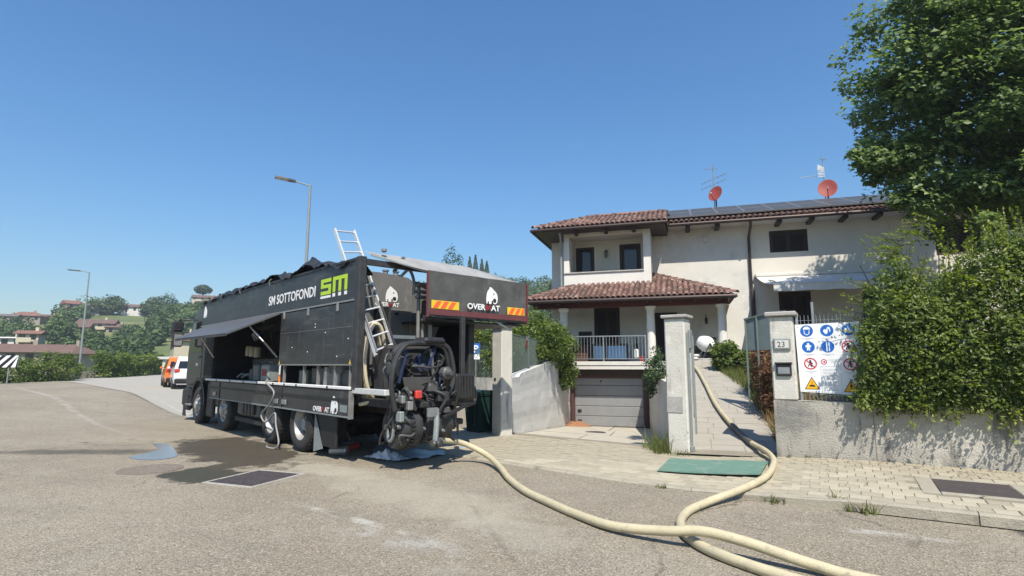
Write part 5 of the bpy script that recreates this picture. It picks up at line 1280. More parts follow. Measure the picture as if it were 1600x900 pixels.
    for i in range(mrow + 1):
        q = i / mrow
        for j in range(n + 1):
            s = j / n; v = CV0 + (CV1 - CV0) * s; z = CZ1 + .012 - (CZ1 - CZ0) * q
            u = CU - .02 + .024 * mnoise.noise(Vector((v * 3.0, q * 2, 5))) + .014 * mnoise.noise(Vector((v * 7 + q * 4, q * 3, 1)))
            if i == mrow: z += .03 * mnoise.noise(Vector((v * 9, 2, 2)))
            cur.v.append((u, v, z))
    for i in range(mrow):
        for j in range(n): a = i * (n + 1) + j; cur.f.append((a, a + 1, a + n + 2, a + n + 1)); cur.mi.append(0)
    curt = P(cur, 'curtain', 'grey_tarp', can, smooth=True)
    P(MB().box(CU - .048, CU - .044, CV1 + .02, CV0 - .02, CZ0 + .05, CZ0 + .15), 'red_hem', 'tarp_red', can); P(MB().box(CU - .05, CU - .012, CV0, CV0 + .03, CZ0, CZ1), 'red_edge', 'tarp_red', can); P(MB().box(CU - .05, CU - .012, CV1 - .03, CV1, CZ0, CZ1), 'red_edge', 'tarp_red', can)
    for (v0, v1) in ((CV0 - .06, CV0 - .68), (CV1 + .56, CV1 + .08)):
        pl = P(MB().box(CU - .052, CU - .049, min(v0, v1), max(v0, v1), CZ0 + .16, CZ0 + .31), 'reflector_plate', 'reflex_yellow', can)
        w = abs(v1 - v0); k = 0; a = .03
        while a < w - .1:
            M = frame((CU - .054, max(v0, v1), CZ0 + .16), (0, -1, 0), (0, 0, 1)); b = MB()
            b.prism([(a, .012), (a + .10, .012), (min(a + .19, w - .01), .138), (min(a + .09, w - .06), .138)], 0, .002, M); P(b, 'stripe', 'reflex_red', pl); a += .165
    overmat(can, (CU - .056, -1.97, 2.70), (0, -1, 0), (0, 0, 1), .82, .105, .47, .125, .30)
    # side curtain scrap, frame bars, posts
    for v in (CV0 - .05, CV1 + .05): P(MB().bar((-2.1, v + .9, 3.58), (CU + .03, v, CZ1 - .02), .04, .04), 'canopy_rafter', 'galv_dull', can)
    P(MB().bar((CU + .04, CV0, CZ0 + .02), (CU + .04, CV1, CZ0 + .02), .04), 'canopy_bar', 'dark_steel', can); P(MB().bar((-1.2, CV1, CZ0 + .05), (CU, CV1, CZ0 + .02), .04), 'canopy_bar', 'dark_steel', can)
    P(MB().box(-2.58, -1.2, CV1 + .06, -1.30, CZ0 - .05, CZ0 - .02), 'under_panel', 'black_plastic', can)  # black sheet level with the curtain hem, forming the canopy's dark underside
    P(MB().bbox(-3.25, -3.17, -1.48, -1.40, 1.30, 2.5, .01), 'canopy_post', 'dark_steel', can); P(MB().bar((-2.6, -3.1, 2.36), (-2.6, -2.5, 2.60), .03), 'canopy_stay', 'galv', can)
    P(MB().bar((-1.95, -.82, 3.36), (-2.2, -.86, 3.60), .08, .02), 'canopy_bracket', 'galv', can)
    P(MB().lathe([(.035, 0), (.05, .02), (.05, .06), (0, .07)], 10, Matrix.Translation((-2.2, -.45, 3.63))), 'roof_lamp', 'pale_steel', can)
    return T
build_truck()
# ================================================================== WALLS, PILLARS, FENCES
WA = R(-14.1); W0 = Vector((1.45, 10.52, 0)); WS = Vector((math.cos(WA), math.sin(WA), 0)); WN = Vector((-math.sin(WA), math.cos(WA), 0))
def wl(s, t, z): p = W0 + WS * s + WN * t; return (p.x, p.y, z)
def pave_z(x, y):
    t = max(0.0, (Vector((x, y, 0)) - Vector((1.17, 7.56, 0))).dot(WN)); return walk_h(x) + 0.012 * t

def weather_wall_material():
    """cast concrete with board lines, roughcast and dark run-off streaks from the top"""
    mat('board_concrete', (0.64, 0.63, 0.59), 0.92, (0.53, 0.52, 0.485), 1.2, 0.5, 0.35, 30, stretch=(1, 1, 2.5), spots=[((0.40, 0.39, 0.36), 0.8, 0.60, (1, 1, 4)), ((0.72, 0.71, 0.67), 2.5, 0.62, (1, 1, 3)), ((0.42, 0.41, 0.38), 3.0, 0.64, (3, 3, .4))])
    mat('street_wall', (0.43, 0.405, 0.345), 0.95, (0.33, 0.31, 0.265), 1.8, 0.5, 0.8, 45, spots=[((0.52, 0.49, 0.42), 1.1, 0.52, (1, 1, 1.5)), ((0.18, 0.172, 0.158), 1.6, 0.52, (2.6, 2.6, 0.5)), ((0.22, 0.21, 0.19), 0.9, 0.53, (1, 1, 1.6)), ((0.14, 0.135, 0.12), 9, 0.62, (1, 1, 1))])
weather_wall_material()

def pillar(name, label, cx, cy, rz, w, h, cap, z0=-.1, m='concrete'):
    t = thing(name, label, 'gate pillar', (cx, cy, 0), rz)
    b = MB(); b.bbox(-w / 2, w / 2, -w / 2, w / 2, z0, h, .025); b.build('shaft', m, t)
    MB().bbox(-cap / 2, cap / 2, -cap / 2, cap / 2, h + .002, h + .06, .012).build('cap', 'cap_stone', t)
    return t
pA = pillar('gate_pillar', 'tall plain concrete gate pillar beside the green wheelie bin', -4.06, 12.50, R(-30), .35, 2.52, .46)
MB().cyl((-.05, -.185, 1.32), (-.05, -.170, 1.32), .035, 12).build('socket_hole', 'dark_void', pA)
MB().bbox(-.13, .16, -.187, -.176, .72, 1.13, .004).build('cement_patch', 'concrete', pA)
pB = pillar('gate_pillar', 'concrete gate pillar between the garage ramp and the path', -.08, 10.96, R(-17), .385, 2.52, .48)
MB().bbox(-.185, .11, -.204, -.190, .78, 1.08, .01).build('cement_patch', 'cap_stone', pB)
gp = MB(); gp.bar((.218, -.10, .18), (.218, -.10, 2.25), .035); gp.build('hinge_post', 'galv_dull', pB)
MB().bbox(.195, .255, -.16, -.05, .10, .20, .01).build('hinge', 'galv_dull', pB)
MB().bbox(.195, .235, .0, .16, 1.95, 2.3, .01).build('junction_box', 'galv_dull', pB)
# right pillar stands on the street wall and carries the house number
pC = thing('gate_pillar', 'concrete gate pillar with house number 23 and a letter box', 'gate pillar', tuple(wl(.19, .2, 1.06)), WA)
MB().bbox(-.185, .185, -.19, .19, .0, 1.42, .02).build('shaft', 'concrete', pC); MB().bbox(-.25, .25, -.25, .25, 1.425, 1.50, .015).build('cap', 'cap_stone', pC)
pl = MB().bbox(-.135, .135, -.225, -.191, .84, 1.04, .02).build('number_plate', 'galv_dull', pC)
MB().bbox(-.105, .105, -.232, -.226, .875, 1.005, .004).build('plate_face', 'cream_paint', pl)
text_mesh('23', .13, frame((-.075, -.2335, .895), (1, 0, 0), (0, 0, 1)), .003, 'dark_steel', 'numerals', pl)
lb = MB().bbox(-.115, .125, -.235, -.191, .40, .61, .015).build('letter_box', 'dark_steel', pC); MB().bbox(-.085, .095, -.242, -.236, .44, .55, .004).build('box_window', 'galv', lb); MB().bbox(-.13, .14, -.27, -.191, .611, .635, .006).build('hood', 'dark_steel', lb)

def street_wall():
    t = abs_thing('street_wall', 'low weathered concrete street wall below the big leafy hedge', 'wall', wl(3, .15, 0))
    sec = [0.0, 1.42, 3.2, 4.6, 6.2]
    for i, (a, b) in enumerate(zip(sec[:-1], sec[1:])):
        mb = MB(); n = int((b - a) / .1) + 1
        # face with slight unevenness
        for k in range(n + 1):
            s = a + .003 + (b - a - .006) * k / n
            for j in range(9):
                z = -.15 + (1.06 - .012 * s + .15) * j / 8
                off = .012 * mnoise.noise(Vector((s * 2.2, z * 2.5, 3))) + (.03 if z < .12 and i == 0 else 0) + .006 * mnoise.noise(Vector((s * 9, z * 9, 1)))
                mb.v.append(wl(s, off, z))
        for k in range(n):
            for j in range(8): q = k * 9 + j; mb.f.append((q, q + 9, q + 10, q + 1)); mb.mi.append(0)
        b0 = len(mb.v)
        for s in (a + .003, b - .003):
            h = 1.06 - .012 * s
            mb.v += [wl(s, 0, -.15), wl(s, .28, -.15), wl(s, .28, h), wl(s, 0, h)]
        mb.f += [(b0, b0 + 1, b0 + 2, b0 + 3), (b0 + 7, b0 + 6, b0 + 5, b0 + 4), (b0 + 3, b0 + 2, b0 + 6, b0 + 7), (b0 + 1, b0 + 5, b0 + 6, b0 + 2)]; mb.mi += [0] * 4
        mb.build('wall_section', 'street_wall', t, smooth=True, angle=30)
street_wall()

def mesh_fence(name, label, a, b, z0, z1, posts, step=.055, rails=5, m='galv', pw=.04, r=.0022, za=0.0, zb=0.0):
    """welded mesh panel between posts; za/zb lift the two ends"""
    a = Vector(a); b = Vector(b); t = abs_thing(name, label, 'fence', ((a.x + b.x) / 2, (a.y + b.y) / 2, z0))
    for i in range(posts):
        q = i / (posts - 1); p = a.lerp(b, q); dz = za * (1 - q) + zb * q
        MB().box(p.x - pw / 2, p.x + pw / 2, p.y - pw / 2, p.y + pw / 2, z0 + dz - .1, z1 + .05 ).build('post', m, t)
    for i in range(posts - 1):
        p, q = a.lerp(b, i / (posts - 1)), a.lerp(b, (i + 1) / (posts - 1)); L = (q - p).length; d = (q - p).normalized(); w = MB()
        n = int(L / step)
        for k in range(1, n):
            x = p + d * (k * L / n); fr = (i + k / n) / (posts - 1); dz = za * (1 - fr) + zb * fr
            w.bar((x.x, x.y, z0 + dz), (x.x, x.y, z1), r * 2)
        for k in range(rails):
            f0 = i / (posts - 1); f1 = (i + 1) / (posts - 1); h0 = z0 + (za * (1 - f0) + zb * f0); h1 = z0 + (za * (1 - f1) + zb * f1)
            kk = (k + .5) / rails if rails > 2 else (k * .96 + .02)
            w.bar((p.x, p.y, h0 + (z1 - h0) * kk), (q.x, q.y, h1 + (z1 - h1) * kk), .012 if rails <= 2 else .006)
        w.build('mesh_panel', m, t)
    return t
mesh_fence('mesh_fence', 'galvanised mesh fence above the street wall behind the safety board', wl(.42, .25, 0), wl(6.2, .25, 0), 1.06, 2.50, 5, step=.06, rails=8, r=.003)
t = thing('fence_post', 'thin galvanised fence post rising above the safety board', 'fence post', wl(.62, 1.4, 1.0)); MB().box(-.02, .02, -.02, .02, -.3, 1.84).build('post', 'galv', t); MB().bbox(-.026, .026, -.026, .026, 1.841, 1.86, .004).build('cap', 'black_plastic', t)

# ---- walls beside the ramp
def ramp_walls():
    def wall(name, label, P0, P1, th, ztop, z0f, side, m, nseg=24):
        t = abs_thing(name, label, 'retaining wall', ((P0[0] + P1[0]) / 2, (P0[1] + P1[1]) / 2, -.6))
        d = Vector((P1[0] - P0[0], P1[1] - P0[1], 0)); L = d.length; d.normalize(); nrm = Vector((-d.y, d.x, 0)) * side
        # boards cast into the face: stacked lifts, each a little proud or set back
        cuts = [0, .18, .42, .70, 1.0]
        mb = MB(); nz = 10
        for k in range(nseg + 1):
            q = k / nseg; p = Vector((P0[0], P0[1], 0)) + d * (L * q); zt = ztop(q); zb = z0f(q)
            for j in range(nz + 1):
                z = zb + (zt - zb) * j / nz
                off = .010 * mnoise.noise(Vector((q * 14, z * 1.2, side))) + .006 * (1 if int(z / .42 + 10) % 2 else -1)
                x = p - nrm * off; mb.v.append((x.x, x.y, z))
        for k in range(nseg):
            for j in range(nz): a = k * (nz + 1) + j; mb.f.append((a, a + nz + 1, a + nz + 2, a + 1)); mb.mi.append(0)
        b0 = len(mb.v)
        for k in range(nseg + 1):
            q = k / nseg; p = Vector((P0[0], P0[1], 0)) + d * (L * q); o = p + nrm * th
            mb.v += [(p.x, p.y, ztop(q)), (o.x, o.y, ztop(q)), (o.x, o.y, z0f(q))]
        for k in range(nseg): a = b0 + k * 3; mb.f += [(a, a + 1, a + 4, a + 3), (a + 1, a + 2, a + 5, a + 4)]; mb.mi += [0, 0]
        p = Vector((P0[0], P0[1], 0)); o = p + nrm * th; mb.v += [(p.x, p.y, z0f(0)), (o.x, o.y, z0f(0)), (o.x, o.y, ztop(0)), (p.x, p.y, ztop(0))]; n = len(mb.v); mb.f.append((n - 4, n - 3, n - 2, n - 1)); mb.mi.append(0)
        mb.build('wall_body', m, t)
        return t
    tl = wall('ramp_wall', 'pale board-marked concrete wall along the left of the garage ramp', (-3.93, 12.7), (-4.19, 21.28), .24,
              lambda q: 1.35 + .07 * (q > .10) + .40 * min(1, max(0, q - .10) / .55), lambda q: -.05 - .75 * q, 1, 'board_concrete', 40)
    tr = wall('ramp_wall', 'grey concrete wall along the right of the garage ramp', (-.30, 11.22), (-1.24, 21.28), .22, lambda q: 1.30 + .12 * q, lambda q: -.05 - .75 * q, -1, 'concrete')
ramp_walls()
mesh_fence('ramp_railing', 'grey-green railing on top of the left ramp wall', (-4.03, 12.95, 0), (-4.20, 17.2, 0), 1.45, 2.42, 3, step=.075, rails=2, m='fence_green', r=.005, za=0.0, zb=.28)
t = thing('warning_tag', 'small red and white tag tied to the ramp railing', 'tag', (-4.08, 14.75, 2.22), R(-80)); MB().bbox(-.17, .17, -.012, .0, -.1, .1, .004).build('plate', 'logo_red', t); MB().box(-.14, .14, -.016, -.0125, -.03, .03).build('band', 'logo_white', t); MB().box(-.1, .1, .0, .01, .1, .2).build('tie', 'cable_grey', t)

# ---- low far wall with fence, parking sign
t = abs_thing('low_wall', 'low stained concrete wall behind the parking sign', 'wall', (-11.5, 26.6, 0))
d = Vector((-8.2, 24.45, 0)) - Vector((-17, 30.4, 0)); L = d.length; d.normalize(); nn = Vector((-d.y, d.x, 0))
for i in range(5):
    a = Vector((-17, 30.4, 0)) + d * (L * i / 5 + .004); b = Vector((-17, 30.4, 0)) + d * (L * (i + 1) / 5 - .004)
    mb = MB(); mb.add([(a.x, a.y, -.2), (b.x, b.y, -.2), (b.x + nn.x * .2, b.y + nn.y * .2, -.2), (a.x + nn.x * .2, a.y + nn.y * .2, -.2), (a.x, a.y, 1.05), (b.x, b.y, 1.05), (b.x + nn.x * .2, b.y + nn.y * .2, 1.05), (a.x + nn.x * .2, a.y + nn.y * .2, 1.05)],
                        [(0, 3, 2, 1), (4, 5, 6, 7), (0, 1, 5, 4), (1, 2, 6, 5), (2, 3, 7, 6), (3, 0, 4, 7)]); mb.build('wall_section', 'street_wall', t)
mesh_fence('mesh_fence', 'tall dark mesh fence on the low wall behind the parking sign', (-17, 30.5, 0), (-8.2, 24.55, 0), 1.05, 2.75, 6, step=.11, rails=4, m='fence_green', r=.006)
t = thing('parking_sign', 'blue parking sign with white panel on a pole behind the truck', 'road sign', (-8.98, 23.75, 0), R(17 + 3))
MB().cyl((0, .03, -.1), (0, .03, 2.62), .028, 10).build('pole', 'galv', t)
pl = MB().bbox(-.19, .19, -.012, 0, 2.14, 2.62, .004).build('plate', 'sign_blue', t); text_mesh('P', .46, frame((-.125, -.0135, 2.215), (1, 0, 0), (0, 0, 1)), .003, 'sign_white', 'lettering', pl, bold=.012)
p2 = MB().bbox(-.18, .18, -.012, 0, 1.90, 2.125, .004).build('lower_plate', 'sign_white', t)
for z in (2.06, 2.01, 1.96): MB().box(-.13, .13, -.014, -.0125, z - .008, z + .008).build('print_line', 'print_grey', p2)

# ---- wheelie bin
def wheelie_bin():
    t = thing('wheelie_bin', 'dark green wheelie bin standing against the concrete pillar', 'wheelie bin', (-4.78, 12.98, .005), R(-28))
    mb = MB(); w0, w1, d0, d1, h = .21, .265, .24, .30, .92
    mb.add([(-w0, -d0, .04), (w0, -d0, .04), (w0, d0, .04), (-w0, d0, .04), (-w1, -d1, h), (w1, -d1, h), (w1, d1, h), (-w1, d1, h)], [(0, 3, 2, 1), (4, 5, 6, 7), (0, 1, 5, 4), (1, 2, 6, 5), (2, 3, 7, 6), (3, 0, 4, 7)])
    mb.build('body', 'bin_green', t)
    MB().bbox(-.285, .285, -.32, .32, .90, .945, .015).build('rim', 'bin_green', t)
    ld = MB(); 
    ld.prism([(-.34, .948), (.33, .948), (.33, .98), (.2, 1.03), (-.2, 1.04), (-.32, .99)], -.29, .29, Matrix(((0, 0, 1, 0), (1, 0, 0, 0), (0, 1, 0, 0), (0, 0, 0, 1)))); ld.build('lid', 'bin_green', t)
    MB().tube([(-.25, .36, .93), (.25, .36, .93)], .018, 8).build('handle', 'black_plastic', t)
    for s in (-1, 1): MB().lathe([(0, -.025), (.09, -.025), (.10, -.015), (.10, .015), (.09, .025), (0, .025)], 20, Matrix.Translation((s * .25, .22, .10)) @ Matrix.Rotation(R(90), 4, 'Y')).build('wheel', 'rubber', t)
    for x in (-.12, .12): MB().bbox(x - .015, x + .015, -.30, -.262, .2, .85, .008).build('rib', 'bin_green', t)
wheelie_bin()

# ---- safety board
def safety_board():
    t = thing('safety_board', 'white site safety board with blue, red and yellow pictograms', 'safety board', wl(.41, .215, 1.17), WA)
    W, Hh = .93, 1.18
    M0 = frame((0, 0, 0), (1, 0, 0), (0, 0, 1))        # local: x right, y up, z towards the street
    bd = MB(); bd.prism([(0, .03), (.80, -.01), (.93, 1.19), (-.02, 1.17)], -.008, 0, M0); bd = bd.build('board', 'sign_white', t)
    def at(u, v): return (.01 + (.90 - .08 * v) * u + .02 * v, Hh * (1 - v))
    def disc(u, v, r, m, z=.001, zz=.0025, seg=24, parent=None, r0=0):
        x, y = at(u, v); mb = MB(); Mt = M0 @ Matrix.Translation((x, y, 0))
        if r0: mb.lathe([(r0, z), (r0, zz), (r, zz), (r, z)], seg, Mt, close=True)
        else: mb.lathe([(0, z), (r, z), (r, zz), (0, zz)], seg, Mt)
        return mb.build('pictogram', m, parent or bd)
    def shape(u, v, polys, m, parent, s=.1, z=.0027, zz=.0037):
        x, y = at(u, v); mb = MB()
        for p in polys: mb.prism([(x + a * s, y + b * s) for a, b in p], z, zz, M0)
        return mb.build('symbol', m, parent)
    r = .098
    d = disc(.16, .105, r, 'sign_blue'); shape(.16, .105, [[(-.55, .25), (.55, .25), (.5, .5), (.2, .75), (-.2, .75), (-.5, .5)], [(-.45, .15), (-.35, .15), (-.28, -.45), (0, -.6), (.28, -.45), (.35, .15), (.45, .15), (.4, -.5), (0, -.75), (-.4, -.5)]], 'sign_white', d)
    d = disc(.50, .105, r, 'sign_blue'); shape(.50, .105, [[(-.55, -.2), (-.2, -.65), (.1, -.4), (.15, .2), (0, .4), (-.15, .1), (-.35, .25), (-.5, .1)], [(.05, .6), (.45, .55), (.55, -.1), (.4, -.3), (.3, .25), (.1, .3)]], 'sign_white', d)
    d = disc(.85, .10, r, 'sign_blue'); shape(.85, .10, [[(-.55, -.45), (.65, -.5), (.6, -.3), (.2, -.15), (.05, .45), (-.15, .5), (-.1, .1), (-.5, .3), (-.55, 0)]], 'sign_white', d)
    d = disc(.17, .335, r, 'sign_blue'); shape(.17, .335, [[(-.15, .65), (.15, .65), (.15, .4), (.45, .2), (.4, -.1), (.2, 0), (.25, -.6), (.05, -.6), (0, -.2), (-.05, -.6), (-.25, -.6), (-.2, 0), (-.4, -.1), (-.45, .2), (-.15, .4)]], 'sign_white', d)
    d = disc(.50, .335, r, 'sign_blue'); shape(.50, .335, [[(-.2, .8), (-.05, .8), (-.05, -.8), (-.2, -.8)], [(.15, .75), (.3, .75), (.3, -.75), (.15, -.75)]], 'sign_white', d)
    for (u, v) in ((.84, .335), (.185, .575), (.86, .585)):
        d = disc(u, v, r, 'sign_red', r0=r * .80); shape(u, v, [[(-.15, .6), (.15, .6), (.12, .3), (.4, 0), (.2, -.05), (.25, -.55), (.05, -.5), (-.1, -.1), (-.3, -.55), (-.4, -.4), (-.15, .1)]], 'sign_black', d)
        shape(u, v, [[(-.62, .52), (-.52, .62), (.62, -.52), (.52, -.62)]], 'sign_red', d, z=.004, zz=.005)
    d = disc(.42, .55, .045, 'sign_red', r0=.033); shape(.42, .55, [[(-.2, 0), (.2, .18), (.2, -.18)]], 'sign_red', d)
    for (u, v) in ((.185, .87), (.87, .90)):
        x, y = at(u, v); s = .115
        b = MB(); b.prism([(x - s, y - s * .72), (x + s, y - s * .72), (x, y + s * 1.1)], .001, .002, M0); b = b.build('pictogram', 'sign_black', bd)
        c = MB(); c.prism([(x - s * .84, y - s * .63), (x + s * .84, y - s * .63), (x, y + s * .92)], .0021, .003, M0); c.build('symbol', 'sign_yellow', b)
        if u < .5: shape(u, v, [[(-.5, -.35), (.4, -.4), (.5, -.2), (0, -.02), (-.3, -.1)], [(-.04, .45), (.04, .45), (.04, .1), (-.04, .1)]], 'sign_black', b, .1, .0031, .004)
        else: shape(u, v, [[(-.12, .5), (.12, .5), (.1, .25), (.4, .3), (.1, .05), (.15, -.5), (0, -.1), (-.15, -.5), (-.1, .05), (-.4, .3), (-.1, .25)]], 'sign_black', b, .1, .0031, .004)
    def lines(u0, u1, v, n=2, dv=.018, h=.006):
        for i in range(n):
            x0, y = at(u0, v + i * dv); x1, _ = at(u1, v + i * dv); k = .05 * i
            mb = MB(); mb.prism([(x0 + k, y), (x1 - k, y), (x1 - k, y + h), (x0 + k, y + h)], .001, .0018, M0); mb.build('print_line', 'print_grey', bd)
    for (u, v) in ((.17, .215), (.50, .215), (.84, .205), (.17, .445), (.50, .445), (.84, .445), (.185, .69), (.86, .70), (.185, .975)): lines(u - .10, u + .10, v)
    lines(.48, .66, .525, 3, .02); 
    x0, y0 = at(.36, .985); x1, y1 = at(.70, .615)
    fr = MB()
    for (a, b, c, e) in ((x0, x1, y0, y0 + .004), (x0, x1, y1 - .004, y1), (x0, x0 + .004, y0 + .0045, y1 - .0045), (x1 - .004, x1, y0 + .0045, y1 - .0045)): fr.prism([(a, c), (b, c), (b, e), (a, e)], .001, .002, M0)
    fr.build('text_frame', 'print_grey', bd)
    for i in range(15): lines(.39, .62 + .05 * ((i * 7) % 3) / 3, .655 + i * .021, 1)
    for (x, y) in ((.02, 1.12), (.86, 1.13), (.04, .05)): MB().tube([tuple(M0 @ Vector((x, y, .003))), tuple(M0 @ Vector((x, y + .03, -.04)))], .006, 5).build('wire_tie', 'sign_black', t)
safety_board()

# ---- gate leaf behind the number pillar
t = abs_thing('metal_gate', 'grey-green sheet metal gate leaf standing open behind the number pillar', 'gate', (1.8, 13.4, .6))
g = MB(); g.add([(1.40, 13.7, 1.98), (2.15, 13.2, 1.98), (2.15, 13.2, 2.78), (1.90, 13.37, 2.78), (1.40, 13.7, 2.66)], [(0, 1, 2, 3, 4)]); o = g.build('sheet', 'gate_teal', t)
for (x, y, z) in ((1.40, 13.7, 2.66), (1.62, 13.55, 2.72), (2.15, 13.2, 2.8)): MB().box(x - .02, x + .02, y - .035, y + .005, .5, z).build('frame_post', 'fence_green', t)
MB().bar((1.38, 13.69, 2.68), (1.9, 13.35, 2.80), .04).build('top_rail', 'fence_green', t); MB().bar((1.9, 13.35, 2.80), (2.17, 13.17, 2.80), .04).build('top_rail', 'fence_green', t)
t = abs_thing('metal_gate', 'narrow galvanised gate leaf folded back beside the path pillar', 'gate', (.2, 11.9, .3))
for (y) in (11.25, 12.45): MB().box(.17, .21, y - .02, y + .02, .35 + (y - 11.2) * .17, 2.2).build('stile', 'galv_dull', t)
for z in (.62, 2.17): MB().box(.175, .205, 11.27, 12.43, z, z + .035).build('rail', 'galv_dull', t)
for i in range(9): y = 11.37 + i * .12; MB().box(.182, .198, y - .008, y + .008, .66, 2.168).build('bar', 'galv_dull', t)

# ================================================================== HOSES, MAT, GRATE, PUDDLE
def hose(name, label, pts, r, m='hose_cream', bands=()):
    t = abs_thing(name, label, 'hose', pts[len(pts) // 2])
    P = spline(pts, 10); mb = MB()
    mb.tube(P, r, 14); mb.build('pipe', m, t, smooth=True)
    for (a, b, mm, rr) in bands:
        i0, i1 = int(a * len(P)), int(b * len(P)) + 1
        MB().tube(P[i0:i1], rr, 14).build('coupling', mm, t, smooth=True)
    return t
r = .046
hose('pump_hose', 'long cream pump hose curving from the truck across the road', [(-3.80, 8.28, .44), (-3.82, 8.62, .42), (-3.62, 9.02, .33), (-3.22, 9.02, .17), (-2.80, 8.50, .075), (-2.45, 7.85, r), (-2.02, 7.16, r), (-1.56, 6.63, r), (-1.17, 6.22, r), (-.72, 5.81, r + .02), (-.22, 5.60, .12), (.10, 5.50, .17), (.45, 5.36, .15), (.88, 5.19, .08), (1.25, 5.04, r), (2.0, 4.8, r), (3.2, 4.5, r)], r,
     bands=((0.0, .055, 'hose_dark', r + .006), (.06, .068, 'galv', r + .01)))
hz = lambda x, y: pave_z(x, y) + r + .004
hose('pump_hose', 'cream hose snaking from the road over the green mat and up the path', [(2.6, 3.9, r), (1.5, 4.45, r), (.85, 4.80, r), (.42, 5.12, r), (.12, 5.45, r), (-.05, 5.84, r), (-.09, 6.26, r), (0.0, 6.74, r), (.24, 7.18, r + .02), (.64, 7.72, hz(.64, 7.8)), (.99, 8.40, hz(.99, 8.4)), (1.20, 9.15, hz(1.2, 9.15) + .01), (1.30, 9.9, hz(1.3, 9.9)), (1.27, 10.58, .21), (1.10, 11.34, path_z(11.34) + r + .03), (.87, 12.55, path_z(12.55) + r + .03), (.69, 14.11, path_z(14.11) + r + .02), (.57, 16.17, path_z(16.17) + r + .02), (.42, 18.24, path_z(18.24) + r + .02), (.25, 19.2, path_z(19.2) + r + .02), (-.1, 19.8, path_z(19.8) + r + .02), (-.4, 20.4, 1.9)], r,
     bands=((.655, .705, 'hose_dark', r + .007),))

t = abs_thing('door_mat', 'flat green mat lying on the pavement before the path', 'mat', (.4, 9.4, .1))
mb = MB(); c = [(-.44, 8.97), (.97, 8.72), (1.22, 9.80), (-.28, 10.15)]; n = 10
for j in range(n + 1):
    for i in range(n + 1):
        u, v = i / n, j / n; x = (c[0][0] * (1 - u) + c[1][0] * u) * (1 - v) + (c[3][0] * (1 - u) + c[2][0] * u) * v; y = (c[0][1] * (1 - u) + c[1][1] * u) * (1 - v) + (c[3][1] * (1 - u) + c[2][1] * u) * v
        mb.v.append((x, y, pave_z(x, y) + .022 + .008 * mnoise.noise(Vector((x * 3, y * 3, 0))) + (.012 if j == 0 else 0)))
for j in range(n):
    for i in range(n): a = j * (n + 1) + i; mb.f.append((a, a + 1, a + n + 2, a + n + 1)); mb.mi.append(0)
k = len(mb.v); mb.v += [(x, y, z - .014) for x, y, z in mb.v[:k]]; rim = [i for i in range(n + 1)] + [(n + 1) * j + n for j in range(1, n + 1)] + [(n + 1) * n + i for i in range(n - 1, -1, -1)] + [(n + 1) * j for j in range(n - 1, 0, -1)]
for a, b in zip(rim, rim[1:] + rim[:1]): mb.f.append((a, b, b + k, a + k)); mb.mi.append(0)
mb.build('mat_sheet', 'mat_green', t)

def drain_grate():
    t = thing('drain_grate', 'rectangular rusty drain grate sunk in the road beside the wet patch', 'drain grate', (-6.07, 6.98, .0), R(-4))
    mat('grate_frame', (0.40, 0.38, 0.33), 0.95, (0.28, 0.26, 0.23), 6, .5, .5, 60)
    for (a, b, c, d) in ((-.46, .46, .47, .53), (-.46, .46, -.53, -.47), (-.46, -.405, -.468, .468), (.405, .46, -.468, .468)): MB().bbox(a, b, c, d, -.05, .012, .006).build('frame_edge', 'grate_frame', t)
    MB().box(-.403, .403, -.466, .466, -.05, .004).build('pit', 'wet_asphalt', t)
    for i in range(13): x = -.375 + i * .0625; MB().box(x - .021, x + .021, -.455, .455, .005, .012).build('bar', 'rust_grate', t)
    for y in (-.3, 0, .3): MB().box(-.40, .40, y - .012, y + .012, .0125, .015).build('cross_bar', 'rust_grate', t)
drain_grate()
t = thing('manhole_cover', 'round gravelly manhole cover in the road left of the drain grate', 'manhole cover', (-8.18, 7.06, 0))
mat('manhole_fill', (0.13, 0.10, 0.078), 0.95, (0.27, 0.235, 0.19), 24, 0.5, 0.9, 40)
MB().lathe([(.0, .004), (.40, .004), (.40, .010), (0, .011)], 32).build('cover', 'manhole_fill', t); MB().lathe([(.405, -.02), (.405, .009), (.46, .009), (.46, -.02)], 32, close=True).build('ring', 'manhole_fill', t)
m = bpy.data.materials.new('water'); n_, l_ = nodes_of(m); b_ = n_['Principled BSDF']; b_.inputs['Base Color'].default_value = (.16, .15, .135, 1); b_.inputs['Roughness'].default_value = .10; b_.inputs['Specular IOR Level'].default_value = 0.38; MAT['water'] = m
pts = [(-9.64, 7.85), (-9.23, 7.69), (-8.85, 7.8), (-8.90, 8.19), (-9.70, 8.85), (-10.40, 9.33), (-10.74, 9.28), (-10.30, 8.98), (-9.94, 8.72), (-9.74, 8.28)]
loop = spline([(x, y, .006) for x, y in pts + pts[:1]], 5)[:-1]
mb = MB(); mb.add([tuple(p) for p in loop], [tuple(range(len(loop)))]); tag(mb.build('puddle', 'water'), kind='structure')

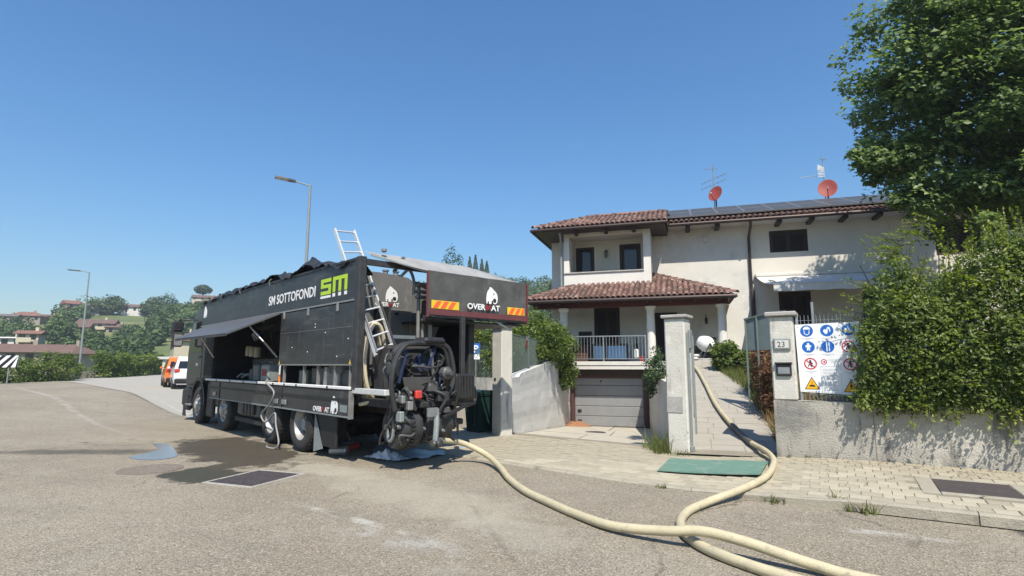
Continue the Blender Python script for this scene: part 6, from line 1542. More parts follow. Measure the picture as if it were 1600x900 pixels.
# ---- plastic sheet and red tool under the truck's tail
def sheet():
    t = abs_thing('plastic_sheet', 'crumpled pale plastic sheet on the ground under the truck tail', 'plastic sheet', (-5.0, 10.2, 0))
    poly = [(-5.86, 9.76), (-5.27, 9.23), (-4.81, 8.74), (-4.50, 9.0), (-4.24, 9.74), (-4.15, 10.58), (-4.29, 11.46), (-5.0, 11.8), (-5.6, 11.2), (-5.96, 10.35)]
    mb = MB(); st = .06; idx = {}
    xs = np.arange(-6.0, -4.0, st); ys = np.arange(8.7, 11.9, st)
    def vid(i, j):
        if (i, j) not in idx:
            x, y = xs[i], ys[j]; z = .012 + .05 * max(0, mnoise.noise(Vector((x * 3, y * 3, 1)))) + .025 * abs(mnoise.noise(Vector((x * 9, y * 9, 4))))
            idx[(i, j)] = len(mb.v); mb.v.append((x, y, z))
        return idx[(i, j)]
    for i in range(len(xs) - 1):
        for j in range(len(ys) - 1):
            if in_poly(xs[i] + st / 2, ys[j] + st / 2, poly): mb.f.append((vid(i, j), vid(i + 1, j), vid(i + 1, j + 1), vid(i, j + 1))); mb.mi.append(0)
    mb.build('spread_sheet', 'plastic_sheet', t, smooth=True)
    cr = MB(); n = 16; 
    for i in range(n + 1):
        for j in range(n + 1):
            a, b = i / n - .5, j / n - .5; x = -5.05 + a * .75 + b * .15; y = 8.98 + b * .30 - a * .22
            h = .03 + .16 * max(0, 1 - (2.2 * abs(a)) ** 2) * max(0, 1 - (2.0 * b) ** 2) * (.5 + mnoise.noise(Vector((a * 9, b * 7, 3)))) + .05 * abs(mnoise.noise(Vector((a * 20, b * 20, 5))))
            cr.v.append((x, y, h))
    for i in range(n):
        for j in range(n): a = i * (n + 1) + j; cr.f.append((a, a + 1, a + n + 2, a + n + 1)); cr.mi.append(0)
    cr.build('crumpled_fold', 'white_sheet', t, smooth=True)
sheet()
t = thing('floor_scraper', 'red and grey wheeled scraper lying on the road under the truck tail', 'scraper', (-6.18, 9.45, 0), math.atan2(1.0, -.22))
MB().bbox(-.30, .42, -.13, .13, .04, .14, .03).build('body', 'red_plastic', t); MB().bbox(-.12, .22, -.10, .10, .142, .21, .03).build('cover', 'can_grey', t)
MB().lathe([(0, -.16), (.085, -.16), (.095, -.13), (.095, .13), (.085, .16), (0, .16)], 18, Matrix.Translation((-.36, 0, .097)) @ Matrix.Rotation(R(90), 4, 'X')).build('roller', 'galv', t)
MB().bbox(.42, .62, -.10, .10, .02, .10, .02).build('blade', 'dark_steel', t)
MB().tube([(.45, .05, .1), (.3, .3, .65), (.25, .38, 1.15)], .012, 6).build('handle', 'galv_dull', t)

# ---- ladder against the rear corner
def truck_pt(u, v, z):
    c, s = math.cos(TRUCK_RZ), math.sin(TRUCK_RZ); return (TRUCK_AT[0] + u * c - v * s, TRUCK_AT[1] + u * s + v * c, z)
t = abs_thing('ladder', 'aluminium ladder leaning over the rear corner of the truck', 'ladder', truck_pt(-2.7, -.15, 1.75))
LB = ((-2.6, -.13, 1.80), (-2.6, -.46, 1.93)); LT = ((-.9, -.12, 4.23), (-.9, -.52, 4.26))
def rail_pt(side, q): a_, b_ = Vector(LB[side]), Vector(LT[side]); return a_.lerp(b_, q)
for side in (0, 1):
    MB().bar(truck_pt(*rail_pt(side, 0)), truck_pt(*rail_pt(side, 1)), .03, .07).build('stile', 'alu', t)
    MB().bar(truck_pt(*(rail_pt(side, .02) + Vector((-.05, .0, 0)))), truck_pt(*(rail_pt(side, .36) + Vector((-.05, 0, 0)))), .026, .06).build('lower_stile', 'dark_steel' if side else 'galv', t)
for i in range(11):
    q = .03 + .955 * i / 10
    MB().tube([truck_pt(*rail_pt(0, q)), truck_pt(*rail_pt(1, q))], .016, 8).build('rung', 'alu', t)

# ---- cans and bottle in the open bay, cable over the ledge
def canister(label, u, v, w, d, h, m, lab=None):
    p = truck_pt(u, v, 1.264); t = thing('canister', label, 'canister', p, TRUCK_RZ)
    MB().bbox(-w / 2, w / 2, -d / 2, d / 2, 0, h, .03).build('body', m, t); MB().lathe([(.035, h), (.035, h + .03), (0, h + .032)], 10, Matrix.Translation((w * .3, 0, 0))).build('cap', 'black_plastic', t)
    MB().tube([(w * .15, 0, h), (w * .1, 0, h + .05), (-w * .25, 0, h + .05), (-w * .3, 0, h)], .015, 6).build('handle', m, t)
    if lab: MB().bbox(-w * .33, w * .3, d / 2 + .001, d / 2 + .005, h * .35, h * .72, .001).build('label_patch', lab, t)
canister('grey plastic canister with a red label in the open truck bay', 2.27, -.22, .46, .26, .40, 'galv_dull', 'logo_red')
canister('dark plastic canister without a label in the open truck bay', 2.95, -.26, .38, .26, .40, 'can_grey')
canister('small dark oil can at the front of the open truck bay', 3.5, -.32, .25, .22, .30, 'dark_steel')
t = thing('spray_bottle', 'slim bottle with pale and orange label standing on the truck ledge', 'bottle', truck_pt(1.34, -.12, 1.264), 0)
MB().lathe([(.05, 0), (.055, .01), (.055, .16), (.05, .18)], 12).build('base_label', 'orange_lens', t); MB().lathe([(.053, .181), (.053, .34), (.02, .40), (.02, .46), (0, .46)], 12).build('body', 'cream_paint', t)
hose('grey_cable', 'thin grey cable looping from the truck ledge down to the road', [truck_pt(1.75, -.1, 1.30), truck_pt(1.6, .1, 1.29), truck_pt(1.06, .12, 1.10), truck_pt(1.2, .13, .86), truck_pt(1.66, .13, .60), truck_pt(1.35, .14, .47), truck_pt(.92, .13, .68), truck_pt(.76, .15, .45), truck_pt(.52, .17, .15), truck_pt(.6, .2, .025), truck_pt(.9, .25, .018), truck_pt(1.15, .15, .018)], .016, 'cable_grey')

# ================================================================== STREET LAMPS, CARS, CHEVRON
def lamp(label, base, h, arm, g):
    t = thing('street_lamp', label, 'street lamp', base, 0, group='grey street lamps')
    MB().tube([(0, 0, -.1), (0, 0, h * .5), (0, 0, h)], [.085, .07, .05], 12).build('pole', 'galv_dull', t, smooth=True)
    a = Vector((arm[0], arm[1], 0)).normalized(); L = math.hypot(*arm); s = a.cross(Vector((0, 0, 1)))
    e = a * (L * .42) + Vector((0, 0, h + .08)); MB().tube([(0, 0, h - .03), tuple(e)], .032, 8).build('arm', 'galv_dull', t)
    f = a * L + Vector((0, 0, h + .16)); mb = MB(); 
    n = Vector((0, 0, 1)); w0, w1 = .09, .15; m1 = e.lerp(f, .35)
    for up, k in ((.05, .8), (-.03, 1.0)):
        for (p, w) in ((e, w0), (m1, w1), (f, w1)): mb.v += [tuple(p + s * w * k + n * up), tuple(p - s * w * k + n * up)]
    mb.f = [(0, 1, 3, 2), (2, 3, 5, 4), (7, 6, 8, 9), (9, 8, 10, 11), (0, 2, 8, 6), (2, 4, 10, 8), (3, 1, 7, 9), (5, 3, 9, 11), (1, 0, 6, 7), (4, 5, 11, 10)]; mb.mi = [0] * 10
    hd = mb.build('lamp_head', 'dark_steel', t)
    for (q0, q1) in ((.38, .66), (.70, .96)):
        p, q = e.lerp(f, q0), e.lerp(f, q1); z = Vector((0, 0, -.034)); MB().add([tuple(p + s * .11 + z), tuple(p - s * .11 + z), tuple(q - s * .11 + z), tuple(q + s * .11 + z)], [(0, 1, 2, 3)]).build('lens', 'galv', hd)
lamp('street lamp rising behind the truck roof', (-15.12, 19.59, float(gz(-15.1))), 9.35, (-1.05, -.95), 0)
lamp('street lamp beside the clipped hedge at the far edge of the lot', (-48.12, 34.07, .5), 9.0, (-1.6, -.6), 0)

def car(label, loc, rz, paint, suv=True):
    """x forward, origin at the middle of the rear axle line on the ground"""
    t = thing('parked_car', label, 'car', loc, rz, group='cars parked beyond the truck')
    L, W, Hh = 4.3, 1.80, (1.60 if suv else 1.50)
    # body: stations along x with (half width low, half width belt, z low, belt, bonnet/deck)
    st = [(-.78, .70, .45, .90), (-.72, .86, .34, .98), (-.4, .90, .26, 1.0), (1.0, .90, .26, .98), (2.2, .90, .26, .96), (3.0, .88, .28, .90), (3.4, .80, .34, .80), (3.52, .62, .42, .70)]
    mb = MB()
    for (x, w, z0, z1) in st: mb.v += [(x, -w * .94, z0), (x, w * .94, z0), (x, w, (z0 + z1) * .52), (x, w * .97, z1), (x, -w * .97, z1), (x, -w, (z0 + z1) * .52)]
    for i in range(len(st) - 1):
        for k in range(6): a, b = i * 6 + k, i * 6 + (k + 1) % 6; mb.f.append((a, b, b + 6, a + 6)); mb.mi.append(0)
    n = len(st) * 6; mb.f += [(5, 4, 3, 2, 1, 0), tuple(range(n - 6, n))]; mb.mi += [0, 0]
    mb.build('body', paint, t, smooth=True, angle=35)
    gh = MB(); rs = [(-.70, .82, .98, .98), (-.42, .72, .98, Hh - .12), (-.25, .68, .98, Hh), (1.0, .66, .98, Hh + .01), (1.45, .66, .97, Hh - .06), (2.25, .80, .95, .96)]
    for (x, w, z0, z1) in rs: gh.v += [(x, -.86, z0), (x, .86, z0), (x, w, z1), (x, -w, z1)]
    for i in range(len(rs) - 1):
        for k in range(4): a, b = i * 4 + k, i * 4 + (k + 1) % 4; gh.f.append((a, b, b + 4, a + 4)); gh.mi.append(0)
    gh.build('cabin', paint, t, smooth=True, angle=30)
    MB().add([(-.70, -.70, 1.03), (-.70, .70, 1.03), (-.43, .62, Hh - .17), (-.43, -.62, Hh - .17)], [(0, 1, 2, 3)]).build('rear_window', 'glass_dark', t, loc=(-.012, 0, 0.0))
    for s in (-1, 1):
        MB().add([(-.35, s * .862, 1.03), (1.9, s * .862, 1.01), (1.35, s * .70, Hh - .12), (-.2, s * .71, Hh - .1)], [(0, 1, 2, 3)]).build('side_window', 'glass_dark', t, loc=(0, s * .012, 0))
        MB().bbox(-.80, -.70, s * .60, s * .84, .82, 1.0, .03).build('tail_light', 'red_plastic', t)
        for x in (0.0, 2.62):
            w = MB().lathe([(.20, -.09), (.29, -.10), (.325, -.07), (.325, .07), (.29, .10), (.20, .09)], 22, Matrix.Translation((x, s * .80, .325)) @ Matrix.Rotation(R(90), 4, 'X'), close=True).build('wheel', 'rubber', t, smooth=True)
            MB().lathe([(0, -.075), (.20, -.085), (.20, .085), (0, .075)], 14, Matrix.Translation((x, s * .80, .325)) @ Matrix.Rotation(R(90), 4, 'X')).build('rim', 'galv', w)
        MB().bbox(1.75, 1.9, s * .9, s * 1.04, .98, 1.1, .03).build('mirror', paint, t)
    MB().bbox(-.86, -.55, -.82, .82, .30, .52, .05).build('bumper', 'black_plastic', t); MB().bbox(-.805, -.775, -.26, .26, .66, .78, .01).build('number_plate', 'cream_paint', t)
mat('car_white', (0.72, 0.73, 0.74), 0.25, spec=.5, coat=.6); mat('car_orange', (0.75, 0.17, 0.02), 0.25, spec=.5, coat=.6)
car('white hatchback parked just ahead of the black truck', (-23.9, 22.55, float(gz(-23.9)) - .0), R(141), 'car_white')
car('orange hatchback parked behind the white hatchback', (-26.2, 24.1, float(gz(-26.2)) - .0), R(141), 'car_orange')

t = thing('chevron_sign', 'black and white striped chevron board at the far left edge of the lot', 'road sign', (-39.5, 23.75, .5), R(17 + 8))
MB().cyl((.0, .04, -.1), (0, .04, 1.75), .035, 8).build('pole', 'galv', t); MB().cyl((-1.4, .04, -.1), (-1.4, .04, 1.75), .035, 8).build('pole', 'galv', t)
bd = MB().box(-1.75, .52, -.02, 0, 1.0, 1.72).build('board', 'sign_white', t); M0 = frame((-1.75, -.022, 1.0), (1, 0, 0), (0, 0, 1))
for k in range(6):
    x = -.35 + k * .50; a = MB(); q = [(x, .0), (x + .25, .0), (x + .95, .72), (x + .70, .72)]; q = [(min(max(a_, .0), 2.27), b_) for a_, b_ in q]
    a.prism(q, .0, .003, M0); a.build('stripe', 'sign_black', bd)

# ================================================================== PORCH THINGS
def mixer():
    t = thing('cement_mixer', 'small pale cement mixer with tilted drum on the porch', 'cement mixer', (.80, 20.95, 1.776), R(25))
    Mx = Matrix.Translation((0, 0, .62)) @ Matrix.Rotation(R(-58), 4, 'Y') @ Matrix.Rotation(R(-35), 4, 'X')
    MB().lathe([(0, -.30), (.17, -.28), (.27, -.12), (.29, .0), (.24, .18), (.17, .28), (.155, .28), (.22, .17), (.26, .0), (0, -.25)], 24, Mx).build('drum', 'white_paint', t, smooth=True)
    MB().lathe([(0, .15), (.165, .22)], 20, Mx).build('drum_mouth', 'dark_void', t)
    for s in (-1, 1): MB().bar((-.32, s * .25, 0), (0, s * .32, .62), .035).build('leg', 'dark_steel', t); MB().bar((.32, s * .25, .0), (0, s * .32, .62), .035).build('leg', 'dark_steel', t)
    for s in (-1, 1): MB().lathe([(0, -.02), (.10, -.02), (.10, .02), (0, .02)], 16, Matrix.Translation((.32, s * .29, .10)) @ Matrix.Rotation(R(90), 4, 'X')).build('wheel', 'rubber', t)
    MB().bbox(.12, .38, -.12, .12, .55, .85, .04).build('motor_box', 'orange_lens' if False else 'dark_steel', t)
mixer()
t = abs_thing('window_sash', 'brown window sash with two pale blue panes leaning behind the balcony railing', 'window sash', (-2.7, 21.6, 1.78))
for (x0, x1) in ((-3.30, -2.86), (-2.76, -2.05)): MB().box(x0, x1, 21.60, 21.615, 1.86, 2.38).build('pane', 'blue_panel', t)
MB().box(-3.38, -3.305, 21.58, 21.64, 1.78, 2.46).box(-2.855, -2.765, 21.58, 21.64, 1.855, 2.385).box(-2.045, -1.97, 21.58, 21.64, 1.78, 2.46).box(-3.304, -2.046, 21.58, 21.64, 2.386, 2.46).box(-3.304, -2.046, 21.58, 21.64, 1.78, 1.854).build('frame', 'dark_wood', t)
t = thing('wooden_box', 'reddish brown wooden box behind the left end of the balcony railing', 'box', (-3.8, 21.5, 1.776)); MB().bbox(-.32, .32, -.25, .25, 0, .62, .01).build('body', 'brown_box', t)
for z in (.15, .31, .47): MB().box(-.322, .322, -.262, -.252, z - .07, z + .07).build('plank', 'brown_box', t)
MB().bbox(-.35, .35, -.28, .28, .622, .65, .005).build('lid', 'dark_wood', t)
t = thing('garden_lantern', 'slim standing ornament, black above and white below, behind the railing', 'ornament', (-1.64, 21.2, 1.776)); MB().lathe([(.06, .12), (.09, .16), (.09, .42), (.06, .46)], 14).build('white_body', 'white_paint', t); MB().lathe([(.05, .461), (.06, .5), (.06, .62), (.025, .72), (.025, .92), (0, .93)], 12).build('black_top', 'sign_black', t); MB().lathe([(.03, 0), (.03, .12), (0, .12)], 10).build('foot', 'brown_box', t)
t = thing('flower_pot', 'small red flower pot at the right end of the balcony', 'flower pot', (-1.44, 20.98, 1.78)); MB().lathe([(.06, 0), (.09, .15), (.10, .15), (.10, .18), (.08, .18), (.07, .1), (0, .1)], 14).build('pot', 'red_plastic', t); MB().lathe([(0, .13), (.075, .14), (0, .15)], 10).build('earth', 'soil', t)
t = thing('sack_pile', 'pale crumpled sacks at the top of the path beside the mixer', 'sacks', (.28, 20.35, 1.80)); 
for (x, y, z, rr) in ((0, 0, .02, .3), (.05, .1, .12, -.4)): 
    b = MB().bbox(-.22, .22, -.13, .13, 0, .10, .045, Matrix.Translation((x, y, z)) @ Matrix.Rotation(rr, 4, 'Z')); b.build('sack', 'cream_paint', t)
t = thing('wheelbarrow', 'dark wheelbarrow tub by the porch wall behind the mixer', 'wheelbarrow', (.25, 21.35, 1.776), R(20)); MB().add([(-.25, -.2, .28), (.3, -.22, .28), (.3, .22, .28), (-.25, .2, .28), (-.4, -.3, .58), (.45, -.32, .55), (.45, .32, .55), (-.4, .3, .58)], [(0, 1, 2, 3), (0, 4, 5, 1), (1, 5, 6, 2), (2, 6, 7, 3), (3, 7, 4, 0)]).build('tub', 'dark_steel', t)
for s in (-1, 1): MB().tube([(.6, s * .12, .2), (0, s * .25, .26), (-.8, s * .28, .55)], .018, 6).build('handle', 'galv_dull', t); MB().tube([(-.2, s * .25, .3), (-.25, s * .25, .0)], .018, 6).build('leg', 'galv_dull', t)
MB().lathe([(0, -.04), (.18, -.04), (.2, 0), (.18, .04), (0, .04)], 18, Matrix.Translation((.62, 0, .2)) @ Matrix.Rotation(R(90), 4, 'X')).build('wheel', 'rubber', t)
# ================================================================== PLANTS
leaf_mat('leaf_tree', (0.07, 0.115, 0.038), (0.20, 0.275, 0.09), (0.30, 0.37, 0.12), rough=.42, trans=.45)
leaf_mat('leaf_hedge', (0.055, 0.09, 0.018), (0.195, 0.255, 0.043), (0.36, 0.40, 0.085), rough=.42, trans=.42)
leaf_mat('leaf_bush', (0.055, 0.09, 0.022), (0.19, 0.25, 0.055), (0.30, 0.35, 0.09), rough=.45, trans=.4)
leaf_mat('leaf_dark', (0.03, 0.058, 0.024), (0.085, 0.14, 0.05), rough=.5, trans=.25)
leaf_mat('leaf_far', (0.03, 0.058, 0.02), (0.085, 0.135, 0.04), (0.13, 0.18, 0.06), rough=.7, trans=.2)
leaf_mat('leaf_yellow', (0.09, 0.12, 0.02), (0.22, 0.25, 0.04), rough=.55, trans=.3)
leaf_mat('dry_leaf', (0.11, 0.055, 0.03), (0.22, 0.12, 0.06), (0.32, 0.2, 0.1), rough=.8, trans=.2)
leaf_mat('dry_grass', (0.20, 0.13, 0.06), (0.36, 0.26, 0.12), (0.14, 0.17, 0.05), rough=.9, trans=.25)
leaf_mat('green_grass', (0.07, 0.10, 0.025), (0.17, 0.19, 0.05), (0.30, 0.26, 0.11), rough=.9, trans=.25)

def clump_points(rng, centers, radii, per, flat=.7):
    """leaf points in small clumps round the given centres, with outward normals"""
    P, N, T = [], [], []
    for c, r in zip(centers, radii):
        n = max(4, int(per * rng.uniform(.7, 1.3)))
        d = rng.normal(0, 1, (n, 3)); d /= np.linalg.norm(d, axis=1, keepdims=True)
        q = d * (r * rng.uniform(.25, 1, (n, 1)) ** .6); q[:, 2] *= flat
        P.append(c + q); nn = d * .6 + np.array([0, 0, .8]); N.append(nn)
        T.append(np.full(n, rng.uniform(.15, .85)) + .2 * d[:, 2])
    return np.concatenate(P), np.concatenate(N), np.concatenate(T)

def branch_tree(mb, base, top, r0, rng, crown_c, crown_r, n=9):
    mb.tube(spline([base, Vector(base).lerp(Vector(top), .5) + Vector((rng.uniform(-.2, .2), rng.uniform(-.2, .2), 0)), top], 6), [r0 * (1 - .75 * i / 12) for i in range(13)], 10)
    for i in range(n):
        q = rng.uniform(.35, .95); p = Vector(base).lerp(Vector(top), q); a = rng.uniform(0, 6.28); e = p + Vector((math.cos(a) * crown_r * rng.uniform(.5, .9), math.sin(a) * crown_r * rng.uniform(.5, .9), rng.uniform(.3, 1.0) * crown_r * .7))
        m = p.lerp(e, .5) + Vector((0, 0, -.15 * crown_r)); k = spline([p, m, e], 5); mb.tube(k, [r0 * .38 * (1 - .85 * j / (len(k) - 1)) for j in range(len(k))], 6)

def big_tree():
    rng = np.random.default_rng(21)
    t = abs_thing('broadleaf_tree', 'large dark green broadleaf tree rising over the hedge at the right edge', 'tree', (8.9, 16.6, 1.3))
    tr = MB(); branch_tree(tr, (8.9, 16.6, 1.0), (8.7, 16.4, 10.5), .24, random.Random(3), None, 3.6, 16); tr.build('trunk', 'bark', t, smooth=True)
    C = np.array([8.95, 16.5, 8.9]); Rr = np.array([4.1, 4.0, 4.4]); cs, rs = [], []
    while len(cs) < 1250:
        d = rng.normal(0, 1, 3); d /= np.linalg.norm(d); f = rng.uniform(.2, 1.0) ** .5
        lob = 1 + .16 * mnoise.noise(Vector(tuple(d * 2.1))) + .10 * mnoise.noise(Vector(tuple(d * 5.3)))
        p = C + d * Rr * f * lob
        if p[2] < 5.2 + .25 * rng.normal(): continue
        cs.append(p); rs.append(rng.uniform(.38, .72))
    for (c, r, n) in (((5.15, 15.6, 6.75), .75, 22), ((4.65, 15.45, 6.6), .42, 8), ((5.6, 15.4, 5.7), .7, 18), ((5.4, 15.3, 8.6), .6, 14), ((6.2, 15.0, 10.6), .8, 18), ((6.6, 14.8, 5.4), .9, 24), ((8, 14, 5.2), 1.2, 30)):
        for _ in range(n): d = rng.normal(0, 1, 3); d /= np.linalg.norm(d); cs.append(np.array(c) + d * r * rng.uniform(.2, 1)); rs.append(rng.uniform(.22, .42))
    P, N, T = clump_points(rng, cs, rs, 88, .75)
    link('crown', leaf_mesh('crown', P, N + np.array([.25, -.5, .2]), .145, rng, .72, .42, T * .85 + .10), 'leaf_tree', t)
big_tree()

def hedge():
    rng = np.random.default_rng(5)
    t = abs_thing('leafy_hedge', 'dense bright green hedge spilling over the street wall', 'hedge', wl(3.8, .9, 1.0))
    st = MB(); r2 = random.Random(8)
    for i in range(34):
        s = r2.uniform(1.5, 6.4); tt = r2.uniform(.5, 1.5); k = spline([wl(s, tt, .8), wl(s + r2.uniform(-.3, .3), tt + r2.uniform(-.3, .2), 2.0), wl(s + r2.uniform(-.7, .7), tt + r2.uniform(-.9, .4), r2.uniform(2.8, 3.7))], 5)
        st.tube(k, [.03 * (1 - .8 * j / (len(k) - 1)) for j in range(len(k))], 5)
    tag(st.build('stems', 'bark', t), kind='stuff')
    def smin(z): return float(np.interp(z, [.9, 1.3, 2.2, 3.0, 3.6, 3.95, 4.3], [1.18, 1.26, 1.36, 1.66, 2.0, 2.5, 3.2]))
    def top(s): return 3.32 + .28 * math.sin(s * 1.9) + .18 * math.sin(s * 4.3 + 1) + (.15 if s > 3 else 0)
    cs, rs = [], []
    tries = 0
    while len(cs) < 2600 and tries < 90000:
        tries += 1
        s = rng.uniform(1.0, 6.8); z = rng.uniform(.98, 4.2)
        zt = top(s)
        if z > zt or s < smin(z) + .1 * mnoise.noise(Vector((z * 3, s, 2))): continue
        bulge = .30 * math.sin(min(1, (z - .95) / (zt - .9)) * math.pi) + .10 * mnoise.noise(Vector((s * 1.7, z * 1.7, 3))) + .08 * mnoise.noise(Vector((s * 4, z * 4, 8)))
        front = -.10 - bulge
        tt = front + abs(rng.normal(0, .16)) if rng.random() < .72 else rng.uniform(front, 1.5)
        if z > zt - .35 and rng.random() < .6: tt = rng.uniform(front, 1.6)
        cs.append(np.array(wl(s, tt, z))); rs.append(rng.uniform(.10, .22))
    P, N, T = clump_points(rng, cs, rs, 50, .9)
    N = N + np.array([-WN.x, -WN.y, 0]) * .6
    # upright shoots and overhanging sprays with leaflets in two ranks
    SP, SN, ST = [], [], []
    shoots = MB()
    def shoot(p, d, L, lt, n):
        d = np.array(d, float); d /= np.linalg.norm(d); side = np.cross(d, [0, 0, 1.0]) if abs(d[2]) < .95 else np.array([1, 0, 0.]); side /= np.linalg.norm(side)
        a = rng.uniform(0, 6.28); u = np.cross(d, side); w = side * math.cos(a) + u * math.sin(a)
        droop = rng.uniform(-.12, .05); pts = []
        for k in range(n):
            q = k / n; c = np.array(p) + d * L * q + np.array([0, 0, droop * q * q]); pts.append(tuple(c))
            for sg in (-1, 1): SP.append(c + w * sg * .035 + rng.normal(0, .006, 3)); SN.append(u + rng.normal(0, .2, 3)); ST.append(lt + .25 * q)
        shoots.tube([pts[0], pts[len(pts) // 2], pts[-1]], [.006, .004, .002], 4)
    for i in range(85):
        s = rng.uniform(1.9, 6.6); p = wl(s, rng.uniform(-.25, .9), top(s) - .15); shoot(p, (rng.normal(0, .25), rng.normal(-.1, .25), 1), rng.uniform(.3, .85), .6, 16)
    for i in range(150):
        z = rng.uniform(1.0, 3.6); s = rng.uniform(max(1.2, smin(z)), 6.5); p = wl(s, rng.uniform(-.35, -.12), z); shoot(p, (-WN.x * .8 + rng.normal(0, .5), -WN.y * .8 + rng.normal(0, .3), rng.uniform(-.2, .7)), rng.uniform(.2, .45), .55, 9)
    for i in range(46):
        z = rng.uniform(1.9, 3.9); s = smin(z); p = wl(s + .05, rng.uniform(-.2, .7), z); shoot(p, (-WS.x + rng.normal(0, .2), -WS.y + rng.normal(0, .3), rng.uniform(.0, .9)), rng.uniform(.2, .65), .45, 12)
    for i in range(70):
        s = rng.uniform(1.25, 6.5); p = wl(s, rng.uniform(-.28, -.05), rng.uniform(.98, 1.25)); shoot(p, (-WN.x * .5 + rng.normal(0, .3), -WN.y * .5, rng.uniform(-.9, -.2)), rng.uniform(.15, .42), .5, 9)
    tag(shoots.build('shoots', 'bark', t), kind='stuff')
    SP, SN, ST = np.array(SP), np.array(SN), np.array(ST)
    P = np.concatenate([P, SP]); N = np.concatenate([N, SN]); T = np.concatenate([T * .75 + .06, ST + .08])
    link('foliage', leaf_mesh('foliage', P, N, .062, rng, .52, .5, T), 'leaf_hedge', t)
hedge()

def shrub(name, label, cat, cs_fn, n, per, rr, size, m, base, seed, flat=.8, stems=None, group=None, aspect=.55):
    rng = np.random.default_rng(seed); t = abs_thing(name, label, cat, base, group=group)
    cs = [cs_fn(rng) for _ in range(n)]; rs = rng.uniform(rr[0], rr[1], n)
    P, N, T = clump_points(rng, cs, rs, per, flat)
    link('foliage', leaf_mesh('foliage', P, N, size, rng, aspect, .55, T * .85), m, t)
    sm = MB(); r2 = random.Random(seed)
    for i in range(stems or 8):
        c = cs[r2.randrange(len(cs))]; b = Vector(base) + Vector((r2.uniform(-.2, .2), r2.uniform(-.2, .2), -.05)); e = Vector(tuple(c)); k = [b, b.lerp(e, .5) + Vector((0, 0, .12)), e]; sm.tube(spline(k, 4), .012, 5)
    sm.build('stems', 'bark', t)
    return t
def ell(c, r, k=.55):
    c = np.array(c); r = np.array(r)
    def f(rng):
        d = rng.normal(0, 1, 3); d /= np.linalg.norm(d); return c + d * r * (rng.uniform(k, 1) * (1 + .18 * mnoise.noise(Vector(tuple(d * 2.5)))))
    return f
def multi(*fs):
    w = [a for a, _ in fs]; tot = sum(w)
    def f(rng):
        x = rng.uniform(0, tot); s = 0
        for a, g in fs:
            s += a
            if x < s: return g(rng)
        return fs[-1][1](rng)
    return f
shrub('ramp_bush', 'rounded green bush spilling over the left ramp wall in front of the porch', 'bush',
      multi((5, ell((-4.55, 17.4, 2.35), (.95, 1.9, .95))), (2.2, ell((-4.2, 19.0, 2.2), (.65, 1.3, .95))), (1.3, ell((-4.0, 19.5, 1.45), (.32, .8, .65))), (1.3, ell((-5.2, 16.0, 2.2), (.8, 1.0, .75)))), 560, 42, (.14, .30), .095, 'leaf_bush', (-4.5, 17.5, 1.3), 31, stems=18)
shrub('ivy_clump', 'small ivy clump on the right ramp wall beside the path pillar', 'ivy', multi((2, ell((-.62, 13.6, 1.62), (.20, .9, .45))), (1, ell((-.78, 14.2, 1.2), (.12, .7, .3)))), 70, 30, (.08, .16), .07, 'leaf_dark', (-.6, 13.6, 1.25), 32)
shrub('garden_shrub', 'fresh green shrub at the top right of the path near the mixer', 'shrub', multi((3, ell((1.30, 18.6, 1.95), (.50, .5, .48))), (1.2, ell((1.85, 18.3, 1.75), (.45, .5, .32)))), 110, 40, (.10, .2), .10, 'leaf_bush', (1.35, 18.6, 1.45), 33)
shrub('blue_green_plant', 'low dull green plant right of the fresh green shrub', 'plant', ell((2.25, 17.6, 1.62), (.5, .5, .30)), 60, 36, (.08, .16), .08, 'leaf_dark', (2.25, 17.6, 1.35), 34)
shrub('dry_bush', 'dried reddish brown bush behind the number pillar', 'bush', multi((3, ell((2.0, 15.0, 1.62), (.48, .8, .55))), (3, ell((1.85, 13.4, 1.25), (.30, .8, .65)))), 210, 36, (.10, .22), .11, 'dry_leaf', (1.95, 14.6, .9), 35, stems=40, aspect=.22)
def weeds(name, label, spots, m, h, n, seed, kind=None, cat='weeds', lean=.35, base=None):
    """grass blades: narrow upright triangles"""
    rng = np.random.default_rng(seed); V, F, A = [], [], []
    for (x, y, z, r, k) in spots:
        for _ in range(int(n * k)):
            a = rng.uniform(0, 6.28); q = r * rng.uniform(0, 1) ** .7; p = np.array([x + q * math.cos(a), y + q * math.sin(a), z if not callable(z) else z(x + q * math.cos(a), y + q * math.sin(a))])
            L = h * rng.uniform(.4, 1.1); d = np.array([rng.normal(0, lean), rng.normal(0, lean), 1.0]); d /= np.linalg.norm(d); w = np.array([math.cos(a), math.sin(a), 0]) * rng.uniform(.003, .006) * (1 + h)
            b = len(V); m1 = p + d * L * .55; tip = p + d * L + np.array([d[0], d[1], -.25]) * L * .3
            V += [p - w, p + w, m1 + w * .7, m1 - w * .7, tip]; F += [(b, b + 1, b + 2), (b, b + 2, b + 3), (b + 3, b + 2, b + 4)]; A += [rng.uniform(0, 1)] * 3
    me = np_mesh('blades', np.array(V), tris=np.array(F), attr=np.array(A))
    if kind == 'stuff':
        o = link(name, me, m); tag(o, label, cat, kind='stuff'); return o
    s = spots[0]; t = abs_thing(name, label, cat, base or (s[0], s[1], 0)); link('blades', me, m, t); return t
def bank_z(x, y):
    e = np.interp(y, [10.4, 12.9, 16, 18.2, 20.3], [1.62, 1.66, 1.54, 1.12, 0.82]); w = float(smoothstep(e - .1, e + 1.1, x)); return (path_z(y) - .03) * (1 - w) + (.98 + (y - 10.7) * .058) * w
strip = [(float(np.interp(y, [10.4, 12.9, 16, 18.2, 20.3], [1.62, 1.66, 1.54, 1.12, 0.82])) + .22, y, bank_z, .28, 1) for y in np.arange(11.2, 19.6, .28)]
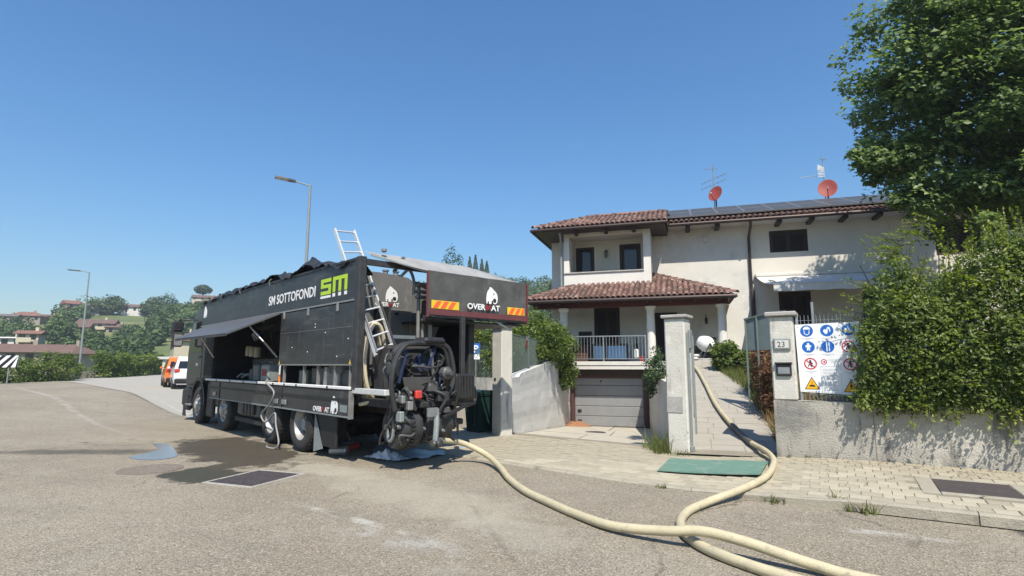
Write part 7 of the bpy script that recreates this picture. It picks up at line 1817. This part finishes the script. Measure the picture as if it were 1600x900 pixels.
weeds('dry_grass', 'dry brown grass on the bank right of the path', strip[:12] + [(s[0] + .3, s[1], s[2], .3, .6) for s in strip[:12]], 'dry_grass', .42, 95, 41, kind='stuff')
weeds('green_grass', 'green and yellowing grass on the upper bank of the path', strip[8:] + [(s[0] + .35, s[1], s[2], .35, .8) for s in strip[6:]], 'green_grass', .36, 90, 42, kind='stuff')
weeds('weed_tuft', 'tall dry weeds at the foot of the path pillar on the ramp side', [(-.48, 11.02, .04, .20, 1), (-.42, 10.75, .05, .18, 1), (-.62, 11.3, .02, .2, .6)], 'green_grass', .48, 70, 43)
weeds('weed_tuft', 'short grass tuft at the front foot of the path pillar', [(-.1, 10.62, .06, .18, 1)], 'green_grass', .14, 60, 44)
weeds('weed_tuft', 'largest grass tuft growing from the kerb below the safety board', [(1.93, 7.34, .0, .10, .8), (1.75, 7.40, .0, .06, .4), (1.62, 7.5, .08, .04, .25)], 'green_grass', .19, 45, 45)
weeds('weed_tuft', 'small yellowish grass tuft at the kerb where the hose crosses', [(1.0, 7.58, .0, .12, 1)], 'green_grass', .11, 70, 46)
weeds('weed_tuft', 'tiny grass tuft at the dropped kerb before the green mat', [(-.35, 8.05, .0, .08, 1)], 'green_grass', .08, 40, 47)
weeds('wall_weeds', 'thin dark weeds along the foot of the street wall', [tuple(wl(s, -.03, .12)) + (.04, 1) for s in (.18, .45, .5, 1.9, 2.35, 2.6)], 'green_grass', .09, 10, 48)

# fallen leaves and grit on the pavement by the wall
def litter():
    rng = np.random.default_rng(9); V, F, A = [], [], []
    for i in range(130):
        s = rng.uniform(.3, 4.6); tt = -abs(rng.normal(0, .35)) - .04; x, y, _ = wl(s, tt, 0)
        if i > 90: tt = -rng.uniform(0, 2.4); x, y, _ = wl(s, tt, 0)
        z = pave_z(x, y) + .014; a = rng.uniform(0, 6.28); L = rng.uniform(.012, .035); b = len(V)
        c, sn = math.cos(a), math.sin(a)
        for (u, v, h) in ((-L, 0, .0), (0, -L * .5, .008), (L, 0, .004), (0, L * .5, .01)): V.append((x + u * c - v * sn, y + u * sn + v * c, z + h))
        F += [(b, b + 1, b + 2), (b, b + 2, b + 3)]; tn = rng.uniform(0, .8); A += [tn, tn]
    o = link('leaf_litter', np_mesh('leaf_litter', np.array(V), tris=np.array(F), attr=np.array(A)), 'dry_leaf'); tag(o, 'scattered dry leaves on the pavement along the street wall', 'leaf litter', kind='stuff')
litter()

# hedge behind the low far wall
shrub('fence_hedge', 'green hedge growing behind the mesh fence by the parking sign', 'hedge', lambda rng: (lambda q: np.array([-17 + 9.2 * q + .8, 30.4 - 6.2 * q + 1.0 + rng.normal(0, .35), rng.uniform(.4, 2.7 + .5 * math.sin(q * 9))]))(rng.uniform(0, 1)), 420, 30, (.22, .42), .17, 'leaf_dark', (-11.8, 27.4, 0), 51)
shrub('yellow_shrub', 'yellow-green shrub topping the hedge behind the parking sign', 'shrub', ell((-9.9, 25.9, 2.95), (.75, .6, .55)), 60, 34, (.15, .3), .14, 'leaf_yellow', (-9.9, 25.9, 0), 52)
# ================================================================== BACKGROUND: LOT EDGE, HILLSIDE TREES AND HOUSES
shrub('clipped_hedge', 'long clipped hedge along the far edge of the parking lot', 'hedge', lambda rng: (lambda q: np.array([-48.6 - 13.2 * q + rng.normal(0, .3), 35.0 + 18.4 * q + .6 + rng.normal(0, .45), .3 + rng.uniform(0, 1) ** .7 * (2.25 + .25 * math.sin(q * 23))]))(rng.uniform(.07, 1)), 520, 34, (.3, .5), .22, 'leaf_bush', (-55, 44, .4), 61, stems=30)
shrub('lot_bush', 'spreading bush beside the chevron board at the edge of the lot', 'bush', multi((3, ell((-44.2, 29.2, 1.3), (1.6, 2.2, 1.25))), (2, ell((-43.2, 26.6, 1.1), (1.2, 1.6, 1.0)))), 200, 34, (.28, .45), .2, 'leaf_bush', (-43.8, 28.2, .2), 62)
shrub('pale_reeds', 'pale grassy shrub between the bush and the lamp post', 'shrub', ell((-47.2, 32.3, 1.2), (1.0, 1.3, 1.1)), 70, 40, (.25, .4), .24, 'green_grass', (-47.2, 32.3, .2), 63, aspect=.15)

def polar(px, r):
    a = R(107) - math.atan((px - 800) / 866.0); return r * math.cos(a), r * math.sin(a)
def tree_pts(rng, x, y, z, h, r, shape='round', n=130):
    d = rng.normal(0, 1, (n, 3)); d /= np.linalg.norm(d, axis=1, keepdims=True)
    if shape == 'cone':
        q = rng.uniform(0, 1, n); rad = r * (1 - q) * .95 + .1; a = rng.uniform(0, 6.28, n); P = np.stack([x + rad * np.cos(a) * rng.uniform(.5, 1, n), y + rad * np.sin(a) * rng.uniform(.5, 1, n), z + h * (.1 + .9 * q)], 1); N = np.stack([np.cos(a), np.sin(a), np.full(n, .5)], 1)
    elif shape == 'pine':
        P = np.array([x, y, z + h * .82]) + d * np.array([r, r, h * .17]) * rng.uniform(.6, 1, (n, 1)); N = d + [0, 0, .4]
    else:
        lob = 1 + .25 * np.array([mnoise.noise(Vector((a[0] * 2 + x, a[1] * 2 + y, a[2] * 2))) for a in d])[:, None]
        P = np.array([x, y, z + h * .58]) + d * np.array([r, r, h * .42]) * rng.uniform(.65, 1, (n, 1)) * lob; N = d + [0, 0, .35]
    return P, N
def wood(name, label, zones, seed, size=.95):
    """far woodland that reads as one mass"""
    rng = np.random.default_rng(seed); PP, NN, TT = [], [], []
    for (x0, x1, r0, r1, n, h0, h1) in zones:
        for _ in range(n):
            x, y = polar(rng.uniform(x0, x1), rng.uniform(r0, r1)); h = rng.uniform(h0, h1); P, N = tree_pts(rng, x, y, terrain_z(x, y) - .5, h, h * rng.uniform(.38, .55), 'round', 150)
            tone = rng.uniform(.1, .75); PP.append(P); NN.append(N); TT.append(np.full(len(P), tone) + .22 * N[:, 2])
    P, N, T = np.concatenate(PP), np.concatenate(NN), np.concatenate(TT)
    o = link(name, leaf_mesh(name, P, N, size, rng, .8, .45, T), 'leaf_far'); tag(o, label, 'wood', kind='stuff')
wood('hillside_wood', 'dark woodland covering the hillside left of the truck', [(246, 345, 170, 262, 105, 4, 8), (240, 262, 150, 200, 12, 3.5, 6), (85, 130, 215, 262, 30, 3.5, 6), (85, 110, 160, 200, 8, 3.5, 6), (128, 182, 262, 278, 20, 5, 8), (222, 252, 255, 275, 8, 4, 7)], 71)
wood('valley_trees', 'trees and bushes filling the valley below the hillside houses', [(0, 60, 112, 160, 26, 2.5, 4.5), (60, 240, 100, 140, 48, 2.5, 4.5), (190, 250, 150, 185, 16, 2.5, 4.5), (100, 190, 150, 172, 14, 2.0, 3.2), (-60, 110, 165, 225, 40, 3, 5), (190, 300, 78, 100, 12, 2.5, 4)], 72, .75)
wood('wood_behind_house', 'wooded hill seen between the truck canopy and the house', [(620, 720, 90, 200, 60, 6, 11), (690, 850, 105, 250, 120, 6, 11), (780, 900, 120, 262, 70, 6, 10)], 73)

def hill_tree(label, px, r, h, rad, shape, seed, n=1300, size=.6, m='leaf_far', dz=0):
    rng = np.random.default_rng(seed); x, y = polar(px, r); z = terrain_z(x, y) + dz
    t = abs_thing('hill_tree', label, 'tree', (x, y, z), group='single trees on the skyline')
    MB().tube([(x, y, z - .5), (x, y, z + h * (.75 if shape != 'cone' else .3))], [h * .035, h * .018], 7).build('trunk', 'bark', t)
    P, N = tree_pts(rng, x, y, z, h, rad, shape, n); link('crown', leaf_mesh('crown', P, N, size, rng, .75, .5, rng.uniform(.1, .6, n)), m, t)
hill_tree('umbrella pine standing above the hilltop villa left of the truck', 313, 262, 12, 3.6, 'pine', 81)
hill_tree('round lone tree on the skyline right of the white hilltop house', 240, 266, 8, 3.6, 'round', 82)
hill_tree('tall dark tree at the left end of the skyline wood', 259, 240, 10.5, 3.6, 'round', 83, 900)
hill_tree('leftmost of the dark conifers above the truck canopy', 733, 215, 17.5, 3.6, 'cone', 84, dz=0)
hill_tree('second of the dark conifers above the truck canopy', 742, 215, 18.5, 3.6, 'cone', 85)
hill_tree('third of the dark conifers above the truck canopy', 752, 215, 17, 3.4, 'cone', 86)
hill_tree('rightmost of the dark conifers above the truck canopy', 760, 215, 16.5, 3.4, 'cone', 87)
hill_tree('tree with loose reddish crown above the right end of the canopy', 786, 95, 17.5, 3.6, 'round', 88, 1800, .42, 'leaf_bush')
hill_tree('dark round tree just above the middle of the canopy', 705, 150, 24, 4.0, 'round', 89, 1800)
hill_tree('slender cypress left of the house on the wooded hill', 821, 170, 14, 1.2, 'cone', 90, 800)
hill_tree('narrow dark cypress against the left corner of the house', 860, 120, 16, 1.4, 'cone', 91, 800)

mat('roof_brown', (0.17, 0.105, 0.085), 0.9, (0.12, 0.08, 0.065), .8, .5, stretch=(1, 1, 1)); mat('roof_red', (0.24, 0.12, 0.085), 0.9, (0.18, 0.095, 0.07), .6, .5); mat('roof_grey', (0.17, 0.145, 0.13), 0.9, (0.12, 0.10, 0.09), .6, .5)
mat('wall_cream', (0.55, 0.49, 0.36), 0.9, (0.48, 0.42, 0.31), .4, .5); mat('wall_white', (0.66, 0.64, 0.60), 0.9, (0.56, 0.54, 0.50), .4, .5); mat('wall_pink', (0.55, 0.38, 0.31), 0.9, (0.48, 0.33, 0.27), .4, .5); mat('wall_stone_and_shade', (0.36, 0.31, 0.25), 0.9, (0.28, 0.24, 0.2), .5, .5)
def villa(label, px, r, W, D, Hh, rise, rz, wall, roof, basey=None, hip=False, floors=2, nwin=4, balcony=True, over=.7):
    """x along the front (which faces -y), origin at the middle of the front foot"""
    x, y = polar(px, r); z = terrain_z(x, y) if basey is None else 1.65 + r * (570 - basey) / 866 * math.cos(math.atan((px - 800) / 866))
    k = .88 * math.cos(math.atan((px - 800) / 866)); W, D, Hh, rise, over = W * k, D * k, Hh * k, rise * k, over * k; foot = min(-.8, terrain_z(x, y) - z - 1.0)
    t = thing('hillside_house', label, 'house', (x, y, z), rz, group='houses on the far hillside')
    MB().box(-W / 2, W / 2, 0, D, foot, Hh).build('wall', wall, t)
    o = over; a, b, c, d = -W / 2 - o, W / 2 + o, -o, D + o; ze = Hh - o * rise / (D / 2); zt = Hh + rise; ym = D / 2; hx = (D / 2) * (.9 if hip else -.0) - (0 if hip else o)
    if not hip: hx = 0
    mb = MB(); mb.add([(a, c, ze), (b, c, ze), (b, d, ze), (a, d, ze), (a + hx, ym, zt), (b - hx, ym, zt)], [(0, 1, 5, 4), (2, 3, 4, 5), (1, 2, 5), (3, 0, 4)]); rf = mb.build('roof', roof, t)
    MB().add([(a, c, ze - .02), (b, c, ze - .02), (b, d, ze - .02), (a, d, ze - .02)], [(3, 2, 1, 0)]).build('soffit', 'dark_wood', rf)
    if not hip:
        for s in (-1, 1): X = s * W / 2; MB().add([(X, .0, Hh), (X, D, Hh), (X, ym, zt - .3)], [(0, 1, 2)]).build('gable', wall, t)
    MB().box(W * .18, W * .18 + .5, ym - .25, ym + .25, zt - .7, zt + .55).build('chimney', wall, rf)
    fh = Hh / floors
    for f in range(floors):
        for i in range(nwin):
            wx = -W / 2 + W * (i + .5) / nwin; z0 = f * fh + .28 * fh; door = (f == 0 and i % 2 == 0)
            w = MB().box(wx - .42, wx + .42, -.06, -.02, (.1 if door else z0), f * fh + .80 * fh).build('window', 'shutter', t)
            MB().box(wx - .32, wx + .32, -.075, -.062, (.2 if door else z0 + .08), f * fh + .76 * fh).build('pane', 'glass_dark', w)
        if f > 0 and balcony:
            bl = MB().box(-W * .38, W * .30, -1.3, -.08, f * fh - .12, f * fh + .08).build('balcony', wall, t); MB().box(-W * .38, W * .30, -1.3, -1.22, f * fh + .085, f * fh + .7).build('parapet', wall, bl)
    return t
villa('long two-storey cream house with brown roof half way up the hill', 149, 188, 11.5, 8, 5.0, 1.6, R(40), 'wall_cream', 'roof_brown', 525, nwin=4)
villa('low stone wing with brown roof left of the cream hill house', 120, 184, 7, 7, 2.8, 1.5, R(40), 'wall_stone_and_shade', 'roof_brown', 522, floors=1, nwin=2, balcony=False)
villa('small brown-roofed wing right of the cream hill house', 181, 186, 6, 6, 3.2, 1.3, R(40), 'wall_stone_and_shade', 'roof_brown', 524, floors=1, nwin=2, balcony=False)
villa('white house with flat brown roof on the hill skyline', 208, 262, 11.5, 8, 3.0, 1.5, R(38), 'wall_white', 'roof_brown', 488, floors=1, nwin=3, balcony=False)
villa('house with pale pink gable and red roof on the left skyline', 114, 255, 7, 8, 3.2, 1.8, R(75), 'wall_pink', 'roof_red', 484, floors=1, nwin=2, balcony=False)
villa('flat brown annex beside the pink gabled house on the skyline', 137, 262, 9, 7, 2.6, .8, R(40), 'wall_stone_and_shade', 'roof_grey', 484, floors=1, nwin=2, balcony=False)
villa('red hip-roofed house on the far left skyline', 36, 245, 13, 9, 3.0, 2.0, R(40), 'wall_stone_and_shade', 'roof_red', 502, hip=True, floors=1, nwin=4, balcony=False)
villa('dark-roofed long house right of the red hip roof', 70, 250, 11, 7, 2.4, .9, R(40), 'wall_pink', 'roof_brown', 501, floors=1, nwin=3, balcony=False)
villa('greyish house at the extreme left of the skyline', 5, 240, 9, 8, 4.2, 1.2, R(40), 'wall_stone_and_shade', 'roof_grey', 507, nwin=3, balcony=False)
villa('long low house with reddish roof nearest the lot at far left', 22, 100, 15, 7, 3.0, 1.5, R(46), 'wall_stone_and_shade', 'roof_brown', 571, floors=1, nwin=5, balcony=False)  # pale walls given the dark stone tone so they look shaded
villa('reddish roofed wing meeting the nearest far-left house', 96, 99, 6, 6, 2.6, 1.6, R(8), 'wall_stone_and_shade', 'roof_brown', 570, hip=True, floors=1, nwin=3, balcony=False)  # same dark tone, shade put into the wall colour
villa('narrow cream house with stacked balconies above the nearest roofs', 45, 128, 4.6, 5, 4.6, .8, R(40), 'wall_cream', 'roof_red', 548, floors=2, nwin=2)
villa('white flat-topped shed behind the nearest far-left roof', 10, 130, 8, 5, 2.2, .35, R(40), 'wall_white', 'wall_white', 541, floors=1, nwin=3, balcony=False)
villa('pale house with sloping pinkish roof beside the truck mirror', 272, 118, 6.5, 7, 2.6, 1.9, R(-35), 'wall_cream', 'roof_red', 548, floors=1, nwin=2, balcony=False)
villa('stone villa half hidden by trees on the hilltop beside the pine', 318, 250, 12, 8, 4.4, 1.5, R(40), 'wall_cream', 'roof_brown', 478, nwin=4)
t = abs_thing('white_pergola', 'white columned pergola beyond the parked cars', 'pergola', (*polar(272, 76), -1.0)); x, y = polar(272, 76)
for i in range(4): MB().box(x - 2.4 + i * 1.5 - .18, x - 2.4 + i * 1.5 + .18, y - .18, y + .18, -3, 2.3).build('column', 'wall_white', t)
MB().box(x - 3, x + 3, y - .4, y + .4, 2.302, 2.6).build('beam', 'wall_white', t)
t = abs_thing('terrace_wall', 'pale terrace wall below the cream hill house', 'wall', (*polar(160, 176), 6)); x, y = polar(160, 176); a = R(40); dv = Vector((math.cos(a), math.sin(a), 0)); zb = 1.65 + 176 * (570 - 541) / 866 * .8
for i in range(6):
    p = Vector((x, y, 0)) + dv * (-13 + i * 4.4); q = p + dv * 4.36; MB().bar((p.x, p.y, zb), (q.x, q.y, zb), .4, 3.4).build('wall_section', 'wall_stone_and_shade', t)

# ================================================================== SUMMER HAZE
def haze():
    m = bpy.data.materials.new('haze'); n, l = nodes_of(m); n.remove(n['Principled BSDF'])
    v = n.new('ShaderNodeVolumePrincipled'); v.inputs['Color'].default_value = (0.86, 0.92, 1.0, 1); v.inputs['Density'].default_value = 0.00065; v.inputs['Anisotropy'].default_value = 0.2
    l.new(v.outputs[0], n['Material Output'].inputs['Volume'])
    o = MB().box(-420, 420, -420, 420, -12, 62).build('haze', m); tag(o, 'thin summer haze over the whole valley', 'haze', kind='stuff')
haze()
